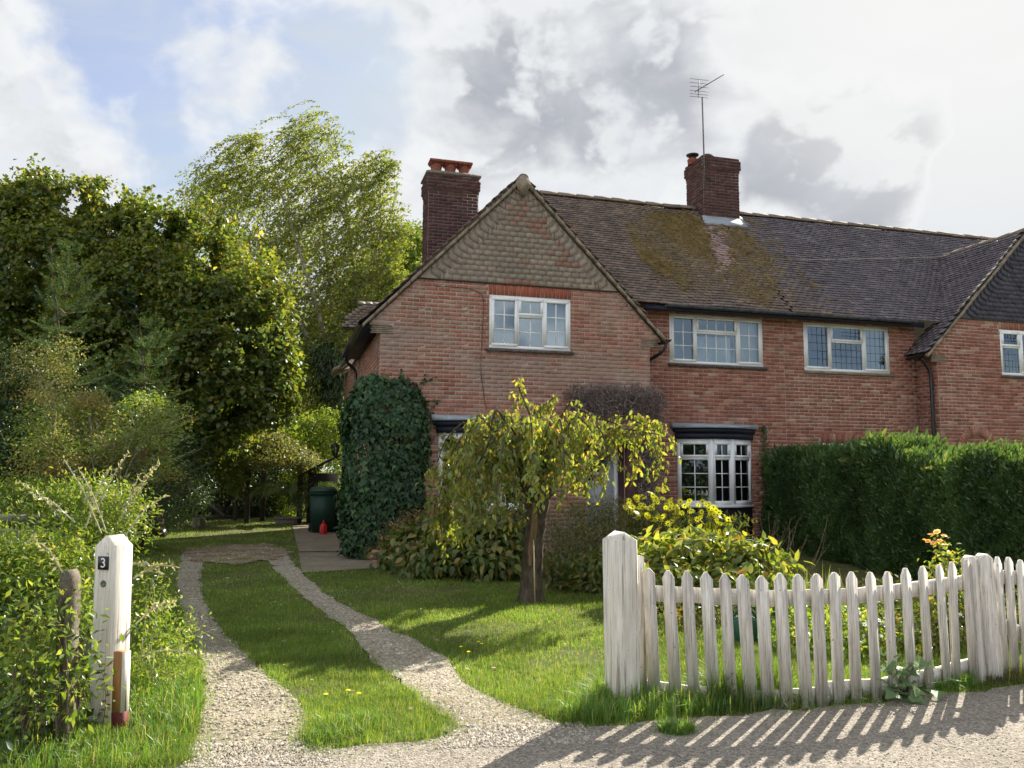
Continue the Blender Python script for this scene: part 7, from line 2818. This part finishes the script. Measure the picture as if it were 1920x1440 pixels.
for (x, y, r_) in ((1745, 1003, .030), (1757, 998, .034), (1770, 1005, .028), (1762, 1015, .03), (1740, 1015, .024), (1772, 1022, .03), (1750, 1018, .026)):
    p = at(x, y, 7.38 + rng.normal() * .04) - XF[RS.name][0]
    e_ = Matrix.Rotation(rng.uniform(-.9, .9), 4, 'X') @ Matrix.Rotation(rng.uniform(0, 6), 4, 'Z')
    inst('bloom', mr, Matrix.Translation(p) @ e_ @ Matrix.Scale(r_, 4), RS)

mound('edging_plants', [(1480, 1170, 7.2, 50, 40), (1530, 1165, 7.3, 46, 40), (1580, 1170, 7.2, 46, 36), (1500, 1200, 6.9, 56, 26), (1580, 1205, 6.9, 60, 24), (1640, 1180, 7.0, 40, 40)],
      'low lime-green leafy plants behind the pickets right of the watering can', 620, L_YELLOW, .035, .075, .6, 2.0, clus=9)
mound('shady_plants', [(1690, 1190, 7.0, 44, 46), (1740, 1180, 7.0, 44, 50), (1790, 1190, 7.0, 40, 46), (1650, 1140, 7.8, 50, 40), (1730, 1130, 7.8, 60, 30), (1850, 1170, 7.4, 50, 60), (1920, 1160, 7.6, 50, 60)],
      'dark mixed leafy plants behind the right end of the picket fence', 700, L_BED, .035, .075, .55, 2.5, clus=9)
mound('edging_plants', [(1255, 1150, 8.0, 44, 24), (1310, 1150, 8.0, 40, 22), (1365, 1160, 7.7, 30, 26)],
      'low dark leafy plants behind the pickets left of the watering can', 600, L_BED, .03, .065, .6, 1.5, clus=9)
WF = thing('white_daisies', at(1660, 884, 7.0) * [1, 1, 0], 'scatter of small white daisies among the plants behind the pickets', 'flowers')
m_w = []
f_w = []
for k in range(7):
    a = k * 2 * math.pi / 7
    b = len(m_w)
    for (x, y) in ((.1, 0), (.6, -.22), (1, 0), (.6, .22)):
        m_w.append((x * math.cos(a) - y * math.sin(a), x * math.sin(a) + y * math.cos(a), .02))
    f_w.append((b, b + 1, b + 2, b + 3))
mw = mesh('flower', np.array(m_w), f_w, PETALW)
sq = MB()
for k in range(34):
    p = at(rng.choice([1615, 1680, 1745, 1790, 1640]) + rng.normal() * 18, rng.uniform(1125, 1215), rng.uniform(6.6, 7.1))
    sq.tube([[p[0], p[1], 0], p], .0025, 3, cap=False)
    r_ = rng.uniform(.014, .024)
    inst('flower', mw, Matrix.Translation(p - XF[WF.name][0]) @ Matrix.Rotation(rng.uniform(.2, 1.1), 4, 'X') @ Matrix.Rotation(rng.uniform(0, 6), 4, 'Z') @ Matrix.Scale(r_, 4), WF)
sq.done('stems', L_BED, WF, kind='stuff')

# broad-leaved mallow in the verge before the fence
ML = thing('mallow_plant', gnd(1690, 1305), 'clump of broad lobed mallow leaves in the verge before the pickets', 'plant')
mc = gnd(1690, 1305)
P, D, N = [], [], []
q = MB()
for k in range(46):
    x, y = rng.normal(1690, 34), rng.normal(1275, 24)
    p = at(x, min(y, 1318), mc[1] - rng.uniform(-.12, .25))
    p[2] = max(p[2], .03)
    q.tube(lerp_path([[mc[0] + rng.normal() * .05, mc[1] + .05, 0], (mc + p) / 2 + [0, 0, .03], p], 6), .0035, 3, cap=False)
    P.append(p)
    D.append([rng.normal(), rng.normal() - .5, -.25])
    N.append([rng.normal() * .4, -.45 + rng.normal() * .3, .9])
q.done('stems', L_MALLOW, ML, kind='stuff')
L_ = rng.uniform(.065, .125, len(P))
leafset('leaves', P, D, N, L_, L_ * 1.15, 'ivy', L_MALLOW, ML, single=46)

# ---- lawn and verge
BED = gpoly([(735, 1085), (860, 1088), (960, 1092), (1040, 1110), (1132, 1122), (1250, 1130), (1500, 1140), (1900, 1130), (1900, 1040), (720, 1045)])


BARE = [(*gnd(x, y)[:2], r) for x, y, r in ((735, 1384, .20), (640, 1350, .12), (560, 1300, .16), (1105, 1235, .20), (1115, 1275, .16), (690, 1215, .22), (590, 1160, .25), (300, 1330, .15), (440, 1100, .4), (1010, 1250, .14), (820, 1290, .12))]


def lawn():
    out = []
    for _ in range(7):
        n = 420000
        Y = 4.12 + (24.5 - 4.12) * rng.random(n) ** 1.7
        X = (rng.random(n) * 2 - 1) * .70 * Y
        p = np.exp(0 * Y)
        # thin with distance, patchy on poor soil
        dens = np.clip((8.5 / Y) ** 1.1, .2, 1.0)
        patch = snoise(X, Y, 1.6, 3) + .6 * snoise(X, Y, 4.0, 5)
        dens = dens * np.clip(1.02 + .6 * patch, .25, 1)
        for (bx_, by_, br_) in BARE:
            dens = dens * (1 - .82 * np.exp(-(((X - bx_) / br_) ** 2 + ((Y - by_) / (br_ * 1.3)) ** 2)))
        k = rng.random(n) < dens * .5
        X, Y = X[k], Y[k]
        jit = np.abs(rng.standard_t(2.2, size=len(X))).clip(0, 6)
        ja = rng.uniform(0, 6.28, len(X))
        jx, jy = X + jit * .035 * np.cos(ja), Y + jit * .05 * np.sin(ja)
        bad = inpoly(jx, jy, LEFT_TRACK) | inpoly(jx, jy, RIGHT_TRACK) | inpoly(jx, jy, LANE) | inpoly(jx, jy, PATH_NEAR) | inpoly(jx, jy, PATH_FAR) | inpoly(jx, jy, BED) | inpoly(jx, jy, BORDER)
        bad |= inpoly(jx + rng.normal(size=len(X)) * .32, jy + rng.normal(size=len(X)) * .45, TRACK_TOP) & (rng.random(len(X)) < .88)
        hu = (X - HO[0]) * CU_ + (Y - HO[1]) * SU_
        hv = -(X - HO[0]) * SU_ + (Y - HO[1]) * CU_
        bad |= (hu > -.1) & (hv > -.15)
        # tufts trespass on the gravel here and there
        bad &= ~((rng.random(len(X)) < .012) & ~inpoly(X, Y, LANE))
        out.append(np.stack([X, Y], 1)[~bad])
        if sum(len(o) for o in out) > 430000:
            break
    P_ = np.concatenate(out)[:430000]
    X, Y = P_.T
    h = .030 + .024 * (snoise(X, Y, 2.2, 9) + 1) * .5 + .02 * (snoise(X, Y, 7, 11) > .45)
    # rougher beside the lane and along the track edges
    px = proj(np.stack([X, Y, 0 * X], 1))
    near = np.clip((px[:, 1] - 1180) / 200, 0, 1)
    h = h * (1 + .45 * near)
    w_ = .0034 * np.clip(Y / 6.5, .8, 2.6)
    blades('lawn_grass', np.column_stack([P_, np.zeros(len(P_))]), h, None, w_, None, L_GRASS, .75, None, 'stuff')


lawn()


def verge(n, poly, h0, h1, mat=L_TALL, bend=.6, w0=.004, w1=.008, name='verge_grass'):
    p = scatter_poly(gpoly(poly), n)
    blades(name, p, h0, h1, w0, w1, mat, bend, None, 'stuff')


verge(5200, [(1120, 1308), (1240, 1305), (1380, 1300), (1520, 1298), (1640, 1290), (1640, 1318), (1500, 1330), (1380, 1338), (1290, 1348), (1160, 1358), (1060, 1362), (1060, 1335)], .07, .19)
verge(2600, [(1330, 1300), (1480, 1296), (1480, 1322), (1330, 1330)], .14, .32, bend=.5)
verge(1700, [(1640, 1285), (1835, 1275), (1835, 1295), (1740, 1302), (1640, 1315)], .05, .16)
verge(1500, [(1120, 1290), (1200, 1300), (1200, 1330), (1110, 1330)], .08, .22)
verge(1500, [(600, 1360), (690, 1350), (720, 1365), (690, 1385), (640, 1396), (580, 1402), (572, 1385)], .05, .11)
verge(2600, [(255, 1300), (375, 1280), (380, 1330), (362, 1380), (340, 1425), (250, 1452), (120, 1460), (0, 1455), (0, 1410), (235, 1400)], .06, .17)
verge(700, [(1850, 1268), (1930, 1262), (1930, 1280), (1850, 1290)], .05, .13, L_OLIVE)
tc = gnd(1268, 1377)
TUFT = thing('grass_tuft', tc, 'single bright tuft of grass growing in the lane before the fence', 'grass')
a = rng.uniform(0, 6.28, 700)
r_ = np.sqrt(rng.random(700)) * .095
blades('grass_blades', np.stack([tc[0] + r_ * np.cos(a) * 1.1, tc[1] + r_ * np.sin(a) * .8, np.full(700, .016)], 1), .04, .095, .004, .007, L_TALL, .7, TUFT)
# fallen leaves and twigs lying about
pts = np.concatenate([scatter_poly(LANE[:16], 60), scatter_poly(LEFT_TRACK, 60), scatter_poly(RIGHT_TRACK, 60), scatter_poly(gpoly([(380, 1030), (900, 1080), (1100, 1250), (700, 1370), (560, 1300)]), 110), scatter_poly(TRACK_TOP, 260)])
P = np.column_stack([pts, np.full(len(pts), .035)])
leafset('fallen_leaves', P, unit(len(P)) * [1, 1, .15], unit(len(P)) * .4 + [0, 0, 1], rng.uniform(.03, .06, len(P)), .03, 'diamond', L_DEADL, None, (0, 0, 0), 'stuff')
# litter of the verge: russet leaves and a grey stone by the kerb of grass
DAND = thing('dandelions', gnd(880, 1225), 'a few yellow dandelion heads in the lawn beside the right track', 'flowers')
dm = mesh('flower_head', np.array([(math.cos(t), math.sin(t), .0) for t in np.arange(10) * .628] + [(0, 0, .45)]), [(i, (i + 1) % 10, 10) for i in range(10)], PETAL)
for (x, y) in ((897, 1212), (903, 1216), (878, 1232), (864, 1222), (672, 1314), (652, 1308), (610, 1316)):
    p = gnd(x, y + 8)
    p[2] = .075
    q = MB()
    q.tube([[p[0], p[1], 0], p], .0025, 4)
    q.done('stem', L_GRASS, DAND)
    inst('flower_head', dm, Matrix.Translation(p - XF[DAND.name][0]) @ Matrix.Scale(.017, 4), DAND)

# hedgerow over the lane, behind the viewer: what the low windows mirror
P, D, N = blob_leaves([(x, -13 + rng.normal() * .6, 1.6, 2.4, 1.2, 2.0 + rng.normal() * .35) for x in np.arange(-22, 24, 3.2)], 55, clus=12, spread=.3)
leafset('hedgerow', P, D, N, .26, .18, 'diamond', L_DARK, None, (0, -13, 0), 'stuff')
P, D, N = blob_leaves([(x, 44 + rng.normal() * 3, 2.6, 4.5, 3.0, 3.4 + rng.normal() * .5) for x in np.arange(26, 84, 6.0)], 30, clus=12, spread=.5)
leafset('treeline', P, D, N, .5, .36, 'diamond', L_DARK, None, (40, 44, 0), 'stuff')
